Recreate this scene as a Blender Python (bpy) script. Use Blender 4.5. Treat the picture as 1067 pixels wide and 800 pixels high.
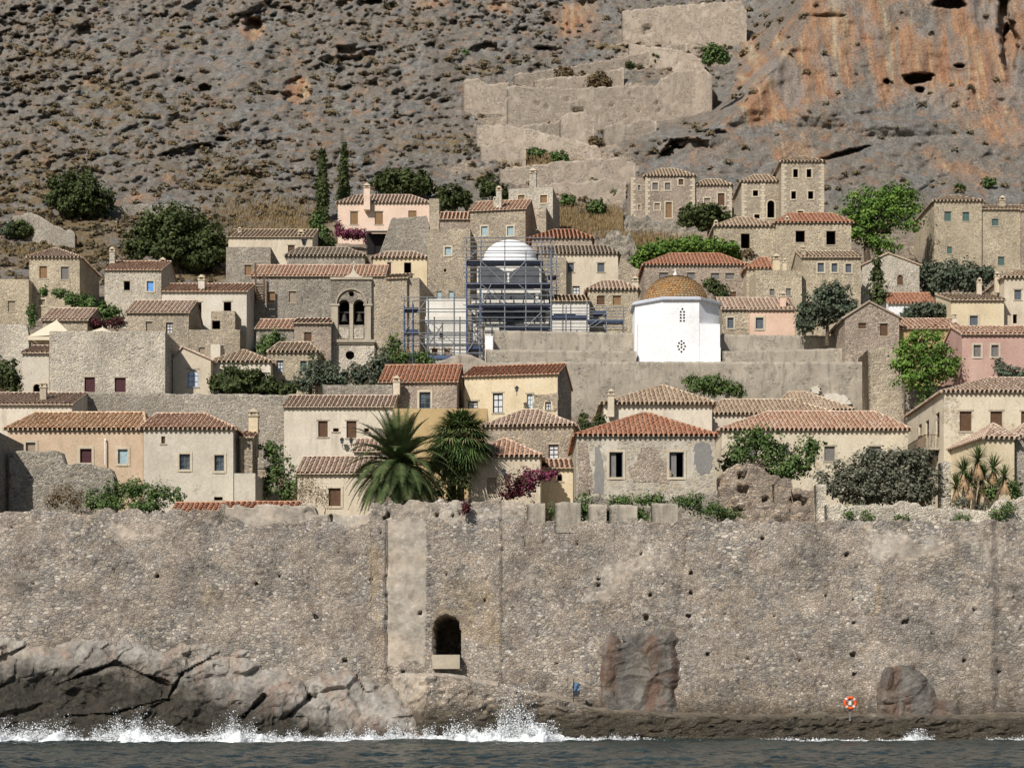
import bpy, math, random
import numpy as np
from mathutils import Vector
random.seed(7); rng = np.random.default_rng(7)
SC = bpy.context.scene
for o in list(bpy.data.objects): bpy.data.objects.remove(o)
# ------------------------------------------------------------ camera, sky, sun, exposure
F, CX, HY, CH = 1834.0, 533.5, 720.0, 3.0
cam = bpy.data.cameras.new('camera'); camo = bpy.data.objects.new('camera', cam)
SC.collection.objects.link(camo); SC.camera = camo
camo.location = (0, 0, CH); camo.rotation_euler = (math.radians(90), 0, 0)
cam.sensor_width = 36; cam.lens = F/1067*36; cam.shift_y = (HY-400)/1067; cam.clip_end = 6000; cam.clip_start = .5
SD = Vector((0.66, 1.05, -1.0)).normalized()
sun = bpy.data.lights.new('sun', 'SUN'); sun.energy = 4.9; sun.angle = math.radians(.5); sun.color = (1, .945, .875)
suno = bpy.data.objects.new('sun', sun); SC.collection.objects.link(suno)
suno.rotation_euler = SD.to_track_quat('-Z', 'Y').to_euler()
W = bpy.data.worlds.new('World'); SC.world = W; W.use_nodes = True
nt = W.node_tree; sky = nt.nodes.new('ShaderNodeTexSky'); sky.sky_type = 'NISHITA'; sky.sun_disc = False
sky.sun_elevation = math.asin(-SD.z); sky.sun_rotation = math.atan2(-SD.x, -SD.y)
nt.links.new(sky.outputs[0], nt.nodes['Background'].inputs[0]); nt.nodes['Background'].inputs[1].default_value = .06
vs = SC.view_settings; vs.view_transform = 'Standard'; vs.look = 'None'; vs.gamma = 1; vs.use_curve_mapping = False
vs.exposure = -0.06
SC.cycles.max_bounces = 4; SC.cycles.diffuse_bounces = 2; SC.cycles.glossy_bounces = 2; SC.cycles.transmission_bounces = 2
SC.cycles.transparent_max_bounces = 4

# ------------------------------------------------------------ helpers
def P(px, py, D): return np.array(((px-CX)/F*D, D, CH+(HY-py)/F*D))
GT = np.array([(108,566),(111,558),(118,548),(135,515),(150,450),(160,420),(175,372),(190,330),(205,300),(225,262),(245,226)], float)
def GPY(D): return np.interp(D, GT[:,0], GT[:,1])
def DG(py): return float(np.interp(-py, -GT[:,1], GT[:,0]))
def GZ(D): return CH+(HY-GPY(D))/F*D
def sstep(x, a, b):
    t = np.clip((x-a)/(b-a), 0, 1); return t*t*(3-2*t)
def _h(ix, iy, iz, s):
    n = (ix*73856093) ^ (iy*19349663) ^ (iz*83492791) ^ (s*2654435)
    n = (n ^ (n >> 13))*1274126177 & 0x7fffffff
    return ((n ^ (n >> 16)) & 0xffff)/65535.0
def vn(p, s=0):
    i = np.floor(p).astype(np.int64); f = p-i; f = f*f*(3-2*f); r = 0
    for dx in (0, 1):
        for dy in (0, 1):
            for dz in (0, 1):
                w = (f[:,0] if dx else 1-f[:,0])*(f[:,1] if dy else 1-f[:,1])*(f[:,2] if dz else 1-f[:,2])
                r = r+w*_h(i[:,0]+dx, i[:,1]+dy, i[:,2]+dz, s)
    return r*2-1
def fbm(p, o=4, s=0, g=.5):
    r = 0; a = 1; t = 0
    for k in range(o): r = r+a*vn(p*2**k+k*17.3, s+k); t += a; a *= g
    return r/t
def ridge(p, o=3, s=0):
    r = 0; a = 1; t = 0
    for k in range(o): r = r+a*(1-2*np.abs(vn(p*2**k+k*11.1, s+k))); t += a; a *= .5
    return r/t
def worley(p, s=0):
    i = np.floor(p).astype(np.int64); d1 = np.full(len(p), 9.); d2 = d1.copy(); c = np.zeros(len(p))
    for dx in (-1, 0, 1):
        for dy in (-1, 0, 1):
            for dz in (-1, 0, 1):
                a, b, e = i[:,0]+dx, i[:,1]+dy, i[:,2]+dz
                q = np.stack([a+_h(a,b,e,s), b+_h(a,b,e,s+5), e+_h(a,b,e,s+9)], 1)
                d = np.sqrt(((q-p)**2).sum(1)); m = d < d1
                d2 = np.where(m, d1, np.minimum(d2, d)); c = np.where(m, _h(a,b,e,s+3), c); d1 = np.where(m, d, d1)
    return d1, d2, c
class MB:
    def __init__(s): s.v = []; s.f = []; s.r = []
    def add(s, vs_, fs, rnd=.5):
        n = len(s.v); s.v.extend([tuple(map(float, q)) for q in vs_])
        for f in fs: s.f.append([n+k for k in f]); s.r.append(rnd)
    def quad(s, a, b, c, d, rnd=.5): s.add([a, b, c, d], [(0, 1, 2, 3)], rnd)
    def tri(s, a, b, c, rnd=.5): s.add([a, b, c], [(0, 1, 2)], rnd)
    def box(s, x0, x1, y0, y1, z0, z1, rnd=.5):
        s.hexa([(x0,y0,z0),(x1,y0,z0),(x1,y1,z0),(x0,y1,z0)], [(x0,y0,z1),(x1,y0,z1),(x1,y1,z1),(x0,y1,z1)], rnd)
    def hexa(s, lo, hi, rnd=.5):
        n = len(lo); s.add(list(lo)+list(hi), [tuple(range(n-1,-1,-1)), tuple(range(n,2*n))]+[(k,(k+1)%n,n+(k+1)%n,n+k) for k in range(n)], rnd)
    def tube(s, a, b, r0, r1=None, n=6, rnd=.5, caps=True):
        a = np.array(a, float); b = np.array(b, float); r1 = r0 if r1 is None else r1
        d = b-a; d /= np.linalg.norm(d)+1e-9; u = np.cross(d, (0,0,1.) if abs(d[2]) < .9 else (1.,0,0)); u /= np.linalg.norm(u); w = np.cross(d, u)
        c = [(math.cos(2*math.pi*k/n)*u+math.sin(2*math.pi*k/n)*w) for k in range(n)]
        fs = [(k,(k+1)%n,n+(k+1)%n,n+k) for k in range(n)]
        if caps: fs += [tuple(range(n-1,-1,-1)), tuple(range(n,2*n))]
        s.add([a+r0*q for q in c]+[b+r1*q for q in c], fs, rnd)
    def lathe(s, c, prof, n=16, rnd=.5, a0=0, a1=2*math.pi):
        full = abs(a1-a0-2*math.pi) < 1e-6; m = n if full else n+1; vs_ = []
        for r, z in prof:
            for k in range(m):
                t = a0+(a1-a0)*k/n; vs_.append((c[0]+r*math.cos(t), c[1]+r*math.sin(t), c[2]+z))
        fs = []
        for j in range(len(prof)-1):
            for k in range(n): fs.append((j*m+k, j*m+(k+1)%m, (j+1)*m+(k+1)%m, (j+1)*m+k))
        s.add(vs_, fs, rnd)
def link(name, me, m, parent=None, **kw):
    if m is not None: me.materials.append(m)
    o = bpy.data.objects.new(name, me); SC.collection.objects.link(o)
    if parent is not None: o.parent = parent
    tag(o, **kw); return o
def tag(o, label=None, cat=None, group=None, kind=None):
    if label: o['label'] = label
    if cat: o['category'] = cat
    if group: o['group'] = group
    if kind: o['kind'] = kind
def obj(name, mb, m, parent=None, smooth=False, **kw):
    me = bpy.data.meshes.new(name); me.from_pydata(mb.v, [], mb.f)
    at = me.attributes.new('rnd', 'FLOAT', 'FACE'); at.data.foreach_set('value', np.array(mb.r, np.float32))
    if smooth: me.polygons.foreach_set('use_smooth', [True]*len(me.polygons))
    me.update(); return link(name, me, m, parent, **kw)
def npmesh(name, V, Q, m, parent=None, smooth=True, rnd=None, msk=None, **kw):
    me = bpy.data.meshes.new(name); k = Q.shape[1]
    me.vertices.add(len(V)); me.vertices.foreach_set('co', V.astype(np.float32).ravel())
    me.loops.add(Q.size); me.loops.foreach_set('vertex_index', Q.astype(np.int32).ravel())
    me.polygons.add(len(Q)); me.polygons.foreach_set('loop_start', np.arange(0, Q.size, k, dtype=np.int32))
    me.polygons.foreach_set('loop_total', np.full(len(Q), k, np.int32))
    me.polygons.foreach_set('use_smooth', np.full(len(Q), smooth))
    if rnd is not None: me.attributes.new('rnd', 'FLOAT', 'FACE').data.foreach_set('value', rnd.astype(np.float32))
    if msk is not None:
        a = me.attributes.new('msk', 'FLOAT_COLOR', 'POINT'); a.data.foreach_set('color', np.concatenate([msk, np.ones((len(V),1))], 1).astype(np.float32).ravel())
    me.update(calc_edges=True); me.validate(); return link(name, me, m, parent, **kw)
def gridq(nr, nc, keep=None):
    r, c = np.meshgrid(np.arange(nr-1), np.arange(nc-1), indexing='ij'); a = (r*nc+c).ravel()
    q = np.stack([a, a+1, a+nc+1, a+nc], 1)
    return q if keep is None else q[keep.ravel()]
def empty(name, loc, label=None, cat=None, group=None, yaw=0):
    o = bpy.data.objects.new(name, None); SC.collection.objects.link(o); o.location = [float(q) for q in loc]; o.rotation_euler = (0, 0, yaw)
    o.empty_display_size = .5; tag(o, label, cat, group); return o

# ------------------------------------------------------------ materials
MATS = {}
class NT:
    def __init__(s, name):
        s.m = bpy.data.materials.new(name); s.m.use_nodes = True; s.t = s.m.node_tree; s.b = s.t.nodes['Principled BSDF']
        s.geo = s.n('NewGeometry'); s.pos = s.geo.outputs['Position']
    def n(s, typ, **kw):
        x = s.t.nodes.new('ShaderNode'+typ)
        for k, v in kw.items(): setattr(x, k, v)
        return x
    def l(s, a, b): s.t.links.new(a, b)
    def scale(s, v):
        x = s.n('Vector'+'Math', operation='MULTIPLY'); s.l(s.pos, x.inputs[0]); x.inputs[1].default_value = v; return x.outputs[0]
    def noise(s, vec, sc, det=4, rough=.6):
        x = s.n('TexNoise'); s.l(vec, x.inputs['Vector']); x.inputs['Scale'].default_value = sc; x.inputs['Detail'].default_value = det; x.inputs['Roughness'].default_value = rough; return x.outputs[0]
    def vor(s, vec, sc, feat='F1'):
        x = s.n('TexVoronoi', feature=feat); s.l(vec, x.inputs['Vector']); x.inputs['Scale'].default_value = sc; return x
    def ramp(s, fac, stops, interp='LINEAR'):
        x = s.n('ValToRGB'); s.l(fac, x.inputs[0]); e = x.color_ramp.elements; x.color_ramp.interpolation = interp
        while len(e) > 1: e.remove(e[-1])
        e[0].position = stops[0][0]; e[0].color = col(stops[0][1])
        for p, c in stops[1:]:
            q = e.new(p); q.color = col(c)
        return x.outputs[0]
    def mix(s, f, a, b, mode='MIX'):
        x = s.n('MixRGB', blend_type=mode)
        for k, v in ((0, f), (1, a), (2, b)):
            if hasattr(v, 'links'): s.l(v, x.inputs[k])
            else: x.inputs[k].default_value = v if k == 0 else col(v)
        return x.outputs[0]
    def math(s, op, a, b=0.0):
        x = s.n('Math', operation=op)
        for k, v in ((0, a), (1, b)):
            if hasattr(v, 'links'): s.l(v, x.inputs[k])
            else: x.inputs[k].default_value = v
        return x.outputs[0]
    def attr(s, n, out='Fac'): x = s.n('Attribute'); x.attribute_name = n; return x.outputs[out]
    def bump(s, h, dist=.05, st=1.0):
        x = s.n('Bump'); s.l(h, x.inputs['Height']); x.inputs['Distance'].default_value = dist; x.inputs['Strength'].default_value = st; s.l(x.outputs[0], s.b.inputs['Normal'])
    def out(s, c, rough=.9, spec=.2):
        if hasattr(c, 'links'): s.l(c, s.b.inputs['Base Color'])
        else: s.b.inputs['Base Color'].default_value = col(c)
        if hasattr(rough, 'links'): s.l(rough, s.b.inputs['Roughness'])
        else: s.b.inputs['Roughness'].default_value = rough
        s.b.inputs['Specular IOR Level'].default_value = spec; return s.m
def col(c):
    if isinstance(c, (int, float)): return (c, c, c, 1)
    return tuple(c) if len(c) == 4 else (*c, 1)
def greyed(c, k): return tuple(x*k for x in c)
def stone_nodes(t, pal, mortar, size=.3, mort=.06, flat=1.7):
    """random rubble: returns colour, height"""
    sc = 1/size; wob = t.noise(t.pos, 1.5/size, 2)
    w = t.n('VectorMath', operation='SCALE'); t.l(t.n('TexNoise').outputs['Color'], w.inputs[0])
    v = t.scale((1, 1, flat))
    ad = t.n('VectorMath', operation='ADD'); t.l(v, ad.inputs[0])
    nz = t.n('TexNoise'); t.l(t.pos, nz.inputs['Vector']); nz.inputs['Scale'].default_value = 1.3/size; nz.inputs['Detail'].default_value = 2
    sv = t.n('VectorMath', operation='SCALE'); t.l(nz.outputs['Color'], sv.inputs[0]); sv.inputs['Scale'].default_value = size*.6; t.l(sv.outputs[0], ad.inputs[1])
    vo = t.vor(ad.outputs[0], sc); ve = t.vor(ad.outputs[0], sc, 'DISTANCE_TO_EDGE')
    sep = t.n('SeparateColor'); t.l(vo.outputs['Color'], sep.inputs[0])
    k = len(pal); cst = t.ramp(sep.outputs[0], [(i/k, pal[i]) for i in range(k)], 'CONSTANT')
    cst = t.mix(.5, cst, t.ramp(sep.outputs[1], [(0, .25), (1, 1.0)]), 'MULTIPLY')
    edge = t.ramp(ve.outputs['Distance'], [(0, 0), (mort, 0), (mort+.10, 1)])
    var = t.noise(t.pos, .35, 4); mm = t.mix(t.math('MULTIPLY', t.ramp(var, [(.35, 0), (.6, 1)]), .45), edge, 0)
    c = t.mix(mm, mortar, cst)
    fine = t.noise(t.pos, 9, 4, .7)
    c = t.mix(.6, c, t.ramp(fine, [(.25, .55), (.7, 1.25)]), 'MULTIPLY')
    h = t.math('ADD', t.math('MULTIPLY', edge, .8), t.math('MULTIPLY', fine, .6))
    return c, h
def M_stone(name, pal, mortar, size=.29, mort=.05, tone=(.72, 1.18), stain=(.25, .22, .18)):
    t = NT(name); c, h = stone_nodes(t, pal, mortar, size, mort)
    big = t.noise(t.pos, .22, 5, .65); c = t.mix(1, c, t.ramp(big, [(.3, tone[0]), (.7, tone[1])]), 'MULTIPLY')
    st = t.noise(t.scale((.7, .7, .25)), .8, 5, .7); c = t.mix(t.math('MULTIPLY', t.ramp(st, [(.52, 0), (.7, 1)]), .45), c, stain)
    t.bump(h, .09, .9); return t.out(c, .95, .1)
TAN = [(0.534,0.441,0.313),(0.336,0.278,0.209),(0.65,0.557,0.418),(0.429,0.383,0.325),(0.557,0.441,0.278),(0.278,0.244,0.197)]
GRY = [(0.383,0.354,0.307),(0.244,0.226,0.197),(0.522,0.476,0.406),(0.336,0.307,0.267),(0.441,0.383,0.29),(0.197,0.18,0.157)]
YEL = [(0.613, 0.51, 0.358), (0.443, 0.36, 0.255), (0.705, 0.615, 0.472), (0.512, 0.464, 0.396), (0.603, 0.487, 0.319), (0.353, 0.302, 0.242)]
PAL = [(0.65,0.58,0.476),(0.464,0.406,0.336),(0.789,0.719,0.603),(0.58,0.534,0.464),(0.65,0.545,0.394),(0.371,0.336,0.278)]
RED = [(0.499,0.383,0.29),(0.325,0.255,0.209),(0.603,0.51,0.406),(0.441,0.348,0.278),(0.534,0.394,0.278),(0.244,0.209,0.18)]
def mk_stone():
    MATS['tan'] = M_stone('tan_rubble', TAN, (.54,.46,.35))
    MATS['grey'] = M_stone('grey_rubble', GRY, (.44,.395,.325))
    MATS['yellow'] = M_stone('yellow_rubble', YEL, (.62,.53,.38))
    MATS['pale'] = M_stone('pale_rubble', PAL, (.66,.60,.49), mort=.07)
    MATS['reddish'] = M_stone('reddish_rubble', RED, (.49,.41,.33))
    MATS['render'] = M_plaster('old_grey_render', (.38,.335,.27), (.23,.21,.175), (.47,.42,.34), patch=.42, pal=GRY, stain=.8); MATS['ruin'] = M_plaster('ruined_pale_masonry', (.41,.345,.275), (.27,.23,.19), (.50,.43,.345), patch=.62, pal=RED+GRY, stain=.8)
    MATS['quoin'] = M_plaster('quoin_stone', (.56,.49,.37), (.42,.36,.27), (.64,.57,.44))
def M_plaster(name, base, dark, light, patch=0., pal=None, stain=.35):
    t = NT(name); n1 = t.noise(t.pos, .45, 6, .65); n2 = t.noise(t.scale((1.6, 1.6, .35)), 1.1, 5, .7); n3 = t.noise(t.pos, 6, 4, .65)
    c = t.ramp(n1, [(.3, greyed(base, .86)), (.5, base), (.72, light)])
    c = t.mix(t.math('MULTIPLY', t.ramp(n2, [(.5, 0), (.75, 1)]), stain*2), c, dark)
    c = t.mix(.45, c, t.ramp(n3, [(.3, .7), (.65, 1.15)]), 'MULTIPLY'); h = n3
    if patch:
        sc, sh = stone_nodes(t, pal or TAN, greyed(base, .9), .32); pm = t.ramp(t.noise(t.pos, .55, 6, .7), [(.5+.3*(.5-patch), 0), (.53+.3*(.5-patch), 1)])
        c = t.mix(pm, c, sc); h = t.mix(pm, n3, sh)
    t.bump(h, .04, .6); return t.out(c, .93, .1)
def M_tile(name, cols, pale=(.55,.44,.33), age=.3):
    t = NT(name); r = t.attr('rnd'); k = len(cols)
    c = t.ramp(r, [(i/(k-1), cols[i]) for i in range(k)])
    n = t.noise(t.pos, .8, 5, .7); c = t.mix(t.math('MULTIPLY', t.ramp(n, [(.45, 0), (.7, 1)]), age), c, pale)
    f = t.noise(t.pos, 8, 3, .7); c = t.mix(.6, c, t.ramp(f, [(.25, .6), (.65, 1.2)]), 'MULTIPLY'); c = t.mix(t.math('MULTIPLY', t.ramp(t.noise(t.pos, 1.7, 5, .75), [(.54, 0), (.64, 1)]), .5), c, (.30,.25,.19))
    t.bump(f, .03, .5); return t.out(c, .9, .15)
def M_plain(name, c, var=.25, rough=.8, spec=.2, sc=5):
    t = NT(name); n = t.noise(t.pos, sc, 4, .65); t.bump(n, .01, .4)
    return t.out(t.mix(1, c, t.ramp(n, [(.3, 1-var), (.7, 1+var)]), 'MULTIPLY'), rough, spec)
mk_stone()
MATS['cream'] = M_plaster('cream_plaster', (.61,.53,.405), (.44,.375,.285), (.69,.615,.49), stain=.5)
MATS['cream2'] = M_plaster('pale_cream_plaster', (.65,.585,.475), (.48,.42,.34), (.73,.67,.56), stain=.5)
MATS['yplaster'] = M_plaster('yellow_plaster', (.66,.555,.375), (.50,.42,.29), (.71,.62,.45), stain=.35)
MATS['ochre'] = M_plaster('ochre_plaster', (.50,.37,.19), (.36,.27,.16), (.56,.44,.26))
MATS['orange'] = M_plaster('orange_plaster', (.57,.43,.30), (.45,.35,.25), (.64,.52,.38), stain=.5)
MATS['pink'] = M_plaster('pink_plaster', (.74,.57,.45), (.58,.45,.35), (.79,.64,.52), stain=.2)
MATS['pink2'] = M_plaster('faded_pink_plaster', (.50,.32,.27), (.38,.27,.22), (.58,.41,.34))
MATS['salmon'] = M_plaster('salmon_plaster', (.71,.50,.38), (.58,.42,.32), (.75,.56,.44), stain=.2)
MATS['white'] = M_plaster('limewash', (.62,.57,.48), (.46,.41,.33), (.7,.65,.57))
MATS['chalk'] = M_plaster('fresh_whitewash', (.85,.86,.87), (.76,.77,.78), (.9,.9,.91), stain=.15)
MATS['dirtywhite'] = M_plaster('dirty_whitewash', (.70,.67,.60), (.5,.47,.42), (.78,.76,.7))
MATS['worn'] = M_plaster('worn_cream_plaster', (.53,.485,.40), (.37,.335,.285), (.61,.56,.47), patch=.8, pal=TAN)
MATS['wornwhite'] = M_plaster('worn_white_plaster', (.56,.51,.42), (.42,.37,.30), (.64,.59,.5), patch=.18, pal=PAL)
MATS['wornyellow'] = M_plaster('worn_yellow_plaster', (.63,.555,.42), (.48,.42,.32), (.69,.62,.49), patch=.36, pal=YEL)
MATS['cement'] = M_plaster('grey_cement', (.24,.235,.22), (.18,.175,.165), (.28,.27,.25))
MATS['r_straw'] = M_tile('straw_orange_tiles', [(.36,.21,.12),(.58,.36,.21),(.70,.48,.30),(.80,.64,.46)], age=.3)
MATS['r_new'] = M_tile('new_orange_tiles', [(.26,.11,.065),(.38,.17,.10),(.46,.23,.14),(.54,.32,.21)], pale=(.50,.38,.29), age=.25)
MATS['r_mid'] = M_tile('weathered_orange_tiles', [(.34,.19,.125),(.49,.29,.19),(.58,.40,.29),(.70,.56,.44)], age=.4)
MATS['r_old'] = M_tile('old_brown_tiles', [(.31,.21,.155),(.46,.33,.245),(.56,.43,.33),(.68,.57,.47)], age=.45)
MATS['r_pale'] = M_tile('lichened_pale_tiles', [(.24,.165,.115),(.40,.29,.20),(.52,.40,.28),(.66,.55,.42)], pale=(.50,.43,.33), age=.45)
MATS['r_stone'] = M_tile('grey_stone_tiles', [(.20,.165,.125),(.29,.235,.175),(.36,.29,.22),(.44,.36,.27)], pale=(.38,.33,.27), age=.5)
for k, c in dict(brown=(.13,.075,.045), wine=(.085,.035,.04), grey=(.20,.19,.18), dark=(.04,.04,.045), blue=(.16,.38,.75), paleblue=(.36,.47,.50), green=(.09,.15,.14), slate=(.12,.14,.16), tanwood=(.27,.17,.09), white=(.7,.68,.63), sand=(.34,.28,.21), red=(.17,.045,.03)).items():
    MATS['w_'+k] = M_plain('painted_wood_'+k, c, .2)
t = NT('window_glass'); MATS['glass'] = t.out(t.ramp(t.noise(t.pos, .9, 2), [(.4, (.02,.025,.03)), (.6, (.10,.12,.14))]), .08, .6)
MATS['curtain'] = M_plain('white_curtain', (.62,.64,.66), .1)
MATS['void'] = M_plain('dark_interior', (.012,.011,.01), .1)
MATS['iron'] = M_plain('dark_iron', (.05,.045,.04), .2, .6)
MATS['trim'] = M_plaster('mortar_trim', (.55,.47,.35), (.42,.36,.27), (.63,.55,.42), stain=.1)
MATS['stonetrim'] = M_plaster('stone_trim', (.43,.375,.29), (.27,.24,.19), (.52,.46,.36), stain=.4)

# ------------------------------------------------------------ house builder
FOOT = []
def parse(st):
    w = st.split(); return w[0], (w[1] if len(w) > 1 else 'brown'), w
class Frame:      # a wall plane in a house's local space: origin o (u,w), unit dir d along, inward normal n
    def __init__(s, o, d, n): s.o = np.array(o, float); s.d = np.array(d, float); s.n = np.array(n, float)
    def pt(s, a, t, z): q = s.o+s.d*a+s.n*t; return (q[0], q[1], z)
    def box(s, mb, a0, a1, t0, t1, z0, z1, rnd=.5):
        flip = s.d[0]*s.n[1]-s.d[1]*s.n[0] < 0
        c = [(a0, t0), (a1, t0), (a1, t1), (a0, t1)]
        if flip: c = c[::-1]
        mb.hexa([s.pt(a, t, z0) for a, t in c], [s.pt(a, t, z1) for a, t in c], rnd)
def wall_face(mb, fr, L, z0, z1, holes, rv=.28):
    hs = [(max(h[0], .02), min(h[1], L-.02), h[2], min(h[3], z1-.02), h[4]) for h in holes]
    ua = sorted({0, L, *[h[0] for h in hs], *[h[1] for h in hs]}); za = sorted({z0, z1, *[h[2] for h in hs], *[h[3] for h in hs]})
    flip = fr.d[0]*fr.n[1]-fr.d[1]*fr.n[0] < 0
    def q(a, b, c, d): mb.quad(*( (d, c, b, a) if flip else (a, b, c, d)))
    for i in range(len(ua)-1):
        for j in range(len(za)-1):
            um, zm = (ua[i]+ua[i+1])/2, (za[j]+za[j+1])/2
            if any(h[0] < um < h[1] and h[2] < zm < h[3] for h in hs): continue
            q(fr.pt(ua[i],0,za[j]), fr.pt(ua[i+1],0,za[j]), fr.pt(ua[i+1],0,za[j+1]), fr.pt(ua[i],0,za[j+1]))
    for a0, a1, b0, b1, arch in hs:
        q(fr.pt(a0,0,b0), fr.pt(a0,0,b1), fr.pt(a0,rv,b1), fr.pt(a0,rv,b0)); q(fr.pt(a1,0,b1), fr.pt(a1,0,b0), fr.pt(a1,rv,b0), fr.pt(a1,rv,b1))
        q(fr.pt(a0,0,b0), fr.pt(a0,rv,b0), fr.pt(a1,rv,b0), fr.pt(a1,0,b0)); q(fr.pt(a1,0,b1), fr.pt(a1,rv,b1), fr.pt(a0,rv,b1), fr.pt(a0,0,b1))
        if arch:
            r = (a1-a0)/2; ac = (a0+a1)/2; zc = b1-r; n = 8
            for sgn in (-1, 1):
                cor = (ac+sgn*r, b1)
                for k in range(n):
                    t0, t1 = math.pi/2*k/n, math.pi/2*(k+1)/n
                    p0 = (ac+sgn*r*math.cos(t0), zc+r*math.sin(t0)); p1 = (ac+sgn*r*math.cos(t1), zc+r*math.sin(t1))
                    f = [fr.pt(*(p0[0], .003, p0[1])), fr.pt(cor[0], .003, cor[1]), fr.pt(p1[0], .003, p1[1])]
                    if (sgn > 0) == flip: f = f[::-1]
                    mb.tri(*f); mb.quad(fr.pt(p0[0],.003,p0[1]), fr.pt(p1[0],.003,p1[1]), fr.pt(p1[0],rv-.02,p1[1]), fr.pt(p0[0],rv-.02,p0[1]))
def make_window(root, fr, a0, a1, b0, b1, st):
    kind, cname, ws = parse(st); door = kind.startswith('d'); k = kind[1:] if door else kind
    wm = MATS.get('w_'+cname, MATS['w_brown']); w, h = a1-a0, b1-b0; f = MB(); ft = min(.07, w*.12); q = 'q' in ws; arch = 'arch' in ws
    if q:
        s = min(.17, w*.28); sm = MB(); tp = 0 if arch else s
        if arch:
            r = w/2; ac = (a0+a1)/2; n = 10
            for i in range(n):
                t0, t1 = math.pi*i/n+.02, math.pi*(i+1)/n-.02
                lo = [(ac+r*math.cos(t0), b1-r+r*math.sin(t0)), (ac+(r+s)*math.cos(t0), b1-r+(r+s)*math.sin(t0)), (ac+(r+s)*math.cos(t1), b1-r+(r+s)*math.sin(t1)), (ac+r*math.cos(t1), b1-r+r*math.sin(t1))]
                sm.hexa([fr.pt(a, -.05, z) for a, z in lo], [fr.pt(a, .03, z) for a, z in lo])
            fr.box(sm, a0-s, a0-.005, -.05, .03, b0-s, b1-r); fr.box(sm, a1+.005, a1+s, -.05, .03, b0-s, b1-r)
        else:
            fr.box(sm, a0-s, a0-.005, -.04, .03, b0-s, b1+s); fr.box(sm, a1+.005, a1+s, -.04, .03, b0-s, b1+s); fr.box(sm, a0-.004, a1+.004, -.041, .03, b1+.005, b1+s-.002)
        fr.box(sm, a0-.004, a1+.004, -.07, .03, b0-s+.002, b0-.005)
    elif not door or 'lin' in ws:
        sm = MB(); fr.box(sm, a0-.12, a1+.12, -.05, .06, b0-.11, b0-.005); lt = MB()
        if 'lin' in ws or h > .9: fr.box(lt, a0-.14, a1+.14, -.03, .06, b1+.005, b1+.13)
    else: sm = None
    nm = 'door' if door else 'window'
    if k in ('g', 's'):
        t0, t1 = .12, .17
        fr.box(f, a0+.002, a0+ft, t0, t1, b0+.002, b1-.002); fr.box(f, a1-ft, a1-.002, t0, t1, b0+.002, b1-.002)
        fr.box(f, a0+ft, a1-ft, t0, t1, b0+.002, b0+ft); fr.box(f, a0+ft, a1-ft, t0, t1, b1-ft, b1-.002)
        fr.box(f, (a0+a1)/2-ft*.35, (a0+a1)/2+ft*.35, t0+.005, t1, b0+ft, b1-ft)
        if k == 'g':
            nb = 3 if h > 1 else 2
            for i in range(1, nb): z = b0+h*i/nb; fr.box(f, a0+ft, a1-ft, t0+.01, t1-.005, z-ft*.3, z+ft*.3)
        o = obj(nm, f, wm, root); p = MB()
        if k == 'g':
            fr.box(p, a0+.01, a1-.01, .18, .20, b0+.01, b1-.01); obj('pane', p, MATS['curtain' if 'cur' in ws else 'glass'], o)
        else:
            for c0, c1 in ((a0+ft, (a0+a1)/2-.01), ((a0+a1)/2+.01, a1-ft)):
                p = MB(); n = max(3, int(h/.16))
                fr.box(p, c0, c1, .15, .165, b0+ft*.5, b1-ft*.5, .3)
                for i in range(n):
                    z = b0+ft+(h-2*ft)*(i+.15)/n; fr.box(p, c0+.01, c1-.01, .13, .15, z, z+(h-2*ft)/n*.6)
                obj('shutter', p, wm, o)
    else:
        fr.box(f, a0+.003, a0+.05, .1, .2, b0+.002, b1-.002); fr.box(f, a1-.05, a1-.003, .1, .2, b0+.002, b1-.002); fr.box(f, a0+.05, a1-.05, .1, .2, b1-.06, b1-.002)
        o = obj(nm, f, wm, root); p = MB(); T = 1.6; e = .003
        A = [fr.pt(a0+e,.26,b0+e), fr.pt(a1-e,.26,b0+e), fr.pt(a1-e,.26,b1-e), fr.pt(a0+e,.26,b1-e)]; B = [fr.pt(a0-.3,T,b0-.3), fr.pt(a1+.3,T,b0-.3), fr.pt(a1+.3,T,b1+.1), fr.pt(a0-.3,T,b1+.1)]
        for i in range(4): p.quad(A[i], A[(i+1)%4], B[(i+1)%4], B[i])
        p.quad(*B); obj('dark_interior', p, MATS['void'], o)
        if k == 'h':     # half open leaf
            p = MB(); fr.box(p, a0+.05, (a0+a1)/2, .2, .24, b0+.03, b1-.06); obj('shutter', p, MATS['w_grey'], o)
    if sm is not None: obj('surround' if q else 'sill', sm, MATS['quoin' if q else 'stonetrim'], o)
    if not q and sm is not None and lt.v: obj('lintel', lt, MATS['stonetrim'], o)
    return o
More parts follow.
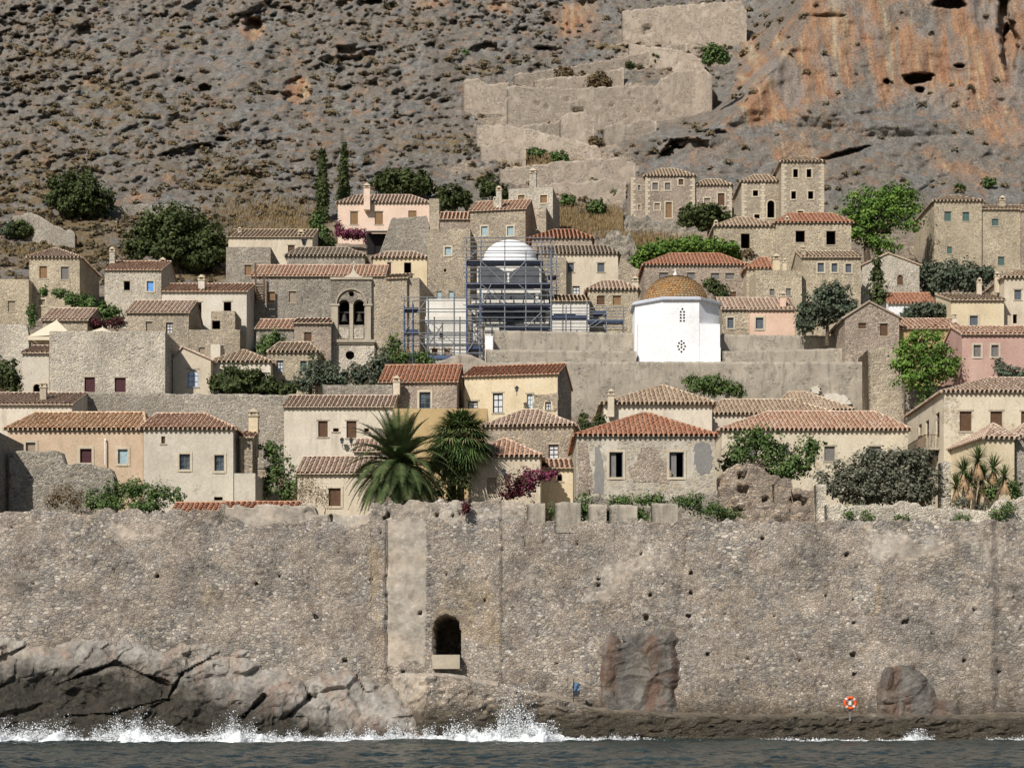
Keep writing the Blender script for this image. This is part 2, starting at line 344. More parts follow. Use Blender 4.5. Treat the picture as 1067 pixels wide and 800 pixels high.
def tiles(mb, A, B, R0, R1, p=.34, row=.42, hh=.10):
    A, B, R0, R1 = [np.array(q, float) for q in (A, B, R0, R1)]
    e = B-A; L = np.linalg.norm(e); e /= L; v = R0-A; a0 = v@e; s = v-a0*e; h = np.linalg.norm(s); s /= h; n = np.cross(e, s); a1 = (R1-A)@e
    N = max(2, int(round(L/p))); pp = L/N; prof = [(-.36,-.05),(-.25,.75),(0,1),(.25,.75),(.36,-.05)]; nr = max(1, int(round(h/row))); rw = h/nr
    for i in range(N):
        ac = (i+.5)*pp; bm = h
        if ac < a0: bm = h*ac/max(a0, 1e-6)
        elif ac > a1: bm = h*(L-ac)/max(L-a1, 1e-6)
        cr = random.random(); b = -.05
        for j in range(nr):
            b0 = j*rw+(-.06 if j == 0 else 0); b1 = min((j+1)*rw, bm)
            if b1-b0 < .05: break
            jx = random.uniform(-.025, .025)
            r0 = [A+e*(ac+jx+q*pp*.95)+s*b0+n*(hh*z+.035*(z > 0)) for q, z in prof]; r1 = [A+e*(ac+jx+q*pp*.80)+s*b1+n*hh*.85*z for q, z in prof]
            mb.add(r0+r1, [(k, k+1, k+6, k+5) for k in range(4)], min(1, max(0, .35*cr+.65*random.random())))
def caps(mb, pts, r=.11):
    for a, b in pts:
        a = np.array(a, float); b = np.array(b, float); L = np.linalg.norm(b-a)
        if L < .2: continue
        n = max(1, int(L/.45))
        for i in range(n):
            q0 = a+(b-a)*i/n; q1 = a+(b-a)*(i+1.05)/n; mb.tube(q0, q1, r*1.12, r*.9, 6, .5+.5*random.random())
def chimney(root, frm, u0, u1, w, dw, z0, z1, mat='cream', nm='chimney'):
    c = MB(); c.box(u0, u1, w, w+dw, z0, z1); o = obj(nm, c, MATS[mat], root)
    s = u1-u0; k = MB(); t = s*.12
    k.box(u0-t, u1+t, w-t, w+dw+t, z1, z1+.08)
    for q in (u0, u1-s*.22): k.box(q, q+s*.22, w, w+dw, z1+.08, z1+.3)
    m = (u0+u1)/2; k.hexa([(u0-t, w-t, z1+.3), (u1+t, w-t, z1+.3), (u1+t, w+dw+t, z1+.3), (u0-t, w+dw+t, z1+.3)], [(m-.05, w, z1+.3+s*.45), (m+.05, w, z1+.3+s*.45), (m+.05, w+dw, z1+.3+s*.45), (m-.05, w+dw, z1+.3+s*.45)])
    obj('chimney_cap', k, MATS['trim'], o); return o
SILENT = []
def house(name, label, x0, x1, ye, D, roof='gx', yr=None, rx=None, dep=None, wall='tan', rm='r_old', yaw=0, wins=(), lw=(), rw=(), chim=(), quoin=(), cornice='trim', yb=None, cat='house', group=None, ov=.24, rwall=None, pitch=.42, par=.5, decor=None):
    a = math.radians(yaw); d = np.array((math.cos(a), math.sin(a))); wd = np.array((-math.sin(a), math.cos(a)))
    P0 = P(x0, ye, D)[:2]
    def onfront(px): k = (px-CX)/F; return (k*P0[1]-P0[0])/(d[0]-k*d[1])
    L = onfront(x1); DD = lambda u: P0[1]+u*d[1]
    base = GZ(D)-.8
    if yb is not None: base = min(base, CH+(HY-yb)/F*D-.3)
    ze = CH+(HY-ye)/F*D-base
    zf = lambda py, u: CH+(HY-py)/F*DD(u)-base
    K = (HY-yr)/F if yr is not None else 0
    if dep is None:
        if roof in ('gx', 'hip', 'shed') and yr is not None:
            rise = (ye-yr)*D/F; den = max(pitch-K, .03); rwd = rise/den; dep = max(5, min(15, rwd*(1 if roof == 'shed' else 2)))
        else: dep = 8
    root = empty(name, (P0[0], P0[1], base), label, cat, group, a)
    FOOT.append((P0, d, wd, L, dep, base+.75))
    R = lambda u, w, z: (u, w, z); zr = None
    if roof in ('gx', 'hip', 'shed'):
        rwp = dep if roof == 'shed' else dep/2
        zr = CH+K*(P0[1]+rwp*wd[1]+L/2*d[1])-base
    elif roof == 'gy': zr = zf(yr, L/2)
    tan = (zr-ze)/max(.1, (dep if roof == 'shed' else dep/2)+ov) if zr else 0
    zw = ze+ov*tan-.04 if roof in ('gx', 'hip', 'shed') else ze
    frF = Frame((0,0), (1,0), (0,1)); frL = Frame((0,0), (0,1), (1,0)); frR = Frame((L,0), (0,1), (-1,0))
    def conv(ws, fr, side):
        out = []
        for (a0, a1, b0, b1, st) in ws:
            if side == 'F': u0, u1 = onfront(a0), onfront(a1); Dm = DD((u0+u1)/2)
            else:
                S = P0+(d*L if side == 'R' else 0); f = lambda px: ((px-CX)/F*S[1]-S[0])/(wd[0]-(px-CX)/F*wd[1])
                u0, u1 = sorted((f(a0), f(a1))); Dm = S[1]+(u0+u1)/2*wd[1]
                if u0 < 0 or u1 > dep: SILENT.append((name, side, round(u0,1), round(u1,1), round(dep,1)))
                u0 = max(.3, min(u0, dep-1)); u1 = min(max(u1, u0+.5), dep-.2)
            z1 = CH+(HY-b0)/F*Dm-base; z0 = CH+(HY-b1)/F*Dm-base; out.append((u0, u1, z0, min(z1, zw-.1), 'arch' in st, st))
        return out
    wF, wL, wR = conv(wins, frF, 'F'), conv(lw, frL, 'L'), conv(rw, frR, 'R')
    mb = MB(); sw = MB() if rwall else mb; wall_face(mb, frF, L, 0, zw, wF); wall_face(mb, frL, dep, 0, zw, wL); wall_face(sw, frR, dep, 0, zw, wR)
    mb.quad((L,dep,0), (0,dep,0), (0,dep,zw), (L,dep,zw))
    if roof in ('gx',):
        for u, sg in ((0, 1), (L, -1)): (mb if sg == 1 else sw).tri(*((u,0,zw), (u,dep/2,zr-.06), (u,dep,zw))[::sg])
    if roof == 'shed':
        mb.tri((0,0,zw), (0,dep,zr-.06), (0,dep,zw)); mb.tri((L,0,zw), (L,dep,zw), (L,dep,zr-.06)); mb.quad((L,dep,zw), (0,dep,zw), (0,dep,zr-.06), (L,dep,zr-.06))
    if roof == 'gy':
        ur = onfront(rx); mb.tri((0,0,zw), (L,0,zw), (ur,0,zr-.1)); mb.tri((L,dep,zw), (0,dep,zw), (ur,dep,zr-.1))
    if roof == 'flat':
        tk = .35; zt = zw; zi = zw-par
        mb.quad((tk,tk,zi), (L-tk,tk,zi), (L-tk,dep-tk,zi), (tk,dep-tk,zi))
        O = [(0,0),(L,0),(L,dep),(0,dep)]; I = [(tk,tk),(L-tk,tk),(L-tk,dep-tk),(tk,dep-tk)]
        for i in range(4):
            j = (i+1)%4; mb.quad((*O[i],zt), (*O[j],zt), (*I[j],zt), (*I[i],zt)); mb.quad((*I[i],zt), (*I[j],zt), (*I[j],zi), (*I[i],zi))
    obj('wall', mb, MATS[wall], root)
    if rwall: obj('side_wall', sw, MATS[rwall], root)
    p = .34 if D < 150 else (.4 if D < 195 else .46)
    if roof in ('gx', 'hip', 'shed', 'gy'):
        r = MB(); o = ov; og = .12
        if roof == 'hip':
            A, B, C_, E = (-o,-o,ze), (L+o,-o,ze), (L+o,dep+o,ze), (-o,dep+o,ze)
            if rx is None: i = min(dep/2, L/2-.01); r0u, r1u = i, L-i
            else:
                S2 = P0+wd*dep/2; gg = lambda px: min(max(((px-CX)/F*S2[1]-S2[0])/(d[0]-(px-CX)/F*d[1]), 0), L)
                r0u, r1u = [gg(q) for q in (rx if isinstance(rx, tuple) else (rx, rx))]
            Rr0, Rr1 = (r0u, dep/2, zr), (max(r1u, r0u+.01), dep/2, zr)
            for q in ((A,B,Rr0,Rr1), (B,C_,Rr1,Rr1), (E,A,Rr0,Rr0)):
                tiles(r, *q, p=p)
            for poly in ((A,B,Rr1,Rr0), (B,C_,Rr1), (C_,E,Rr0,Rr1), (E,A,Rr0)):
                n = len(poly); r.add(poly, [tuple(range(n))], .45)
            r.add([A,B,C_,E], [(3,2,1,0)], .1)
            cp = [(Rr0,Rr1), (A,Rr0), (B,Rr1), (C_,Rr1), (E,Rr0)]
        elif roof in ('gx', 'shed'):
            rwp = dep if roof == 'shed' else dep/2
            A, B, Rr0, Rr1 = (-og,-o,ze), (L+og,-o,ze), (-og,rwp,zr), (L+og,rwp,zr)
            tiles(r, A, B, Rr0, Rr1, p=p); dn = lambda q: (q[0], q[1], q[2]-.09)
            r.hexa([dn(A), dn(B), dn(Rr1), dn(Rr0)], [A, B, Rr1, Rr0], .45)
            if roof == 'gx':
                C_, E = (L+og,dep+o,ze), (-og,dep+o,ze); R2, R3 = (L+og,rwp+.001,zr), (-og,rwp+.001,zr)
                r.hexa([dn(R3), dn(R2), dn(C_), dn(E)], [R3, R2, C_, E], .45)
            cp = [(Rr0, Rr1)]
        else:
            ur = onfront(rx); f = -.15; zl = ze; 
            sl = (zr-ze)/max(ur, .1); sr = (zr-ze)/max(L-ur, .1)
            A, B, Rr0, Rr1 = (-o,dep,ze-o*sl), (-o,f,ze-o*sl), (ur,dep,zr), (ur,f,zr); C_, E = (L+o,f,ze-o*sr), (L+o,dep,ze-o*sr); dn = lambda q: (q[0], q[1], q[2]-.09)
            tiles(r, A, B, Rr0, Rr1, p=p); tiles(r, C_, E, Rr1, Rr0, p=p)
            r.hexa([dn(A), dn(B), dn(Rr1), dn(Rr0)], [A, B, Rr1, Rr0], .45); r.hexa([dn(C_), dn(E), dn(Rr0), dn(Rr1)], [C_, E, Rr0, Rr1], .45)
            cp = [(Rr0, Rr1)]
        ro = obj('roof', r, MATS[rm], root); k = MB(); caps(k, cp); obj('ridge_tiles', k, MATS[rm], ro)
        if cornice and roof != 'gy':
            c = MB(); zc = zw
            c.box(-.04, L+.04, -.07, -.002, zc-.2, zc-.1)
            n = max(2, int(round((L+2*ov)/p)))
            for i in range(n+1):
                u = -o+(L+2*o)*i/n if roof == 'hip' else -.1+(L+.2)*i/n
                c.box(u-p*.16, u+p*.16, -o-.03, -.08, ze-.12, ze-.01)
            obj('cornice', c, MATS['stonetrim' if cornice == 'trim' else cornice], root)
    for q in quoin:
        c = MB(); z = 0; i = 0
        while z < zw-.2:
            s = .62 if i % 2 else .36
            if q == 'L': c.box(-.03, s, -.03, .2, z, z+.32)
            elif q == 'R': c.box(L-s, L+.03, -.03, .2, z, z+.32)
            else: u = onfront(float(q)); c.box(u-s/2, u+s/2, -.03, .1, z, z+.32)
            z += .36; i += 1
        obj('quoins', c, MATS['quoin'], root)
    for fr, ws in ((frF, wF), (frL, wL), (frR, wR)):
        for h in ws: make_window(root, fr, *h[:4], h[5])
    for ch in chim:   # (x0,x1,ytop,w,mat)
        cx0, cx1, cy, w = ch[:4]; m = ch[4] if len(ch) > 4 else 'cream'
        S = P0+wd*w; g = lambda px: ((px-CX)/F*S[1]-S[0])/(d[0]-(px-CX)/F*d[1]); u0, u1 = g(cx0), g(cx1); Dm = S[1]+u0*d[1]
        zt = CH+(HY-cy)/F*Dm-base-.3-(u1-u0)*.45; chimney(root, None, u0, u1, w, min(u1-u0, .8)*.9, min(zw-1.2, zt-1), zt, m)
    return root, dict(P0=P0, d=d, wd=wd, L=L, base=base, ze=ze, zw=zw, dep=dep, onfront=onfront, zf=zf)

def patch(hs, name, pts, mat, t=.03, label=None):
    """irregular area of other render on a house front; pts in picture units"""
    root, I = hs; Q = []
    n = len(pts)
    for i in range(n):
        a, b = np.array(pts[i], float), np.array(pts[(i+1)%n], float)
        for k in range(5): q = a+(b-a)*k/5+rng.normal(size=2)*.7; u = I['onfront'](q[0]); Q.append((u, I['zf'](q[1], u)))
    m = MB(); k = len(Q); Q = Q[::-1]
    m.add([(u, -t, z) for u, z in Q]+[(u, .02, z) for u, z in Q], [tuple(range(k-1, -1, -1))]+[(i, (i+1)%k, k+(i+1)%k, k+i) for i in range(k)]); return obj(name, m, MATS[mat], root, label=label)
def round_off(mb, fr, h):
    cx, cz, r = (h[0]+h[1])/2, (h[2]+h[3])/2, (h[1]-h[0])/2
    for q in range(4):
        for i in range(5):
            t0, t1 = math.pi/2*(q+i/5), math.pi/2*(q+(i+1)/5); c = (cx+r*(1 if q in (0, 3) else -1), cz+r*(1 if q in (0, 1) else -1))
            mb.tri(fr.pt(cx+r*math.cos(t0), .004, cz+r*math.sin(t0)), fr.pt(c[0], .004, c[1]), fr.pt(cx+r*math.cos(t1), .004, cz+r*math.sin(t1)))
# ------------------------------------------------------------ terrain (ground + hillside) surface
def xb(py): return np.interp(py, [-80, 0, 60, 110, 150, 200, 226], [850, 805, 775, 740, 690, 660, 650])
def hillD(px, py):
    px, py = np.broadcast_arrays(np.asarray(px, float), np.asarray(py, float))
    town = np.interp(-py, -GT[:,1], GT[:,0])
    slope = np.interp(-py, [-226, -190, -100, 0, 80], [245, 259, 292, 327, 350])
    cliff = np.interp(-py, [-226, -180, -120, -60, 0, 80], [245, 256, 268, 274, 279, 288])
    t = sstep(px-xb(py), -5, 45)
    up = slope*(1-t)+cliff*t
    return np.where(py >= 226, town, up)
def blob(px, py, x, y, rx, ry): return np.clip(1.25-np.sqrt(((px-x)/rx)**2+((py-y)/ry)**2), 0, 1)
def build_terrain():
    cx = np.arange(-230, 1300, 1.75); cy = np.concatenate([np.arange(-75, 240, 1.45), np.arange(240, 556.5, 2.2)])
    gx, gy = np.meshgrid(cx, cy); px, py = gx.ravel(), gy.ravel(); D = hillD(px, py)
    W0 = np.stack([(px-CX)/F*D, D, CH+(HY-py)/F*D], 1)
    hm = sstep(240-py, 0, 35)*(.35+.65*sstep(240-py, 10, 90))
    cl = sstep(px-xb(py), 0, 60)*sstep(215-py, 0, 40)
    big = fbm(W0/22, 4, 1); rd = ridge(W0/9*np.array((1, 1, .8)), 4, 9); 
    sk = W0.copy(); sk[:,0] += W0[:,2]*.5
    d1, d2, c = worley(sk/np.array((3.6, 6, 6.5))+.35*fbm(W0/3, 2, 3)[:,None], 4); e1, e2, c2 = worley(W0/np.array((1.5, 2.4, 2.4))+.3*fbm(W0/1.5, 2, 13)[:,None], 14)
    f1, f2, c3 = worley(W0/np.array((.95, 1.1, .8)), 24); t1, t2, c4 = worley(W0/np.array((4.2, 5, 8.5))+.4*fbm(W0/4, 3, 113)[:,None], 54); rough = 3.4*(c4-.5)*np.clip((t2-t1)*9, 0, 1)+1.1*(c4-.3)*(t1-.5)*2+3.0*big+2.4*rd+3.0*(c-.5)*np.clip((d2-d1)*8, 0, 1)+1.2*(.5-d1)+2.6*(c2-.5)*np.clip((e2-e1)*6, 0, 1)+1.1*(c3-.5)*np.clip((f2-f1)*6, 0, 1)+1.1*fbm(W0/1.0, 4, 30)
    ca, sa = math.cos(.72), math.sin(.72); Wr = np.stack([W0[:,0]*ca+W0[:,2]*sa, W0[:,1], -W0[:,0]*sa+W0[:,2]*ca], 1); g1, g2, c5 = worley(Wr/np.array((9, 5, 2.3))+.35*fbm(W0/4, 3, 117)[:,None], 58); diag = sstep(px, 640, 760)*sstep(py, 85, 120); rough = rough*(1-.55*diag)+diag*(2.8*(c5-.5)*np.clip((g2-g1)*4, 0, 1))
    rock = sstep(fbm(W0/14, 3, 70), -.25, .25)
    vert = W0*np.array((1/2.6, 1/4, 1/16)); streak = fbm(vert, 3, 44)
    cliffr = 2.6*fbm(W0/16, 3, 50)+1.8*streak+.8*ridge(W0/6, 3, 60)+1.3*(c4-.5)*np.clip((t2-t1)*3, 0, 1)+.5*(c2-.5)*np.clip((e2-e1)*3, 0, 1)+.35*fbm(W0/1.1, 3, 31)
    gully = blob(px, py, 640, 110, 190, 75)
    cl2 = cl*(1-.8*diag); dis = (rough*(.55+.6*rock))*(1-cl2)*(1-.65*gully)+cliffr*cl2
    # overhanging ledges and caves painted as real recesses
    rec = 0
    for x, y, rx, ry, am in ((955, 82, 13, 5, 7), (958, 94, 4, 2.5, 4), (924, 85, 2.6, 2.2, 4), (1052, 50, 7, 24, 6), (1045, 20, 5, 22, 5), (990, 4, 13, 5, 6), (1000, 69, 5, 2, 3), (865, 17, 16, 2, 1), (880, 160, 22, 2.5, 3.5), (716, 150, 18, 5, 5), (700, 158, 11, 4.5, 5), (740, 138, 16, 2.5, 3), (213, 92, 6, 4, 4), (188, 85, 6, 3, 4), (265, 28, 8, 9, 4), (62, 14, 5, 5, 4), (232, 146, 6, 2.5, 3), (85, 82, 14, 2, 2), (570, 52, 12, 2.5, 3), (675, 32, 4.2, 4.2, 5), (350, 60, 2, 14, -1.5), (310, 96, 12, 14, 2.5), (390, 2, 9, 3, 4), (260, 8, 14, 6, -2)):
        wob = 1+.35*fbm(W0/1.2, 2, int(x))
        rec = rec+am*sstep(1.35-np.sqrt(((px-x)/rx)**2+((py-y-(px-x)*(-.28 if x in (722, 745, 700, 880) else 0))/ry)**2)*wob, 0, .5)
    # proud grey ridge of rock from the cliff foot up to the right
    rdg = sum(blob(px, py, x, y, rx, ry)*a for x, y, rx, ry, a in ((700, 140, 50, 16, 5), (745, 112, 50, 16, 5), (785, 75, 26, 34, 4), (655, 158, 28, 12, 4), (800, 30, 16, 34, 3), (255, 75, 26, 40, 3), (445, 70, 26, 34, 3), (360, 44, 20, 15, 3), (935, 130, 70, 10, 3), (850, 118, 60, 12, 3)))
    D2 = D-dis*hm*.8+rec*hm-rdg*hm
    tw = sstep(py, 235, 260); D2 = D2+tw*.0
    V = np.stack([(px-CX)/F*D2, D2, CH+(HY-py)/F*D2], 1)
    V[:,2] += np.where(py >= 226, .28*fbm(W0/2.5, 3, 80)-.1, hm*(1-.7*gully)*(.12*(c3-.5)))
    for (P0, d, wd, L, dep, z) in FOOT:
        q = V[:,:2]-P0; u = q@d; w = q@wd; m = (u > -.6) & (u < L+.6) & (w > -.9) & (w < dep+.4)
        V[m,2] = np.minimum(V[m,2], z)
    # colour masks: R ochre/orange rock, G dry scrub and grass, B masonry rubble path / bare earth
    n1 = fbm(W0/7, 4, 90); n2 = fbm(W0/2.2, 3, 95)
    R = .0
    for x, y, rx, ry, a in ((790, 90, 30, 60, .8), (850, 60, 70, 60, .8), (830, 90, 60, 45, .8), (935, 60, 40, 60, 1), (990, 70, 45, 55, 1), (1030, 30, 35, 60, .9), (905, 30, 60, 40, .7), (1067, 60, 20, 90, .8), (1040, 130, 50, 40, .5), (900, 135, 60, 30, .35), (960, 160, 60, 25, .3), (815, 200, 40, 20, .4), (310, 96, 16, 18, .9), (262, 30, 18, 20, .8), (97, 17, 8, 8, .8), (370, 100, 20, 8, .4), (95, 85, 40, 10, .4), (235, 135, 12, 8, .4), (175, 185, 16, 12, .5), (590, 20, 50, 25, .6), (520, 8, 25, 12, .6), (445, 5, 40, 10, .5), (725, 60, 20, 40, .2), (395, 130, 30, 15, .3), (150, 208, 30, 12, .6), (1005, 190, 60, 30, .3)):
        R = np.maximum(R, blob(px, py, x, y, rx, ry)*a)
    R = np.maximum(R, .50*cl*(1-.55*sstep(py-(px-900)*.12, 85, 125))+.35*cl*fbm(W0/11, 3, 190)); R = np.clip(R*1.2+.35*n1+.3*streak*cl, 0, 1)*sstep(230-py, 0, 20)
    G = .0
    for x, y, rx, ry, a in ((60, 60, 110, 60, .5), (120, 110, 130, 60, .5), (30, 190, 90, 55, .8), (80, 240, 110, 40, .9), (240, 190, 110, 40, .8), (300, 235, 60, 30, .9), (180, 40, 90, 30, .35), (380, 60, 80, 70, .35), (450, 150, 60, 20, .8), (500, 75, 40, 10, .9), (440, 20, 60, 20, .5), (620, 80, 40, 8, .8), (640, 50, 60, 8, .6), (580, 230, 60, 18, 1), (70, 262, 110, 26, 1.1), (215, 285, 60, 14, .9), (590, 78, 35, 7, .9), (610, 205, 40, 8, .7), (545, 205, 30, 6, .6), (690, 75, 20, 12, .6), (625, 148, 14, 9, .8), (650, 255, 80, 25, 1.2), (720, 210, 30, 40, .3), (560, 165, 40, 12, .9), (840, 150, 60, 30, .35), (960, 150, 80, 40, .3)):
        G = np.maximum(G, blob(px, py, x, y, rx, ry)*a)
    G = np.clip(G*.72+.5*n2+.25*n1, 0, 1)*(1-cl*.8)
    B = .0
    for x, y, rx, ry, a in ((620, 110, 130, 35, 1), (560, 115, 80, 30, 1), (700, 50, 70, 38, 1), (600, 180, 90, 40, 1), (560, 140, 60, 14, .8), (640, 215, 90, 20, .8), (480, 175, 40, 15, .5)):
        B = np.maximum(B, blob(px, py, x, y, rx, ry)*a)
    B = np.clip(B*1.2+.35*n2+.2*n1, 0, 1)*(1-sstep(px-xb(py), -15, 5)*sstep(230-py, 0, 20)); B = np.where(py > 232, np.where((px < 330)&(py < 300), .35+.5*n2, 1), B); 
    npmesh('terrain', V, gridq(len(cy), len(cx))[:, ::-1], M_hill(), msk=np.stack([R, G, B], 1), smooth=True, kind='structure')
    global TV; TV = V[:, :]; global TI; TI = (px, py, G, B, R, cl)
def M_hill():
    t = NT('limestone_hillside'); m = t.n('Attribute'); m.attribute_name = 'msk'; s = t.n('SeparateColor'); t.l(m.outputs['Color'], s.inputs[0]); R, G, B = s.outputs
    p = t.pos; a = t.noise(t.scale((1, 1, .6)), .75, 9, .78); b = t.noise(t.scale((1.0, .08, .045)), .62, 5, .62); b2 = t.noise(t.scale((1.0, .1, .09)), 1.5, 4, .6); b3 = t.noise(t.scale((1, .5, .6)), .16, 5, .65); f = t.noise(p, 3.0, 6, .75)
    grey = t.ramp(a, [(.30, (.105,.10,.092)), (.44, (.19,.185,.172)), (.57, (.29,.28,.258)), (.70, (.46,.44,.40))])
    grey = t.mix(t.math('MULTIPLY', t.ramp(t.noise(p, .12, 4, .6), [(.38, 0), (.57, 1)]), .45), grey, (.25,.20,.145)); grey = t.mix(t.math('MULTIPLY', t.ramp(t.noise(t.scale((1, 1, .7)), .42, 7, .75), [(.545, 0), (.61, 1)]), .65), grey, (.38,.22,.125))
    orng = t.ramp(b, [(.32, (.27,.25,.225)), (.42, (.36,.25,.17)), (.50, (.45,.26,.15)), (.58, (.50,.37,.23)), (.70, (.55,.47,.34))])
    orng = t.mix(t.math('MULTIPLY', t.ramp(b2, [(.48, 0), (.62, 1)]), .65), orng, (.33,.155,.095)); orng = t.mix(t.math('MULTIPLY', t.ramp(b3, [(.48, 0), (.60, 1)]), .75), orng, t.ramp(b2, [(.4, (.235,.225,.21)), (.6, (.35,.33,.295))]))
    Rm = t.ramp(t.math('ADD', R, t.math('MULTIPLY', t.math('SUBTRACT', f, .5), .9)), [(.38, 0), (.62, 1)])
    c = t.mix(Rm, grey, orng)
    scr = t.ramp(t.noise(p, 1.3, 6, .75), [(.3, (.13,.10,.06)), (.45, (.21,.155,.085)), (.6, (.29,.22,.13)), (.72, (.38,.31,.21))])
    Gm = t.ramp(t.math('ADD', G, t.math('MULTIPLY', t.math('SUBTRACT', t.noise(p, 1.1, 6, .75), .5), 2.0)), [(.48, 0), (.62, 1)])
    rub, rh = stone_nodes(t, RED+TAN, (.40,.33,.26), .6, .03)
    Bm = t.ramp(t.math('ADD', B, t.math('MULTIPLY', t.math('SUBTRACT', f, .5), .8)), [(.42, 0), (.6, 1)])
    rub = t.mix(1, rub, t.ramp(t.noise(p, .28, 6, .7), [(.35, .62), (.5, 1.0), (.66, 1.25)]), 'MULTIPLY'); c = t.mix(Bm, c, rub); c = t.mix(Gm, c, scr)
    c = t.mix(.85, c, t.ramp(f, [(.3, .38), (.5, .95), (.7, 1.45)]), 'MULTIPLY')
    t.bump(t.math('ADD', f, t.math('MULTIPLY', a, .8)), .5, .9); return t.out(c, .95, .08)

# ------------------------------------------------------------ free-standing walls with an uneven top
def pwall(name, label, pts, ybot, D, thick=.8, mat='grey', jag=.15, cat='wall', amp=.035, D1=None, group=None, deep=0, step=.24, kind=None, parent=None, smooth=False, m=None, slope=0, batter=0, holes=()):
    """pts: [(px, ytop)...]; D may be a float or f(px)"""
    Df = (lambda x: np.interp(x, [pts[0][0], pts[-1][0]], [D, D1 if D1 is not None else D])) if not callable(D) else D
    x0, x1 = pts[0][0], pts[-1][0]; Dm = float(Df((x0+x1)/2)); n = max(4, int((x1-x0)/F*Dm/step))
    px = np.linspace(x0, x1, n); tx = [q[0]+1e-4*i for i, q in enumerate(pts)]; yt = np.interp(px, tx, [q[1] for q in pts]); yb = np.interp(px, [x0, x1], ybot) if hasattr(ybot, '__len__') else np.full(n, ybot)
    Dx = Df(px); top = CH+(HY-yt)/F*Dx; bot = CH+(HY-yb)/F*Dx-deep
    top = top+jag*(worley(np.stack([px/F*Dx/.5, px*0, px*0+D1 if D1 else px*0], 1), 3)[2]-.5)*2
    nz = max(3, int(np.max(top-bot)/step)); rows = []
    X = (px-CX)/F*Dx
    for j in range(nz+1):
        t = j/nz; rows.append(np.stack([X, Dx-batter*(1-t)*(top-bot), bot+(top-bot)*t], 1))
    nt_ = max(1, int(thick/.35)) if thick > .9 else 1
    for j in range(1, nt_+1): rows.append(np.stack([X, Dx+thick*j/nt_, top+slope*thick*j/nt_], 1))
    rows.append(np.stack([X, Dx+thick, bot], 1)); V = np.concatenate(rows)
    nn = fbm(V/.9, 3, 5)[:,None]; nn2 = (worley(V/np.array((.45, .45, .3)), 8)[2]-.5)[:,None]; V = V+np.array((.0, -1, .35))*amp*(nn*.9+nn2*2.0)
    pxx, pyy = CX+V[:,0]/V[:,1]*F, HY-(V[:,2]-CH)/V[:,1]*F; fr_ = np.arange(len(V)) < (nz+1)*n
    for hx, hy, hw_, hh_ in holes: V[:,1] += np.where((abs(pxx-hx) < hw_/2)&(abs(pyy-hy) < hh_/2)&fr_, thick*.75, 0)
    Q = gridq(len(rows), n); N = len(V); mid = n-1
    r = np.arange(len(rows))*n; ends = np.array([[r[j], r[j+1], r[-1], r[-1]] for j in range(len(rows)-2)]); ends2 = ends[:, ::-1]+0
    base = V[0].copy(); base[2] = V[:,2].min()
    e2 = ends+n-1
    o = None
    me_V = V
    kind = kind or (None if parent is not None else 'thing')
    b3 = np.array((V[:,0].mean(), V[:,1].mean(), V[:,2].min())) if parent is None else np.zeros(3)
    Qa = np.concatenate([Q, ends[:, [0, 2, 1, 1]], e2[:, [0, 1, 2, 2]]])
    o = npmesh_tri(name, V-b3, Qa, m or MATS[mat], parent, smooth=True, label=label, cat=cat, group=group, kind=kind); o.location = b3.tolist()
    return o
def npmesh_tri(name, V, Q, m, parent=None, smooth=False, **kw):
    fs = [list(dict.fromkeys(q.tolist())) for q in Q]; me = bpy.data.meshes.new(name); me.from_pydata(V.tolist(), [], [f for f in fs if len(f) > 2])
    me.polygons.foreach_set('use_smooth', [smooth]*len(me.polygons)); me.update(); return link(name, me, m, parent, **kw)

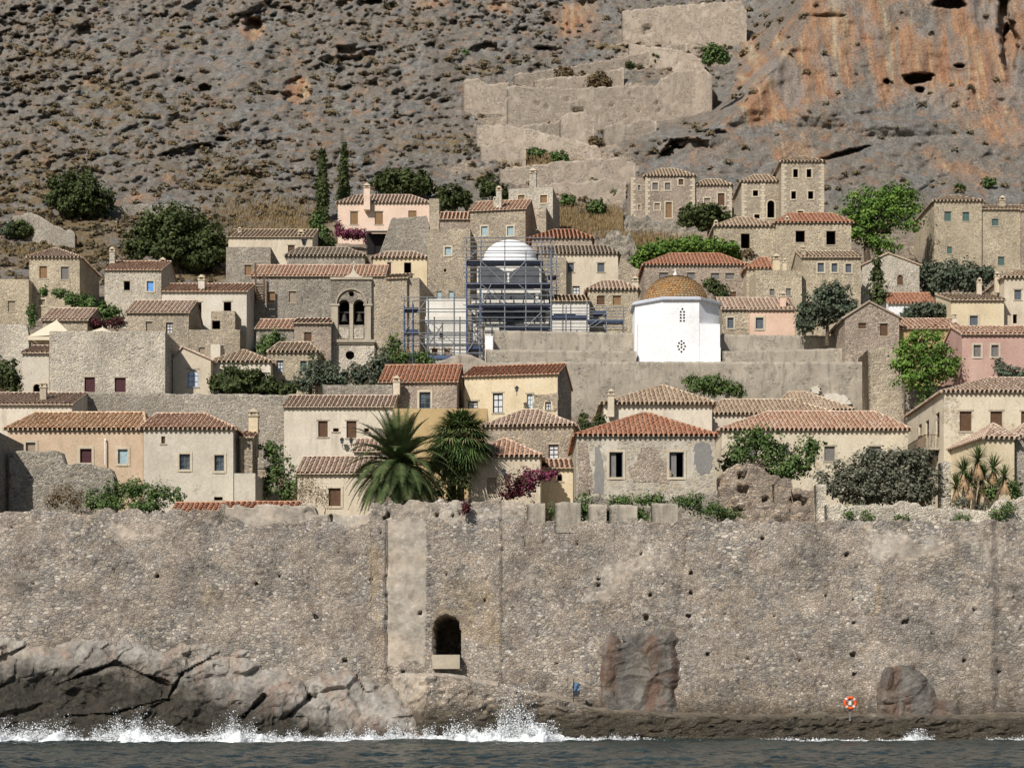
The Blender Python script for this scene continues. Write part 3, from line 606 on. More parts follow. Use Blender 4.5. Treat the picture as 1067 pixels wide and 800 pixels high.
# ------------------------------------------------------------ plants
def M_leaf(name, cols, tr=.25):
    t = NT(name); r = t.attr('rnd'); k = len(cols); c = t.ramp(r, [(i/(k-1), cols[i]) for i in range(k)])
    t.out(c, .75, .25); tb = t.n('BsdfTranslucent'); t.l(c, tb.inputs[0]); mx = t.n('MixShader'); mx.inputs[0].default_value = tr
    t.l(t.b.outputs[0], mx.inputs[1]); t.l(tb.outputs[0], mx.inputs[2]); t.l(mx.outputs[0], t.t.nodes['Material Output'].inputs[0]); return t.m
LEAF = dict(
    pine=M_leaf('bright_pine_needles', [(0.039,0.085,0.019),(0.109,0.209,0.038),(0.186,0.304,0.057),(0.262,0.380,0.085)]),
    dark=M_leaf('dark_green_leaves', [(0.035,0.047,0.017),(0.066,0.089,0.031),(0.101,0.130,0.043),(0.136,0.159,0.060)]),
    olive=M_leaf('olive_leaves', [(0.038,0.057,0.034),(0.085,0.114,0.072),(0.142,0.171,0.114),(0.228,0.257,0.180)]),
    greyo=M_leaf('grey_olive_leaves', [(0.061,0.067,0.041),(0.133,0.143,0.095),(0.204,0.209,0.152),(0.326,0.315,0.237)]),
    shrub=M_leaf('green_shrub_leaves', [(0.034,0.065,0.019),(0.085,0.142,0.042),(0.142,0.218,0.067),(0.228,0.285,0.114)]),
    dry=M_leaf('dry_shrub_twigs', [(0.112,0.080,0.048),(0.192,0.136,0.072),(0.256,0.192,0.104),(0.160,0.160,0.080)]),
    scrub=M_leaf('hillside_scrub_leaves', [(.10,.10,.06),(.20,.155,.09),(.27,.20,.105),(.22,.20,.15),(.32,.25,.15)], .35),
    bloom=M_leaf('magenta_bougainvillea', [(0.047,0.064,0.014),(0.164,0.048,0.067),(0.290,0.064,0.133),(0.398,0.160,0.228)]),
    redbloom=M_leaf('dark_red_bougainvillea', [(0.025,0.030,0.015),(0.080,0.020,0.025),(0.140,0.030,0.045),(0.050,0.060,0.020)]),
    grass=M_leaf('dry_straw_grass', [(0.200,0.150,0.070),(0.300,0.220,0.110),(0.380,0.280,0.150),(0.260,0.170,0.080)], .2),
    palm=M_leaf('date_palm_leaflets', [(0.024,0.042,0.014),(0.048,0.078,0.024),(0.083,0.119,0.042),(0.131,0.155,0.065)], .15),
    yucca=M_leaf('sword_leaves', [(0.045,0.075,0.022),(0.090,0.150,0.045),(0.135,0.210,0.068),(0.300,0.255,0.120)], .15))
MATS['bark'] = M_plain('tree_bark', (.11,.085,.06), .4, .95, .1, 3)
MATS['straw'] = M_plain('dead_fronds', (.36,.24,.14), .4, .95, .1, 3)
def leafmesh(name, C, N, sz, rnd, m, parent=None, asp=.6, **kw):
    n = len(C); N = N/(np.linalg.norm(N, axis=1)[:,None]+1e-9); r = rng.normal(size=(n, 3)); T = np.cross(N, r); T /= np.linalg.norm(T, axis=1)[:,None]+1e-9; B = np.cross(N, T)
    s = sz[:,None]; V = np.stack([C-T*s, C-B*s*asp, C+T*s, C+B*s*asp], 1).reshape(-1, 3)
    return npmesh(name, V, np.arange(4*n).reshape(n, 4), m, parent, smooth=False, rnd=rnd, **kw)
def crown_pts(C, R, n, clump, dens=44, flat=1., hole=.0):
    """leaf clumps in an ellipsoid with centre C, radii R"""
    k = n//dens+1; u = rng.normal(size=(k, 3)); u /= np.linalg.norm(u, axis=1)[:,None]; rr = rng.random(k)**.42
    cc = u*rr[:,None]; lump = 1+.36*fbm(u*1.9+C*.37, 2, 21)[:,None]*2; cc = C+cc*R*lump
    tone = rng.random(k); idx = rng.integers(0, k, n); q = rng.normal(size=(n, 3)); q /= np.linalg.norm(q, axis=1)[:,None]
    pts = cc[idx]+q*(clump*(.5+.8*rng.random(k))[idx]*rng.random(n)**.5*np.where(rng.random(n) < .1, 1.6, 1))[:,None]*np.array((1, 1, flat))
    nor = q*.7+u[idx]*.5+np.array((0, 0, .55))+rng.normal(size=(n, 3))*.35
    return pts, nor, np.clip(.55*tone[idx]+.5*rng.random(n)-.02, 0, 1)
def tree(name, label, blobs, D, kind='dark', pyb=None, leaf=.22, dens=1., cat='tree', group=None, trunk=True, clump=None, flat=1., depth=.8, pxt=None, asp=.6, hid=False):
    """blobs: (cx,cy,rx,ry[,dD]) in picture units at distance D"""
    k = D/F; cs, ns, rs = [], [], []; Dg = D
    leaf *= .72; b0 = blobs[0]; X = P(pxt if pxt else b0[0], b0[1], D)[0]; zb = min(CH+(HY-(pyb or max(b[1]+b[3] for b in blobs)))*k, 1e9)
    root = None
    org = np.array((X, D, zb-.4))
    for b in blobs:
        dd = b[4] if len(b) > 4 else 0; C = P(b[0], b[1], D+dd); R = np.array((b[2]*k, b[2]*k*depth, b[3]*k)); area = R[0]*R[2]+R[0]*R[1]
        n = int(min(22000, max(250, dens*area*9/(leaf*leaf*2.2))))
        cl_ = clump or max(.36, min(R)*.30); kk = int(np.clip(4.2*(R[0]*R[2]+R[0]*R[1])/(cl_*cl_), 12, 420)); n = max(n, kk*16); p, nn, r = crown_pts(C, R*.95, n, cl_, dens=max(8, n//kk), flat=flat); cs.append(p); ns.append(nn); rs.append(r)
    C = np.concatenate(cs)-org; N = np.concatenate(ns); r = np.concatenate(rs); sz = leaf*(.6+.8*rng.random(len(C)))
    if trunk:
        root = empty(name, org, label, cat, group); leafmesh('crown', C, N, sz, r, LEAF[kind], root, asp=asp)
        t = MB(); h = max(q[1] for q in [(0, 0)]); tops = [P(b[0], b[1], D)-org for b in blobs]; rt = max(.12, .05*(tops[0][2])); fk = np.array((0, 0, max(.4, tops[0][2]*.45)))
        bend = np.array((rt*.8*random.uniform(-1, 1), 0, fk[2]*.5)); t.tube((0,0,-.5), bend, rt*1.25, rt, 8); t.tube(bend, fk, rt, rt*.8, 8)
        for q in tops:
            for s in range(2):
                e = q+np.array((random.uniform(-.8, .8), random.uniform(-.8, .8), random.uniform(-.3, .6))); mid = (fk+e)/2+np.array((random.uniform(-.3, .3), 0, -.15)); t.tube(fk, mid, rt*.6, rt*.4, 6); t.tube(mid, e, rt*.4, rt*.12, 5)
        obj('trunk', t, MATS['bark'], root); return root
    o = leafmesh(name, C, N, sz, r, LEAF[kind], asp=asp, label=label, cat=cat, group=group); o.location = org.tolist(); return o
def blades(mb, base, dirs, L, w, droop=.4, seg=3, rnd=None):
    for d in dirs:
        d = np.array(d, float); d /= np.linalg.norm(d); sd = np.cross(d, (0,0,1.)); sd /= np.linalg.norm(sd)+1e-9; pts = []
        l = L*random.uniform(.8, 1.1); c = random.random() if rnd is None else rnd
        for k in range(seg+1):
            t = k/seg; pts.append(np.array(base)+d*l*t+np.array((0,0,-droop*l*t*t)))
        for k in range(seg):
            a, b = w*(1-.7*(k/seg)), w*(1-.7*((k+1)/seg)) if k < seg-1 else .01
            mb.quad(pts[k]-sd*a, pts[k]+sd*a, pts[k+1]+sd*b, pts[k+1]-sd*b, c)
def palm_frond(base, az, el, L, kind):
    mb = MB(); pts = []; p = np.array(base, float); d = np.array((math.cos(az)*math.cos(el), math.sin(az)*math.cos(el), math.sin(el))); n = 12
    for k in range(n+1):
        pts.append(p.copy()); p = p+d*L/n; d = d+np.array((0,0,-.092*(1+.6*math.cos(el)))); d /= np.linalg.norm(d)
    for k in range(n):
        a, b = pts[k], pts[k+1]; t = k/n; mb.tube(a, b, .045*(1-t)+.008, .045*(1-t-.08)+.008, 4, .9, False)
        dd = b-a; dd /= np.linalg.norm(dd); sd = np.cross(dd, (0,0,1.)); sd /= np.linalg.norm(sd)+1e-9; up = np.cross(sd, dd)
        if k < 1: continue
        ll = .74*math.sin(math.pi*min(1, .25+t*.85))+.12; c = random.random()*.6+.2
        for j in range(3):
            q = a+(b-a)*(j/3)
            for s in (-1, 1):
                tip = q+sd*s*ll*.72+dd*ll*.62+up*ll*.18+np.array((0, 0, -.12*ll)); wv = dd*.06
                mb.quad(q-wv, q+wv, tip+wv*.2, tip-wv*.2, min(1, c+random.random()*.25))
    return mb
def date_palm(label, px, py, D, pyb, L=3.4, n=64):
    C = P(px, py, D); zb = CH+(HY-pyb)/F*D; r = empty('date_palm', (C[0], C[1], zb-.5), label, 'palm tree'); h = C[2]-zb+.5
    t = MB(); m = 10
    for k in range(m): t.tube((0,0,h*k/m), (0,0,h*(k+1)/m+.04), .36, .30, 10, random.random())
    for k in range(60): a = k*2.4; z = h*(k/60); t.tube((.3*math.cos(a), .3*math.sin(a), z), (.48*math.cos(a), .48*math.sin(a), z+.2), .08, .03, 4)
    obj('trunk', t, MATS['bark'], r)
    for k in range(n):
        f = k/n; el = math.radians(84-112*f**.95+random.uniform(-7, 7)); az = k*2.39996
        obj('frond', palm_frond((.12*math.cos(az), .12*math.sin(az), h-.15*f*3), az, el, L*(random.uniform(.85, 1.08))*(.92 if f < .2 else 1), 0), LEAF['palm'], r)
def fan_palm(label, px, py, D, pyb, R=1.3, n=34):
    C = P(px, py, D); n = int(n*1.5); zb = CH+(HY-pyb)/F*D; r = empty('fan_palm', (C[0], C[1], zb-.5), label, 'palm tree'); h = C[2]-zb+.5
    t = MB(); t.tube((0,0,0), (0,0,h), .28, .2, 9); obj('trunk', t, MATS['bark'], r)
    for k in range(n):
        f = k/n; el = math.radians(80-125*f+random.uniform(-8, 8)); az = k*2.4; d = np.array((math.cos(az)*math.cos(el), math.sin(az)*math.cos(el), math.sin(el)))
        mb = MB(); b = np.array((0,0,h)); q = b+d*R*.55; mb.tube(b, q, .03, .02, 4, .9, False)
        sd = np.cross(d, (0,0,1.)); sd /= np.linalg.norm(sd)+1e-9; up = np.cross(sd, d)
        dirs = [d*math.cos(a)+sd*math.sin(a)+up*random.uniform(-.08, .12) for a in np.linspace(-1.75, 1.75, 24)]
        blades(mb, q, dirs, R*.72, .075, .42, 3); obj('frond', mb, LEAF['yucca' if f < .7 else 'shrub'], r)
def yucca(label, heads, D, pyb):
    C = P(heads[0][0], pyb, D); r = empty('yucca', (C[0], C[1], C[2]-.4), label, 'plant')
    for (px, py, R) in heads:
        q = P(px, py, D)-np.array((C[0], C[1], C[2]-.4)); dy = random.uniform(-.5, .5); t = MB(); t.tube((q[0]*.6, dy, 0), (q[0], dy, q[2]), .14, .1, 7); obj('stem', t, MATS['bark'], r)
        mb = MB(); dirs = []
        for k in range(110):
            el = math.radians(random.uniform(-35, 88)); az = random.uniform(0, 6.28); dirs.append((math.cos(az)*math.cos(el), math.sin(az)*math.cos(el), math.sin(el)))
        blades(mb, (q[0], dy, q[2]), dirs, R, .045, .12, 2); obj('leaf_rosette', mb, LEAF['yucca'], r)
        mb = MB(); dirs = [(math.cos(a)*.35, math.sin(a)*.35, -1) for a in np.linspace(0, 6, 40)]; blades(mb, (q[0], dy, q[2]-.05), dirs, R*1.25, .05, .0, 2); obj('dead_leaves', mb, MATS['straw'], r)
MATS['ruinred'] = M_stone('tumbled_ruin_stone', [(.56,.43,.32),(.24,.2,.165),(.62,.55,.45),(.42,.33,.26),(.5,.37,.25),(.16,.14,.12)], (.40,.33,.26), .3, .03)
# ============================================================ THE TOWN
ST = 'tan'
# ---- row just behind the sea wall
house('plaster_house', 'long low orange plastered house with tiled roof and dark red shuttered door', 8, 149, 447, 124, 'hip', 430, (38, 150), wall='orange', rm='r_straw', dep=8.5, wins=[(27,37,461,471,'s sand q'),(83.5,95.5,467.5,482,'ds wine q'),(123,133,468,483,'s paleblue q')], yb=520)
house('plaster_house', 'off-white rendered house with two glazed windows joined to the orange house', 149.4, 243, 446.5, 123.6, 'hip', 431, (150, 214), wall='wornwhite', rm='r_mid', dep=9, wins=[(168,172,454.5,462,'s brown'),(187,198,473,489,'g slate q'),(223.5,233.5,474,490.5,'g slate q'),(223,232,517.5,521,'o brown')], yb=524)
house('terrace_block', 'pale rendered terrace block beside the off-white house corner', 244, 266, 493, 122.4, 'flat', dep=6, wall='wornwhite', par=.15, yb=524, cat='building')
house('stair_hut', 'tiny stone stair hut with sloped tile roof and yellow chimney above the terrace block', 252, 263, 455, 124.6, 'shed', 449, dep=2.6, wall='tan', rm='r_mid', yb=493, chim=[(259,268.5,425,1.6,'yplaster')], cat='hut')
house('plaster_house', 'cream house with two brown shuttered windows behind the date palm', 296, 409, 423.5, 136, 'gx', 412.5, wall='cream2', rm='r_old', dep=8, wins=[(331.5,341.5,438.5,455,'s brown'),(361,371.5,438.5,456,'s brown'),(347,353,446,449.5,'o brown'),(379.5,384.5,446,449.5,'o brown')], yb=480)
house('ochre_annex', 'plain ochre plastered annex with flat top behind the fan palm', 409.5, 508, 425.5, 134.5, 'flat', dep=7, wall='ochre', par=.2, yb=500, cat='building')
house('porch_house', 'low cream porch house with brown tiled lean-to roof left of date palm', 310, 408, 493, 124, 'shed', 476, dep=4.3, wall='cream', rm='r_old', wins=[(342.5,355,508.5,527,'ds brown q')], yb=530)
house('tile_shelter', 'small tiled shelter roof half hidden by left fronds of date palm', 369, 400, 470, 129, 'shed', 457.5, dep=3, wall='cream2', rm='r_old', yb=500, cat='shelter')
house('plaster_house', 'small cream house with pointed four-sided brown roof behind bougainvillea', 488, 563, 475.5, 122, 'hip', 457, (524, 527), dep=7, wall='cream', rm='r_mid', wins=[(507.5,517.5,497.5,514.5,'s sand q')], yb=525, yaw=-3)
house('gabled_annex', 'narrow cream annex with falling roofline and small arched opening beside pointed-roof house', 563.8, 597, 487, 124.5, 'shed', 479, dep=3.5, wall='yplaster', rm='r_mid', wins=[(580.5,586,493.5,501,'o brown arch')], yb=510, cat='annex')
house('stone_house', 'grey stone house with low hipped roof and lace curtained window', 505, 597.5, 444, 130, 'hip', 427, (546, 560), wall='tan', rm='r_old', dep=7, wins=[(571.5,582,463,478,'g brown cur')], yb=500, yaw=-6)
h8 = house('plaster_house', 'long yellow plastered house under the long terracotta roof with three openings', 484, 581, 392, 144.5, 'gx', 381, wall='yplaster', rwall='grey', rm='r_new', yaw=-10, dep=8, wins=[(487.5,498,418,425,'g dark lin cur'),(513.5,524,409.5,430,'dg dark lin cur'),(549,555,410.5,426,'g paleblue cur'),(568,574,418.5,427,'g dark cur')], yb=440)
house('stone_house', 'brick-brown stone house with glazed blue-grey door left of yellow plastered house', 396, 476, 398, 143, 'gx', 380.5, wall='reddish', rm='r_new', dep=8.5, wins=[(437,448.5,408.5,425.5,'g slate q')], yb=440, chim=[(409.5,416.5,391,-1.2,'cream')], yaw=-3)
h9 = house('ruined_house', 'peeling stone and plaster house with bright orange pyramid roof and two tall windows', 600.5, 745, 453.5, 119, 'hip', 430.5, (670, 675), dep=9.5, wall='worn', rm='r_new', wins=[(635,649,471,497,'h slate q'),(697.5,712.5,471,497,'h slate q')], yb=525, cornice='stonetrim')
house('plaster_house', 'cream house with pale pyramid roof right behind the orange pyramid roof', 629, 742, 420.5, 134, 'hip', 402, (688, 693), dep=9, wall='cream2', rm='r_pale', yb=455, chim=[(633.5,640,405,-.6,'cream')], ov=.35)
house('long_house', 'cream wing with faded pale tile roof joining the pale pyramid roof', 743, 872, 431, 139, 'hip', 416.5, (752, 822), dep=8, wall='cream2', rm='r_pale', yb=470)
house('long_house', 'pale tiled hip roofed house with only its roof above the brown-roofed long house', 806, 888, 427, 146, 'hip', 408.5, (822, 840), dep=8, wall='cream', rm='r_pale', yb=450)
house('long_house', 'long yellowish stone house with wide weathered brown roof behind grey olive', 752, 946, 447.5, 128, 'hip', 429, (800, 912), dep=9.5, wall='wornyellow', rm='r_mid', wins=[(775,789,463,478,'s grey'),(812,822,464,478,'s grey'),(859,870,465,480,'s grey'),(905,918,465,482,'s grey')], yb=500)
house('mansion', 'tall cream stone mansion with brown shutters and iron balcony on its left side', 983.5, 1150, 408, 125, 'hip', 394, (1030, 1110), wall='wornyellow', rm='r_old', dep=11.5, wins=[(1000,1012.5,428.5,449,'s brown'),(1032,1044.5,428.5,449.5,'s brown'),(1064,1076,428.5,449.5,'s brown')], lw=[(957,960.5,442,453,'s sand'),(964.5,968,438,456,'dg brown'),(975,979,430,456,'dg brown')], yb=520)
house('plaster_house', 'low cream house with brown hip roof in front of tall cream mansion', 1027, 1057, 456, 119, 'hip', 441, (1066, 1068), dep=7, wall='yplaster', rm='r_old', yb=520, yaw=8)
house('shaded_gable_block', 'grey block standing for the shaded gable at right picture edge below the low cream house', 1057.5, 1120, 455, 119.8, 'hip', 440, (1070, 1110), dep=7, wall='grey', rm='r_old', yb=520)  # shaded gable side of the cream house, its shade put into grey stone
house('tower', 'dark shaded stone tower at the left edge on the sea wall', -110, -9, 446, 113.2, 'flat', dep=7.5, wall='grey', yb=535, cat='tower')
# ---- left middle
house('plaster_house', 'cream house with striped brown tile roof and chimney at left edge', -60, 75, 421, 136, 'gx', 409.5, wall='cream2', rm='r_old', chim=[(41.5,48,397,1.2,'stonetrim')], yb=445, dep=9)
house('stone_hall', 'large pale stone hall with flat top and two wine red shuttered windows', 51.5, 172, 345, 150, 'flat', dep=9.3, wall='pale', wins=[(88,99,393,408.5,'s wine'),(119.5,131,393.5,408.5,'s wine')], yb=412, cat='building')
house('stone_annex', 'narrow cream stone annex with tiny tile roof left of the pale stone hall', 23.5, 51, 367.5, 151, 'shed', 360.5, dep=4, wall='wornwhite', rm='r_old', wins=[(34.5,42,400,410,'o brown arch')], yb=412, cat='annex')
house('stone_house', 'yellow stone house with hipped roof, brown window and grey shutter at upper left', 30.5, 83, 268, 190, 'hip', 259, (55, 60), wall='yellow', rm='r_old', dep=9, wins=[(41,49,277.5,290,'s tanwood'),(63.5,71.5,278,291,'s grey'),(40,47,312,318,'s sand q')], yb=335)
house('stone_building', 'tall yellow stone wall block at the left edge beside the hipped stone house', -60, 30, 291, 188.5, 'flat', dep=8, wall='yellow', wins=[(8,16,313.5,325,'s sand')], yb=345, cat='building')
house('stone_house', 'low stone house with short brown roof above the cream parasols', 44, 91, 333.5, 166, 'gx', 321.5, wall='tan', rm='r_old', dep=7, yb=350)
house('stone_house', 'pinkish stone house with one bright blue shutter and two chimneys', 109, 168, 281, 186, 'gx', 272.5, wall='pale', rm='r_mid', wins=[(129,135.5,293,302.5,'o brown'),(153,160,293,303.5,'s blue q')], chim=[(114,119.5,257,3.2,'pale'),(166.5,172.5,268,4.5,'pale')], yb=330)
house('stone_house', 'tan stone house with wide tiled roof and two small windows below blue shutter house', 132, 196.5, 325.5, 168.5, 'gx', 313.5, wall='tan', rm='r_old', dep=8, wins=[(152,158.5,335,346,'s sand'),(173,180,336,347,'g brown cur')], yb=370)
house('whitewashed_house', 'whitewashed house with dark side wall and two unglazed openings', 168.5, 257, 303.5, 176, 'gx', 296, wall='white', rm='r_mid', wins=[(203.5,210,315,341,'o brown'),(233,241,314.5,325,'o brown lin')], chim=[(206.5,213,286,.6,'white')], yb=372, dep=10)
house('stone_outhouse', 'small stone outhouse with dark square opening in front of whitewashed house', 220, 245, 324, 171.5, 'flat', dep=4, wall='tan', wins=[(221,229.5,334,343,'o brown')], par=.15, yb=350, cat='outhouse')
house('stone_outhouse', 'low stone terrace house with small shutter below the whitewashed house', 196.8, 250, 343.5, 168, 'flat', dep=3.4, wall='tan', wins=[(207,213.5,362,371,'s sand'),(229.5,233,360,371,'o brown')], par=.2, yb=378, cat='outhouse')
house('plaster_block', 'cream box shaped block above the arched blue window', 219.5, 229.5, 358.5, 163.5, 'flat', dep=2.6, wall='cream2', par=.1, yb=378, cat='block')
house('plaster_house', 'cream gable house with one arched blue window', 180, 219.6, 374, 153, 'gy', 361, 190, dep=7, wall='cream', rm='r_old', wins=[(195.5,206.5,385,403,'g blue arch cur')], yb=412)
house('plaster_house', 'low cream house with pale pyramid roof behind the dense green trees', 219.8, 282, 377, 154.5, 'hip', 365, (252, 256), wall='cream2', rm='r_pale', dep=8, yb=412)
house('stone_house', 'yellow stone house with pale roof and blue window half hidden by trees', 282, 331, 366.5, 156, 'hip', 357, (291, 322), wall='yellow', rm='r_pale', dep=8, wins=[(288,295,375.5,387.5,'g slate cur'),(313,319.5,376,388,'s green')], yb=412)
house('stone_house', 'small stone house with red-brown tile strip roof above a round green shrub', 267, 306, 342, 165.5, 'shed', 333, dep=3.4, wall='grey', rm='r_mid', yb=380)
house('stone_house', 'brown-grey stone house with small square window left of the bell tower', 306.4, 345, 336.5, 165, 'shed', 332, dep=3.6, wall='reddish', rm='r_old', wins=[(317,324.5,346,355.5,'s brown')], yb=380)
house('stone_tower_house', 'square grey stone tower house with flat top and small blocked window', 235.5, 282, 257.5, 191, 'flat', dep=10, wall='grey', wins=[(255,262,276,287,'s tanwood')], yb=320, cat='house')
house('church_building', 'massive grey stone church block behind the bell tower', 262, 401, 287.5, 181, 'gx', 276.5, wall='grey', rm='r_mid', wins=[(279,286.5,304,315.5,'s tanwood'),(301,308.5,303.5,315.5,'s sand')], yb=345, cornice='stonetrim', dep=8, cat='church')
house('stone_house', 'grey stone house with mossy pale tile roof above the church block', 299, 380, 266.5, 198, 'hip', 258, (312, 362), wall='grey', rm='r_stone', yb=295, dep=8, wins=[(317.5,323,278,284,'o brown')])
house('plaster_house', 'pale yellow house with long tiled roof and brown window above tower house', 238, 325.5, 246.8, 211, 'gx', 239.5, wall='cream', rm='r_pale', yb=272, wins=[(300,307,255.5,266,'s brown')], chim=[(248,251.5,236.5,2.5,'cream'),(310.5,316.5,239,1,'cream')])
house('stone_building', 'stone building with dark arch added as shadow and square dark hole right of bell tower', 388.5, 437, 291, 178, 'flat', dep=9, wall='tan', wins=[(404,410.5,299,305.5,'o brown'),(404.5,414,308.5,389,'do brown arch')], yb=395, cat='building', yaw=-8, par=.2)  # arched dark opening is added, standing in for the bell tower's cast shadow
house('tile_hood', 'small tiled lean-to on stone building right of the bell tower', 403, 424, 290, 177.4, 'shed', 285.8, dep=3, wall='tan', rm='r_pale', yb=299, cat='annex', yaw=-8)
house('pink_house', 'pale pink two storey house with hipped roof and tall chimney', 352, 448, 211.3, 231, 'hip', 203.3, (372, 428), wall='pink', rm='r_old', wins=[(365,373,220.5,234,'s tanwood'),(390.5,399,220.5,234,'s tanwood'),(425.5,434,219.5,226.5,'s tanwood')], chim=[(379,385.5,190.5,-.9,'pink')], yb=262, dep=11)
house('stone_annex', 'stone stair turret attached to right end of pink house', 447.2, 457.6, 207, 229, 'flat', dep=5, wall='tan', yb=250, par=.2, cat='annex')
house('yellow_house', 'small pale yellow house with dark doorway under the grey rough tower wall', 388.5, 445, 268.5, 200, 'hip', 262.5, (402, 432), wall='yplaster', rm='r_old', dep=6, wins=[(403.5,407.5,273.5,285.5,'s wine'),(421,428.5,273.5,286.5,'do brown')], yb=296)
house('stone_tower', 'tall tan stone tower with small pale blue window left of scaffolded dome', 445.5, 490, 239, 193, 'flat', dep=7, wall='tan', wins=[(463.5,470,257.5,266,'s paleblue q'),(462.5,465,280,283.5,'o brown'),(455,460,303.5,312,'s paleblue'),(467.5,472.5,303.5,312,'s paleblue')], yb=320, yaw=-5, cat='tower')
house('stone_house', 'low stone house with small brown roof behind the tan stone tower', 458.5, 490, 228.5, 206, 'shed', 221.5, dep=5, wall='reddish', rm='r_mid', yb=250)
house('stone_house', 'tan stone house with two pale blue windows behind the scaffolded dome', 490, 547.5, 220, 204, 'gx', 209.5, wall='tan', rm='r_mid', wins=[(501.5,508,236,245.5,'s paleblue q'),(528.5,535,236,245.5,'s paleblue q')], chim=[(517,522.5,193.5,.3,'pale'),(514,517,205,.6,'pale')], yb=270, yaw=-9, dep=8.5)
house('stone_house', 'square stone house with two brown shutters and stout chimney above the dome', 530, 576, 197, 228, 'flat', dep=8, wall='pale', wins=[(540,546.5,203.5,210.5,'s tanwood q'),(563,570,203.5,211.5,'s tanwood q')], chim=[(551.5,558.5,175,1.5,'pale')], yb=250, yaw=-8)
house('stone_wing', 'narrow stone wing in shadow below the square stone house with brown shutters', 548.5, 569, 217, 212, 'flat', dep=8, wall='tan', yb=250, yaw=-10, cat='wing')
house('stone_house', 'dark stone house with low red-brown hipped roof right of the dome', 554, 617, 248, 200, 'hip', 239.5, (577, 598), wall='reddish', rm='r_new', yb=270)
house('plaster_house', 'tall cream-yellow plastered house with grey stone tile roof beside the dome', 561, 644, 264, 183, 'hip', 256.3, (560, 632), wall='cream', rm='r_stone', wins=[(591.5,598,274,283.5,'s slate'),(622.5,629.8,274,283.5,'s slate'),(596.5,604,298,306.5,'g dark cur')], yb=330, ov=.25)
house('stone_pilaster_block', 'stone buttress block at left corner of tall cream-yellow house', 562, 590, 268, 182, 'flat', dep=1.0, wall='tan', yb=330, par=.05, cat='buttress')
house('stone_house', 'tan stone house with small brown hipped roof and brown wooden window near white chapel', 612.5, 665, 301.5, 172, 'hip', 293, (628, 648), wall='yellow', rm='r_old', wins=[(622,630,308,317.5,'s brown'),(638.5,647,308,318,'s tanwood')], chim=[(658.8,665,287.5,.5,'cream')], yb=350, dep=7)
# ---- right middle and top
house('long_house', 'long stone house with terracotta hipped roof and brown lintels behind chapel', 671.5, 777, 276, 190, 'hip', 264.3, (698, 750), wall='reddish', rm='r_new', wins=[(687,696,284,291.5,'s grey lin'),(716,724,284,291,'s grey lin'),(741,749.5,284.5,291,'s grey lin'),(756,765,284.5,291,'s grey lin'),(761,767,304,311,'s brown'),(777.5,781.5,292,301,'do brown')], yb=322, dep=9)
house('stone_house', 'small terracotta hipped roof house squeezed right of the long stone house', 778, 806, 279.5, 187, 'hip', 268.5, (792, 800), wall='yellow', rm='r_new', yb=310, chim=[(805.5,812.5,264,-.5,'yplaster'),(815.5,819.5,269,3,'yplaster')], dep=7)
house('stone_house', 'pale stone house with three slate shuttered windows in a row', 835.5, 897, 268, 183, 'gx', 262, wall='yellow', rm='r_pale', wins=[(852,858.5,274,283.5,'s slate q'),(866.5,872.5,274.5,283.5,'s slate q'),(881,887,275,284,'s slate q')], yb=330, chim=[(835,839.5,256,.4,'yellow')], dep=7)
house('stone_house', 'lower pale stone wing with flat top left of the three shuttered windows', 787.5, 835.5, 281.5, 182, 'flat', dep=8, wall='yellow', wins=[(802,807,301,308,'s grey'),(819,824,300.5,308,'s grey')], yb=330, par=.3)
house('stone_house', 'stone house with red hipped roof and two large black window openings', 808.5, 887, 232, 205, 'hip', 222.5, (822, 868), wall='yellow', rm='r_new', wins=[(829,838.8,240.5,252.5,'o brown'),(861,870.8,240.8,255,'o brown')], yb=280, chim=[(818,822,225,.2,'yellow')], dep=8)
house('stone_house', 'stone house with pale orange hipped roof and one tall black doorway', 745.5, 808.2, 235.6, 205.5, 'hip', 227, (766, 784), wall='yellow', rm='r_pale', wins=[(772,781.3,243.5,259,'do brown')], yb=280, chim=[(744,748,229,.2,'yellow')], dep=8)
house('tower_house', 'tan tower house with arched black doorway and pale corner stones', 773, 814, 189.3, 226, 'hip', 182.5, (785, 800), wall='tan', rm='r_pale', wins=[(784.5,790,198.5,204.5,'o brown q'),(786,791.5,223.5,229,'o brown q'),(799.5,807,209,227,'do brown arch q')], quoin=('L','795'), yb=240, dep=8)
house('tower_house', 'tallest square stone tower house with four black windows and pale corners', 814.5, 858.5, 168.5, 223.5, 'hip', 163.3, (832, 840), wall='tan', rm='r_pale', wins=[(826.5,831.5,176.5,185,'o brown q'),(840.5,845.5,176.5,185,'o brown q'),(824.5,829.5,199.5,207.5,'o brown q'),(842,847.5,199.5,207.5,'o brown q'),(831,837,220,226,'o brown q')], quoin=('L','R'), yb=240, dep=9)
house('stone_mansion', 'upper stone mansion with wooden door and pale corner stones under cliff', 672.5, 724, 183.3, 240, 'hip', 176, (688, 704), wall='reddish', rm='r_pale', wins=[(679.8,685.5,190.5,198,'s grey q'),(692.8,698.5,190.5,198,'s grey q'),(707,712,186.8,192.8,'s brown q'),(682,687.5,211.8,218.8,'s sand q'),(693.5,700,210.8,227,'ds tanwood q')], quoin=('L','R'), yb=232, dep=9, cat='house')
house('stone_wing', 'narrow stone turret with pale corners at left end of the upper mansion', 657.5, 672.3, 185, 240.8, 'flat', dep=7, wall='reddish', wins=[(664.5,667.5,193,198.5,'s grey q'),(664.5,667.5,213.5,219,'s sand q')], quoin=('L',), yb=232, par=.2, cat='wing')
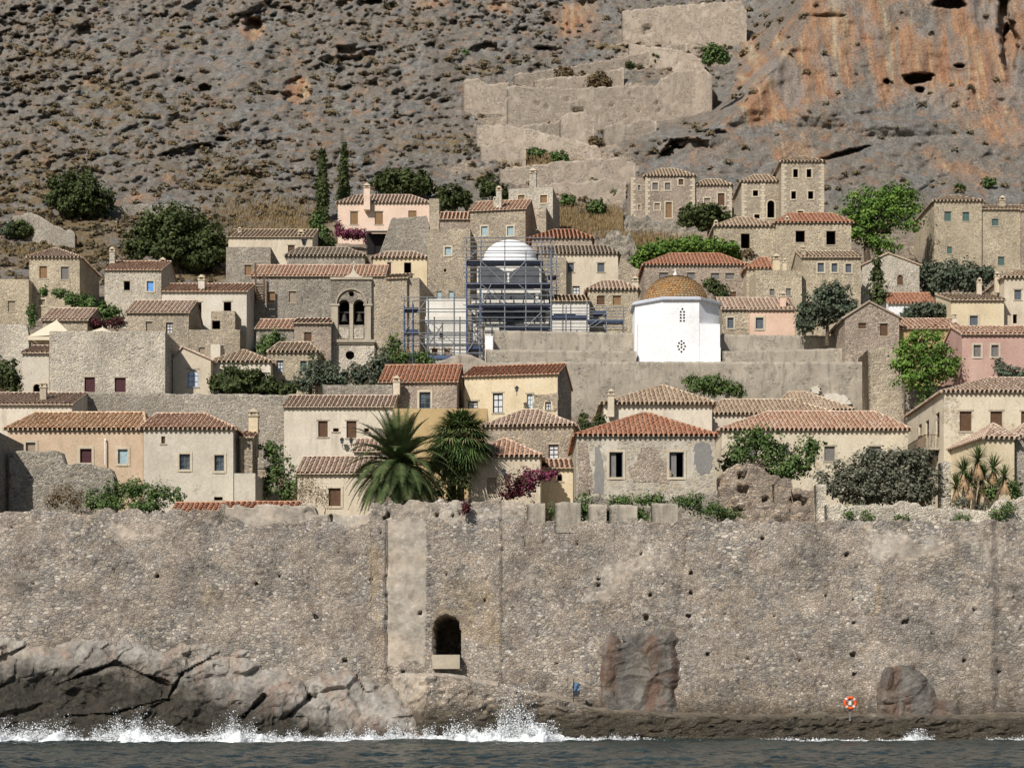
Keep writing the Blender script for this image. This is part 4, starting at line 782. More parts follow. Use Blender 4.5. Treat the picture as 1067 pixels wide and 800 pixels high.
house('stone_house', 'stone house with two doors and low pale roof beside upper mansion', 724.4, 762.5, 193, 240.3, 'hip', 187, (735, 750), wall='reddish', rm='r_pale', wins=[(733.8,740,206.5,214,'s sand q'),(748,755,201.5,214,'s brown q'),(714,714.5,203,203.5,'o brown')][:2], quoin=('R',), yb=232, dep=8)
house('stone_house', 'low house with pale stone walls and brown roof right of the white chapel', 752.5, 781, 322, 167.5, 'gx', 310.5, wall='tan', rm='r_old', wins=[(758,764.3,331,342,'s slate q')], yb=355, dep=8)
house('salmon_house', 'bright salmon pink house with one slate shutter and pink chimney', 781.3, 828, 322.3, 167, 'gx', 310.8, wall='salmon', rm='r_old', wins=[(787.5,795.5,331,342.5,'s slate q')], chim=[(813,819,303.5,.4,'salmon')], yb=355, dep=8)
house('gabled_church', 'pale stone gable house with small brown arched window beneath big pine', 898.5, 958, 275.5, 190, 'gy', 263.5, 925.5, wall='pale', rm='r_pale', wins=[(935,941,286.5,297,'s brown arch')], yb=320, dep=10, cat='house')
house('low_roof_house', 'small white scalloped house with red-brown tile roof below gable house', 926, 975, 316, 178.5, 'gx', 305.5, wall='chalk', rm='r_new', yb=330, chim=[(980.5,984.5,310,1,'chalk')], dep=6, cornice='trim')
house('castle_house', 'large pale stone mansion with green shutters high at the right edge', 973.5, 1023, 209.5, 215, 'hip', 204, (988, 996), wall='yellow', rm='r_pale', wins=[(984,991,220.5,230.5,'s green'),(1003,1010,221,230.5,'s green'),(987,992,257,264.5,'s green')], yb=290, dep=11, cat='house')
house('castle_house', 'lower pale stone wing with two green shutters at right edge', 1023.2, 1064, 218, 215.3, 'gx', 214, wall='yellow', rm='r_pale', wins=[(1033.5,1040.5,228,235.3,'s green'),(1040,1046.5,267.5,276.5,'s green')], yb=290, chim=[(1041.5,1047.5,203.5,2,'yellow')], dep=9, cat='house')
house('castle_house', 'reddish stone house at the far right edge beside pale wing', 1064.3, 1150, 219, 214.8, 'gx', 214, wall='reddish', rm='r_pale', yb=290, dep=9)
house('yellow_house', 'ochre-yellow house with slate shutter and dark door at the right edge', 1046.5, 1120, 289, 171.5, 'hip', 281.5, (1060, 1105), wall='cream', rm='r_pale', wins=[(1057,1064.3,302,312.3,'s slate'),(1055.5,1059.8,327.5,337,'do brown')], yb=350, dep=8, chim=[(1037,1041.5,283,1.5,'cream')])
house('yellow_house', 'low yellow house with white framed window left of ochre-yellow house', 991, 1046.2, 312.5, 170.5, 'shed', 306.5, wall='yplaster', rm='r_pale', wins=[(1010.5,1019,329,339,'s slate q')], yb=350, dep=6, chim=[(1018.5,1023,289,4.5,'cream')])
house('pink_house', 'faded pink house with brown tile strip roof and two grey shuttered windows', 1002.5, 1120, 348, 150, 'gx', 340.3, wall='pink2', rm='r_mid', wins=[(1014.5,1022,359.5,371.5,'s grey q'),(1033,1040.5,359.5,371.5,'s grey q')], yb=410, dep=7)
house('gabled_house', 'small grey stone gable house with brown shutters above the bastion', 880.5, 937, 330, 158, 'gy', 314, 905.5, wall='reddish', rm='r_stone', wins=[(894.5,902.5,336.5,342.5,'s brown'),(917,925,337,350,'s brown')], yb=372, dep=7, cat='house')
house('ochre_house', 'ochre house with brown roof and small window behind bright green pine', 937.5, 1001, 342, 159, 'gx', 332.5, wall='ochre', rm='r_mid', wins=[(987,993,350.5,357.5,'s green')], yb=375, dep=8, chim=[(992.5,997,326,2,'white')])

# ---- retaining walls, terraces, bastions
pwall('terrace_wall', 'long grey stone terrace wall below the pale stone hall', [(76, 409), (175, 410), (298, 411), (345, 412)], 462, 141, 1.5, 'grey', .06, deep=2)
pwall('terrace_wall', 'low stone parapet wall left of brick-brown stone house', [(336, 401), (409, 401)], 425, 141.8, .6, 'grey', .05, deep=2)
pwall('boundary_wall', 'pale rendered boundary wall at left edge above dark bush', [(-120, 336), (29, 338), (30, 352)], 385, 164, .8, 'pale', .05, deep=2)
pwall('terrace_wall', 'upper rendered retaining wall between scaffolding and white chapel', [(514, 344), (664, 347)], 368, 163.5, 2.0, 'render', .02, deep=3, amp=.015)
pwall('terrace_wall', 'upper rendered retaining wall right of the white chapel', [(751, 348.5), (828, 349.5), (905, 350.5)], 372, 163, 2.0, 'render', .02, deep=3, amp=.015)
pwall('terrace_wall', 'stepped middle retaining wall right of the white chapel with pale top', [(753, 366), (912, 362)], 381, 159.5, 3.5, 'render', .03, deep=3, amp=.02)
pwall('terrace_wall', 'stepped middle retaining wall under scaffolding left of the white chapel', [(506, 364), (663, 366)], 381, 159.5, 3.5, 'render', .03, deep=3, amp=.025)
pwall('fortress_wall', 'great grey rendered fortress wall below white chapel with white patches', [(470, 378), (560, 377), (905, 377), (930, 379)], 470, 156.2, 3.4, 'render', .03, deep=3, amp=.03)
pwall('bastion', 'sloping stone bastion at right end of fortress wall', [(904, 364), (925, 362), (938, 366), (946, 420), (954, 440)], 470, 153.8, 4.5, 'tan', .1, deep=3, amp=.08, cat='bastion', batter=.12)
pwall('rock_knoll_wall', 'rough rubble wall behind the bright pine', [(943, 400), (975, 404), (1003, 402), (1010, 400)], 440, 152.5, 1.2, 'grey', .2, deep=2)
house('whitewashed_block', 'narrow bright white block at left end of the retaining wall', 505.5, 513.5, 350, 162.2, 'flat', dep=2, wall='chalk', par=.1, yb=377, cat='block')
pwall('earth_mound', 'brown plastered mound roof under the scaffolding', [(447, 381), (465, 374), (482, 367), (500, 373), (512, 381)], 385, 153, 5, 'render', .05, deep=2, cat='roof', amp=.05)
# rough tower wall below pink house
pwall('tower_wall', 'rough grey ruined tower wall beneath the pink house', [(394, 266), (402, 246), (408, 227), (446, 226), (447, 232)], 276, 210, 5, 'grey', .12, deep=2)
# ruins on top of the sea wall
pwall('ruined_wall', 'stepped ruined stone wall below the orange plastered house', [(10, 472), (20, 469), (64, 471), (66, 483), (100, 484), (116, 488), (119, 500)], 540, 116.2, 1.2, 'grey', .08, deep=1, amp=.08)
pwall('ruined_wall', 'crumbling ruin gable with square black niche right of the peeling house', [(748, 499), (753, 490), (760, 487), (768, 483), (779, 482), (787, 485), (795, 489), (802, 495), (809, 498)], 545, 115.4, .9, 'ruinred', .16, deep=1, amp=.09, step=.15, holes=[(775,509.5,10,7),(773,495,7,6),(797,520,4,4)])
pwall('ruined_wall', 'broken ruin wall with two low dark openings behind gate pillar', [(806, 505), (811, 497), (820, 496), (824, 497), (825, 508), (833, 507), (840, 512), (850, 511)], 545, 114.9, .9, 'ruinred', .16, deep=1, amp=.09, step=.15, holes=[(829,519,11,5),(838,523,4,8)])
pwall('ruined_wall', 'low front heap of fallen ruin stones on the sea wall top', [(752, 531), (765, 524), (781, 521), (792, 529), (806, 526), (822, 531), (836, 534), (848, 538)], 546, 113.6, 1.0, 'ruinred', .3, deep=1, amp=.14, step=.15, holes=[(770,530,14,2.5)])
pwall('stone_pillar', 'squared stone gate pillar at right end of the ruin', [(850, 504.5), (861, 504.5)], 545, 113.4, .7, 'pale', .03, deep=1, cat='pillar')
pwall('stone_pillar', 'rough stone pillar left of the sword-leaved yuccas', [(980, 482), (983, 479), (991, 480)], 528, 116.8, .8, 'pale', .12, deep=1, cat='pillar')
pwall('parapet_wall', 'low stone parapet along right half of the sea wall', [(861, 526), (930, 526.5), (938, 523), (958, 523), (962, 528), (1030, 531), (1040, 522), (1067, 518), (1160, 516)], 546, 112.6, .9, 'pale', .1, deep=1, amp=.08)
pwall('rubble_bank', 'rubble bank under the wild greenery below the peeling house', [(598, 520), (650, 517), (700, 520), (750, 512)], 548, 115.6, 1.5, 'grey', .2, deep=1, amp=.2)
# hillside fortification
hw = lambda name, label, pts, yb, th=1.0, mat='ruin', off=0, **k: pwall(name, label, pts, yb, (lambda x, yb=yb, off=off: hillD(x, np.interp(x, [pts[0][0], pts[-1][0]], yb if hasattr(yb, '__len__') else [yb, yb]))-.5+off), th, mat, .2, amp=.045, deep=2.5, step=.35, **k)
hw('fortress_ruin', 'ruined gabled fortress wall end at left of the zigzag path', [(482, 86), (490, 82), (497, 82), (508, 88), (530, 87)], 112, off=-2.5)
hw('fortress_ruin', 'long ruined stone wall with putlog holes across the zigzag path', [(528, 90), (600, 92), (640, 90), (684, 90), (688, 82), (706, 74), (735, 73), (742, 80)], [134, 118], off=-3, holes=[(602,115,11,4),(638,110,2.5,2),(652,122,2,2),(655,99,2,2),(665,115,2,2),(684,108,2,2),(686,116,2,2),(570,112,2,2),(560,108,2,2),(590,103,2,2)])
hw('fortress_ruin', 'uppermost wide stone fortification with small arched cave opening', [(648, 12), (700, 6), (740, 3), (772, 1), (778, 12)], [38, 44], off=-2, holes=[(675,31,9,9)])
hw('path_wall', 'pale parapet wall of upper zigzag path', [(535, 78), (600, 68), (650, 60), (700, 47), (716, 44)], [88, 56], off=-2)
hw('path_wall', 'curving parapet wall of middle zigzag path', [(496, 131), (530, 131), (560, 137), (600, 147), (623, 152), (626, 160)], [142, 168], off=-2.5)
hw('path_wall', 'lower ruined path wall above the stone houses', [(520, 176), (560, 172), (610, 166), (645, 164), (662, 170)], [188, 184], off=-2.5)
hw('path_wall', 'short terrace wall low on the left slope above dark round tree', [(118, 216), (150, 213), (200, 214)], 222, mat='grey')
hw('path_wall', 'tumbled drystone wall left above the yellow stone house', [(12, 224), (35, 222), (60, 236), (78, 242)], [246, 258], mat='grey')
pwall('rubble_terrace', 'tumbled rubble terrace in dry grass right of brown hipped roof', [(617, 246), (640, 241), (655, 243), (664, 256)], 268, 207, 2, 'grey', .5, deep=2, amp=.35)
pwall('rubble_terrace', 'grassy rubble terrace below the upper stone mansion', [(650, 222), (680, 229), (720, 232), (765, 230)], 244, 236, 1.2, 'grey', .4, deep=2, amp=.25)
pwall('garden_wall', 'brown stone garden wall above bright green shrubs', [(612, 262), (640, 262), (672, 285)], 300, 197, 1.2, 'tan', .2, deep=2)

patch(h9, 'cement_patch', [(724,463),(731,459.5),(741,463),(743,480),(739,493),(728,494),(723,482)], 'cement', label='grey cement patch')
patch(h9, 'exposed_stone', [(668,467),(682,465),(688,475),(700,492),(697,503),(660,502),(655,488),(663,480)], 'reddish', label='patch of exposed rubble stone')
patch(h9, 'exposed_stone', [(602,461),(611,461),(614,475),(617,500),(616,515),(602,516)], 'reddish', label='exposed corner stones')
patch(h9, 'damp_stain', [(620,467),(625,464),(628,480),(629,515),(619,515)], 'cement', .015, label='dark grey damp strip')
patch(h8, 'exposed_stone', [(554,411),(581,410),(580.5,428.5),(576,428.5),(575,418),(567,418),(566,428.5),(556,428.5),(556,411.5)], 'tan', .015, label='exposed stone corner')

def slab(name, label, pts, D, mat, th=.04, cat='patch', sub=6, jit=.8):
    Q = []
    for i in range(len(pts)):
        a, b = np.array(pts[i], float), np.array(pts[(i+1)%len(pts)], float)
        for k in range(sub): Q.append(a+(b-a)*k/sub+rng.normal(size=2)*jit)
    f = [P(x, y, D-th) for x, y in Q]; b = [P(x, y, D+.3) for x, y in Q]; c = np.mean(b, 0); n = len(Q); m = MB()
    m.add([q-c for q in f]+[q-c for q in b], [tuple(range(n-1, -1, -1))]+[(i, (i+1)%n, n+(i+1)%n, n+i) for i in range(n)]); o = obj(name, m, MATS[mat], label=label, cat=cat, kind='thing'); o.location = c.tolist(); return o
slab('lime_patch', 'larger ragged white lime patch on the fortress wall below right', [(858,411),(868,409),(884,414),(887,421),(876,423),(872,430),(862,427),(857,419)], 156.0, 'white')
slab('lime_patch', 'small white lime patch near top of fortress wall at right', [(845,403),(852,402),(856,407),(851,411),(845,409)], 156.0, 'white')

hw('path_wall', 'small curved pale parapet over the arch of long ruined wall', [(583,126),(590,118),(602,116),(612,117),(619,124)], 142, off=-4)
hw('path_wall', 'sloping pale path edge left of small curved parapet', [(541,133),(560,129),(582,127),(590,123)], [146,140], off=-3.5)
hw('path_wall', 'broken terrace stub under the upper zigzag path', [(556,84),(580,80),(606,79),(632,75),(650,70)], [92,82], off=-2.3)
hw('path_wall', 'low stub wall left of middle zigzag path', [(500,152),(516,148),(534,151),(548,157)], [166,168], off=-2.6)
hw('path_wall', 'stepped stub wall below uppermost fortification', [(655,45),(676,49),(700,50),(722,57),(734,62)], [58,74], off=-2.2)
hw('path_wall', 'short broken wall beside the grey ridge and agave thicket', [(700,86),(716,80),(730,84),(741,90),(748,100)], [104,112], off=-3.4)
hw('path_wall', 'tumbled wall on the grey slope above grassy slope', [(556,196),(580,190),(604,191),(628,186),(652,190)], [202,200], off=-2.2)
hw('path_wall', 'ragged wall end by the dry bush under long ruined wall', [(628,134),(640,128),(655,130),(668,124),(684,127)], [146,138], off=-3.6)
# ============================================================ SEA WALL
def M_seawall():
    t = NT('sea_wall_masonry'); m = t.n('Attribute'); m.attribute_name = 'msk'; s = t.n('SeparateColor'); t.l(m.outputs['Color'], s.inputs[0]); R, G, B = s.outputs
    c, h = stone_nodes(t, [(.47,.42,.36),(.25,.235,.22),(.53,.45,.35),(.17,.16,.152),(.74,.69,.61),(.38,.32,.27),(.31,.295,.28),(.48,.38,.27)], (.45,.395,.335), .19, .03, 1.35)
    c_b, h_b = stone_nodes(t, [(.29,.28,.265),(.54,.48,.39),(.19,.182,.172),(.68,.62,.53),(.40,.34,.275),(.34,.325,.305)], (.33,.295,.255), .33, .03, 1.8); msz = t.ramp(t.noise(t.pos, .28, 6, .72), [(.47, 0), (.55, 1)]); c = t.mix(msz, c, c_b); h = t.mix(msz, h, h_b)
    c = t.mix(1, c, t.ramp(t.noise(t.pos, .33, 6, .7), [(.3, .62), (.5, .98), (.7, 1.32)]), 'MULTIPLY'); c = t.mix(t.math('MULTIPLY', t.ramp(t.noise(t.scale((1, 1, .5)), .6, 6, .75), [(.5, 0), (.68, 1)]), .5), c, t.mix(1, c, (.62,.56,.50), 'MULTIPLY'))
    n = t.noise(t.pos, .9, 6, .75); c = t.mix(.8, c, t.ramp(t.noise(t.scale((1, 1, 1.3)), 3.2, 5, .8), [(.34, .45), (.46, 1.0), (.62, 1.28)]), 'MULTIPLY')
    pl = t.ramp(t.noise(t.pos, 2.2, 6, .7), [(.3, (.31,.28,.23)), (.5, (.42,.375,.31)), (.7, (.52,.47,.39))])
    mk = lambda q, lo=.42, hi=.62: t.ramp(t.math('ADD', q, t.math('MULTIPLY', t.math('SUBTRACT', n, .5), 1.1)), [(lo, 0), (hi, 1)])
    c = t.mix(t.math('MULTIPLY', mk(R, .36, .9), .68), c, pl)
    c = t.mix(t.math('MULTIPLY', mk(G), .35), c, (.52,.38,.21)); c = t.mix(t.math('MULTIPLY', t.ramp(t.noise(t.pos, .5, 7, .75), [(.46, 0), (.62, 1)]), .38), c, (.56,.44,.33)); c = t.mix(t.math('MULTIPLY', t.ramp(t.noise(t.scale((1, 1, 1.2)), 1.1, 6, .75), [(.5, 0), (.62, 1)]), .55), c, t.mix(1, c, (.50,.48,.47), 'MULTIPLY'))
    # algae and wetness near the water line
    sp = t.n('SeparateXYZ'); t.l(t.pos, sp.inputs[0]); z = t.math('ADD', sp.outputs[2], t.math('MULTIPLY', t.math('SUBTRACT', n, .5), -2.2))
    wet = t.ramp(t.math('MULTIPLY', z, .25), [(.3, 1), (.62, 0)])
    c = t.mix(t.math('MULTIPLY', wet, .85), c, t.mix(t.ramp(n, [(.4, 0), (.66, 1)]), (.026,.025,.019), (.085,.07,.042))); c = t.mix(t.math('MULTIPLY', t.ramp(t.math('MULTIPLY', z, .25), [(.45, 1), (1, 0)]), .45), c, t.mix(1, c, (.42,.38,.30), 'MULTIPLY'))
    c = t.mix(B, c, greyed((.12,.105,.085), 1))
    hh = t.mix(mk(R), h, t.math('MULTIPLY', n, .8)); t.bump(hh, .07, 1.0); return t.out(c, .93, .15)
def sea_wall():
    step = .105; xs = np.arange(-46, 46.1, step); px = xs/110*F+CX
    tp = np.interp(px, [-240, 0, 60, 62, 100, 102, 175, 230, 232, 328, 330, 386, 388, 546, 548, 709, 711, 1340], [533, 533, 532, 535, 535, 531, 533, 533, 527, 528, 536, 536, 523, 522, 544, 543, 543, 543])
    zt = CH+(HY-tp)/F*110; nz = 140; rows = []; X = xs
    nj = fbm(np.stack([xs/.7, xs*0, xs*0], 1), 3, 2); zt = zt+.10*nj+.09*np.round(vn(np.stack([xs/.45, xs*0+3, xs*0], 1), 6)*2)
    z0 = -1.0
    for j in range(nz+1): rows.append(np.stack([X, X*0+110, z0+(zt-z0)*(j/nz)], 1))
    V = np.concatenate(rows); x, z = V[:,0], V[:,2]; pxx = x/110*F+CX; pyy = HY-(z-CH)/110*F
    wx_ = 16*fbm(V/1.1, 4, 141); y = 110-.035*(13.8-z)-.32*(pxx+.12*wx_ < 403)-.15*((pxx+.12*wx_ > 403)&(pxx+.22*wx_ < 522))+.05*(pxx+.3*wx_ > 718)-.25*sstep(pxx, 900, 906)*sstep(1040-pxx, 0, 10)
    d1, d2, c = worley(V*np.array((1/.42, .5, 1/.27)), 31); e1, e2, cc = worley(V*np.array((1/.22, .5, 1/.16)), 33)
    wx, wy = 16*fbm(V/2.2, 4, 141), 14*fbm(V/2.0, 4, 142); zone = lambda a, b, c_, d, s=20: (lambda X_, Y_: sstep(X_, a, a+s)*sstep(b-X_, 0, s)*sstep(Y_, c_, c_+s)*sstep(d-Y_, 0, s))(pxx+wx*(s > 6), pyy+wy)
    nz1 = fbm(V/3.0, 4, 41); nz2 = fbm(V/1.1, 3, 42)
    plaster = np.clip(zone(401, 446, 540, 695, 5)*1.1+zone(340, 700, 500, 548, 8)*.5+zone(60, 175, 530, 580)*.45+zone(233, 385, 515, 545, 5)*.9+zone(620, 1200, 535, 600)*.3+zone(900, 1300, 545, 590)*.25+zone(520, 700, 545, 640)*.35+.55*nz1, 0, 1)
    yel = np.clip(zone(20, 80, 560, 640)*.3+zone(200, 260, 600, 645)*.45+zone(385, 403, 545, 720, 7)*.5+zone(505, 522, 600, 740, 7)*.5+zone(440, 520, 560, 680)*.5+zone(900, 916, 545, 700, 7)*.5+zone(740, 790, 560, 700)*.25+.5*fbm(V/2.2, 4, 47), 0, 1)
    dark = np.clip(zone(0, 240, 600, 660)*.12+.35*np.clip(fbm(V/1.7, 4, 49)-.15, 0, 1)*3*zone(0, 400, 560, 720)*.4+zone(980, 1340, 640, 770)*.15, 0, .5)
    am = 1-.8*plaster
    y = y-am*(.07*(c-.5)*np.clip((d2-d1)*4, 0, 1)+.06*(cc-.5))-.08*nz2-.25*nz1
    rnd_ = random.Random(3); holes = [(430, 640), (437, 640)][:0]
    for a, b, w, h in [(465, 598, 3, 3), (508, 602, 3, 3), (448, 573, 3, 3), (397, 555, 4, 4), (438, 639, 5, 4), (165, 600, 5, 4), (120, 595, 3, 3), (37, 607, 3, 3), (37, 585, 3, 3), (268, 608, 4, 4), (292, 600, 4, 5), (283, 619, 4, 3), (263, 570, 3, 3), (332, 571, 3, 3), (387, 604, 5, 3), (330, 643, 5, 4), (352, 575, 3, 3), (360, 688, 5, 4), (505, 625, 3, 4), (668, 576, 4, 4), (691, 607, 4, 3), (677, 620, 5, 5), (674, 643, 6, 7), (720, 597, 5, 4), (719, 617, 5, 4), (717, 641, 5, 4), (737, 681, 5, 4), (779, 686, 5, 3), (795, 561, 4, 4), (623, 610, 4, 4), (623, 604, 4, 3), (566, 643, 3, 3), (602, 566, 4, 4), (882, 578, 5, 4), (889, 649, 4, 4), (889, 682, 6, 5), (889, 702, 5, 5), (833, 687, 4, 4), (942, 648, 7, 5), (1014, 635, 4, 4), (1062, 655, 4, 4), (1003, 688, 5, 4), (13, 549, 4, 3), (480, 535, 3, 5), (405, 537, 4, 6), (455, 537, 5, 5), (345, 540, 5, 7), (329, 537, 4, 4), (401, 540, 4, 4), (472, 537, 4, 5), (1040, 700, 4, 3), (970, 660, 4, 3), (860, 620, 3, 3), (755, 640, 3, 3), (580, 690, 4, 3), (420, 700, 5, 4), (545, 560, 3, 3), (640, 690, 4, 3)]+[(rnd_.uniform(10, 1060), rnd_.uniform(555, 700), 2, 2) for _ in range(16)]:
        y = y+np.where((np.abs(pxx-a+.3*wx*.1) < w/2-.6)&(np.abs(pyy-b) < h/2-.5), .55, 0)
    r = 13.2; aw = ((np.abs(pxx-465.8) < 13.6)&(pyy > 655)&(pyy < 682))|((((pxx-465.8)/13.6)**2+((pyy-656)/14)**2 < 1+.10*nz2*2)&(pyy <= 656)); y = y+np.where(aw, 7, 0)
    pan = ((np.abs(pxx-322) < 5)&(np.abs(pyy-540) < 8)); y = y+np.where(pan, .12, 0)
    # timber gap / seams
    y = y+.10*(np.abs(pxx-403.5+wx_*.12) < 1.0)*(pyy > 545)*(pyy < 700)+.1*(np.abs(pxx-444-(pyy-600)*.0) < .9)*(pyy > 560)*(pyy < 690)*(nz2 > -.1)+.10*(np.abs(pxx-(718-(pyy-545)*.12)) < 1.0)*(pyy < 640)*(pyy > 550)
    V[:,1] = y; n = len(xs); top = V[-n:].copy(); extra = []
    for k in (1, 2, 3): q = top.copy(); q[:,1] = 110+.5*k; q[:,2] += .04*fbm(q/.4, 2, 5); extra.append(q)
    q = top.copy(); q[:,1] = 111.52; q[:,2] = 9; extra.append(q)
    VV = np.concatenate([V]+extra); m = np.stack([plaster, yel, dark], 1); mm = np.concatenate([m]+[m[-n:]*np.array((1, 1, 1))]*4)
    root = empty('sea_wall', (0, 110, 0), 'massive rubble sea wall with dark arched doorway rising straight from water', 'sea wall')
    MW = MATS['seawall'] = M_seawall()
    o = npmesh('wall_face', VV-np.array((0, 110, 0)), gridq(len(VV)//n, n), MW, root, smooth=True, msk=mm)
    for i, (a, b, yt, D) in enumerate([(549, 568, 524, 110.05), (578, 605, 523, 110.05), (613, 632, 525, 110.05), (635, 664, 526, 110.05), (679, 706, 524, 110.05), (558, 560, 541, 109.6)][:5]):
        k = pwall('merlon', None, [(a, yt+1), (a+2, yt), (b-2, yt), (b, yt+1)], 550, D, .9, 'render', .04, cat=None, amp=.03, parent=root, deep=.3, step=.2); k.location = (0, -110, 0)
    s = MB(); c = P(465, 684, 109.3)-np.array((0, 110, 0)); s.box(c[0]-.85, c[0]+.85, c[1]-.55, c[1]+.9, c[2]-.75, c[2]+.12); obj('door_step', s, MATS['stonetrim'], root)
    MATS['void']
sea_wall()
# lean-to tile roofs on the wall top
house('lean_to', 'terracotta tiled lean-to roof sitting on the sea wall top', 176.5, 232, 537.5, 110.5, 'shed', 524, dep=2.6, wall='tan', rm='r_new', yb=541, cornice=None, cat='roof', ov=.1)
house('lean_to', 'thin strip of terracotta tiles along sea wall right of tiled lean-to', 232.6, 309, 529.5, 111.6, 'shed', 523.2, dep=1.6, wall='tan', rm='r_new', yb=533, cornice=None, cat='roof', ov=.1)
# ---- natural rock at the foot of the wall
def M_rock(name, dark=1., orange=.5):
    t = NT(name); p = t.pos; a = t.noise(p, .8, 8, .7); f = t.noise(p, 4, 6, .75); s = t.noise(t.scale((1.3, 1.3, .3)), .7, 5, .7)
    c = t.ramp(a, [(.3, greyed((.19,.175,.155), dark)), (.46, greyed((.33,.305,.27), dark)), (.6, greyed((.45,.42,.37), dark)), (.72, greyed((.60,.56,.49), dark))])
    c = t.mix(t.math('MULTIPLY', t.ramp(s, [(.48, 0), (.62, 1)]), orange), c, greyed((.33,.19,.125), dark)); c = t.mix(t.math('MULTIPLY', t.ramp(t.noise(p, .45, 5, .7), [(.5, 0), (.66, 1)]), .6), c, greyed((.50,.43,.34), dark))
    sp = t.n('SeparateXYZ'); t.l(p, sp.inputs[0]); z = t.math('ADD', sp.outputs[2], t.math('MULTIPLY', t.math('SUBTRACT', t.noise(p, .35, 5, .7), .5), -5)); z = t.math('ADD', z, t.math('MAXIMUM', t.math('MULTIPLY', t.math('ADD', sp.outputs[0], 13.0), .26), -2.9))
    wet = t.ramp(t.math('MULTIPLY', z, .2), [(.16, 1), (.52, 0)]); c = t.mix(t.math('MULTIPLY', wet, .94), c, t.mix(t.ramp(f, [(.4, 0), (.6, 1)]), (.018,.017,.014), (.05,.042,.026)))  # dark base is wetness plus overhang shade put into the colour at left
    c = t.mix(.7, c, t.ramp(f, [(.28, .5), (.7, 1.3)]), 'MULTIPLY'); t.bump(t.math('ADD', f, a), .22, .9)
    return t.out(c, t.ramp(wet, [(0, .9), (1, .55)]), .3)
MATS['rock'] = M_rock('sea_rock'); MATS['rock_b'] = M_rock('brown_sea_rock', .52, .8)
def polysd(px, py, poly):
    d = np.full(px.shape, 1e9); ins = np.zeros(px.shape, bool); n = len(poly)
    for i in range(n):
        (x0, y0), (x1, y1) = poly[i], poly[(i+1)%n]; ex, ey = x1-x0, y1-y0; t = np.clip(((px-x0)*ex+(py-y0)*ey)/(ex*ex+ey*ey), 0, 1)
        d = np.minimum(d, np.hypot(px-x0-t*ex, py-y0-t*ey)); c = ((y0 > py) != (y1 > py)) & (px < (x1-x0)*(py-y0)/(y1-y0+1e-9)+x0); ins ^= c
    return np.where(ins, d, -d)
def rock(name, label, poly, dep, mat, D0=110.3, cracks=(), width=18, amp=1., st=1.5, seed=0, flat=0, cat='rock'):
    xs = [q[0] for q in poly]; ys = [q[1] for q in poly]; cx = np.arange(min(xs)-4, max(xs)+4, st); cy = np.arange(min(ys)-4, min(max(ys)+4, 792), st)
    gx, gy = np.meshgrid(cx, cy); px, py = gx.ravel(), gy.ravel(); W0 = np.stack([(px-CX)/F*108, px*0+108, CH+(HY-py)/F*108], 1)
    sd = polysd(px, py, poly)+min(9, width*.45)*fbm(W0/1.0, 3, 60+seed); d1, d2, c = worley(W0/np.array((2.6, 3, 1.7))+.4*fbm(W0/1.5, 2, 61)[:,None], 62+seed); e1, e2, c2 = worley(W0/np.array((.9, 1, .65))+.4*fbm(W0/.6, 2, 63)[:,None], 64+seed)
    h = dep(px, py)*sstep(sd, 0, width)+amp*sstep(sd, 0, 10)*(1.3*(c-.45)*np.clip((d2-d1)*4, 0, 1)+.6*(c2-.5)*np.clip((e2-e1)*4, 0, 1)+.7*fbm(W0/2.4, 4, 66+seed)+.14*fbm(W0/.5, 3, 67))
    for pts in cracks:
        for (x0, y0), (x1, y1) in zip(pts[:-1], pts[1:]):
            t = np.clip(((px-x0)*(x1-x0)+(py-y0)*(y1-y0))/((x1-x0)**2+(y1-y0)**2), 0, 1); dd = np.hypot(px-x0-t*(x1-x0), py-y0-t*(y1-y0))+4.5*fbm(W0/1.2, 3, 5); h = h-.55*sstep(2.0-dd, 0, 2)-.35*((dd < 7)&(py > y0+t*(y1-y0)))*(1-np.clip(dd, 0, 7)/7)
    D = D0-h; V = np.stack([(px-CX)/F*D, D, CH+(HY-py)/F*D], 1); b = np.array((V[:,0].mean(), 110, 0)); keep = (sd > 0).reshape(gx.shape); kk = keep[:-1,:-1]&keep[1:,1:]&keep[:-1,1:]&keep[1:,:-1]
    o = npmesh(name, V-b, gridq(len(cy), len(cx), kk)[:, ::-1], MATS[mat], smooth=False, label=label, cat=cat); o.location = b.tolist()
rock('sea_rock', 'huge fractured grey rock outcrop below the left part of the sea wall', [(-190, 620), (-10, 636), (22, 626), (42, 622), (58, 655), (92, 636), (118, 626), (138, 640), (170, 664), (205, 650), (270, 642), (280, 682), (318, 694), (350, 690), (385, 692), (412, 700), (430, 720), (470, 742), (520, 752), (560, 764), (600, 785), (600, 800), (-190, 800)], lambda x, y: .12+np.clip((y-655)/115, 0, 1)**1.2*3.4*(1-.35*sstep(x, 330, 520))+.9*np.exp(-((x-90)/70)**2-((y-690)/26)**2), 'rock', D0=110.05, amp=.62, width=26, cracks=[[(-10, 692), (35, 668), (62, 655), (80, 660)], [(60, 712), (120, 690), (175, 712)], [(262, 665), (225, 682), (190, 700), (175, 728), (160, 735)], [(318, 700), (322, 725), (300, 745)], [(170, 728), (120, 742), (70, 745)], [(372, 702), (380, 720)], [(275, 725), (255, 745)]], seed=1)
rock('sea_rock', 'rounded grey-brown boulder face beside the blue bag on the sea wall', [(622, 668), (640, 652), (668, 650), (700, 654), (711, 662), (712, 700), (712, 756), (660, 760), (622, 752), (615, 715)], lambda x, y: .55+.1*np.sin(x/9.), 'rock_b', D0=109.92, width=16, amp=.3, st=1.2, seed=5, cracks=[[(643, 655), (648, 668)]])
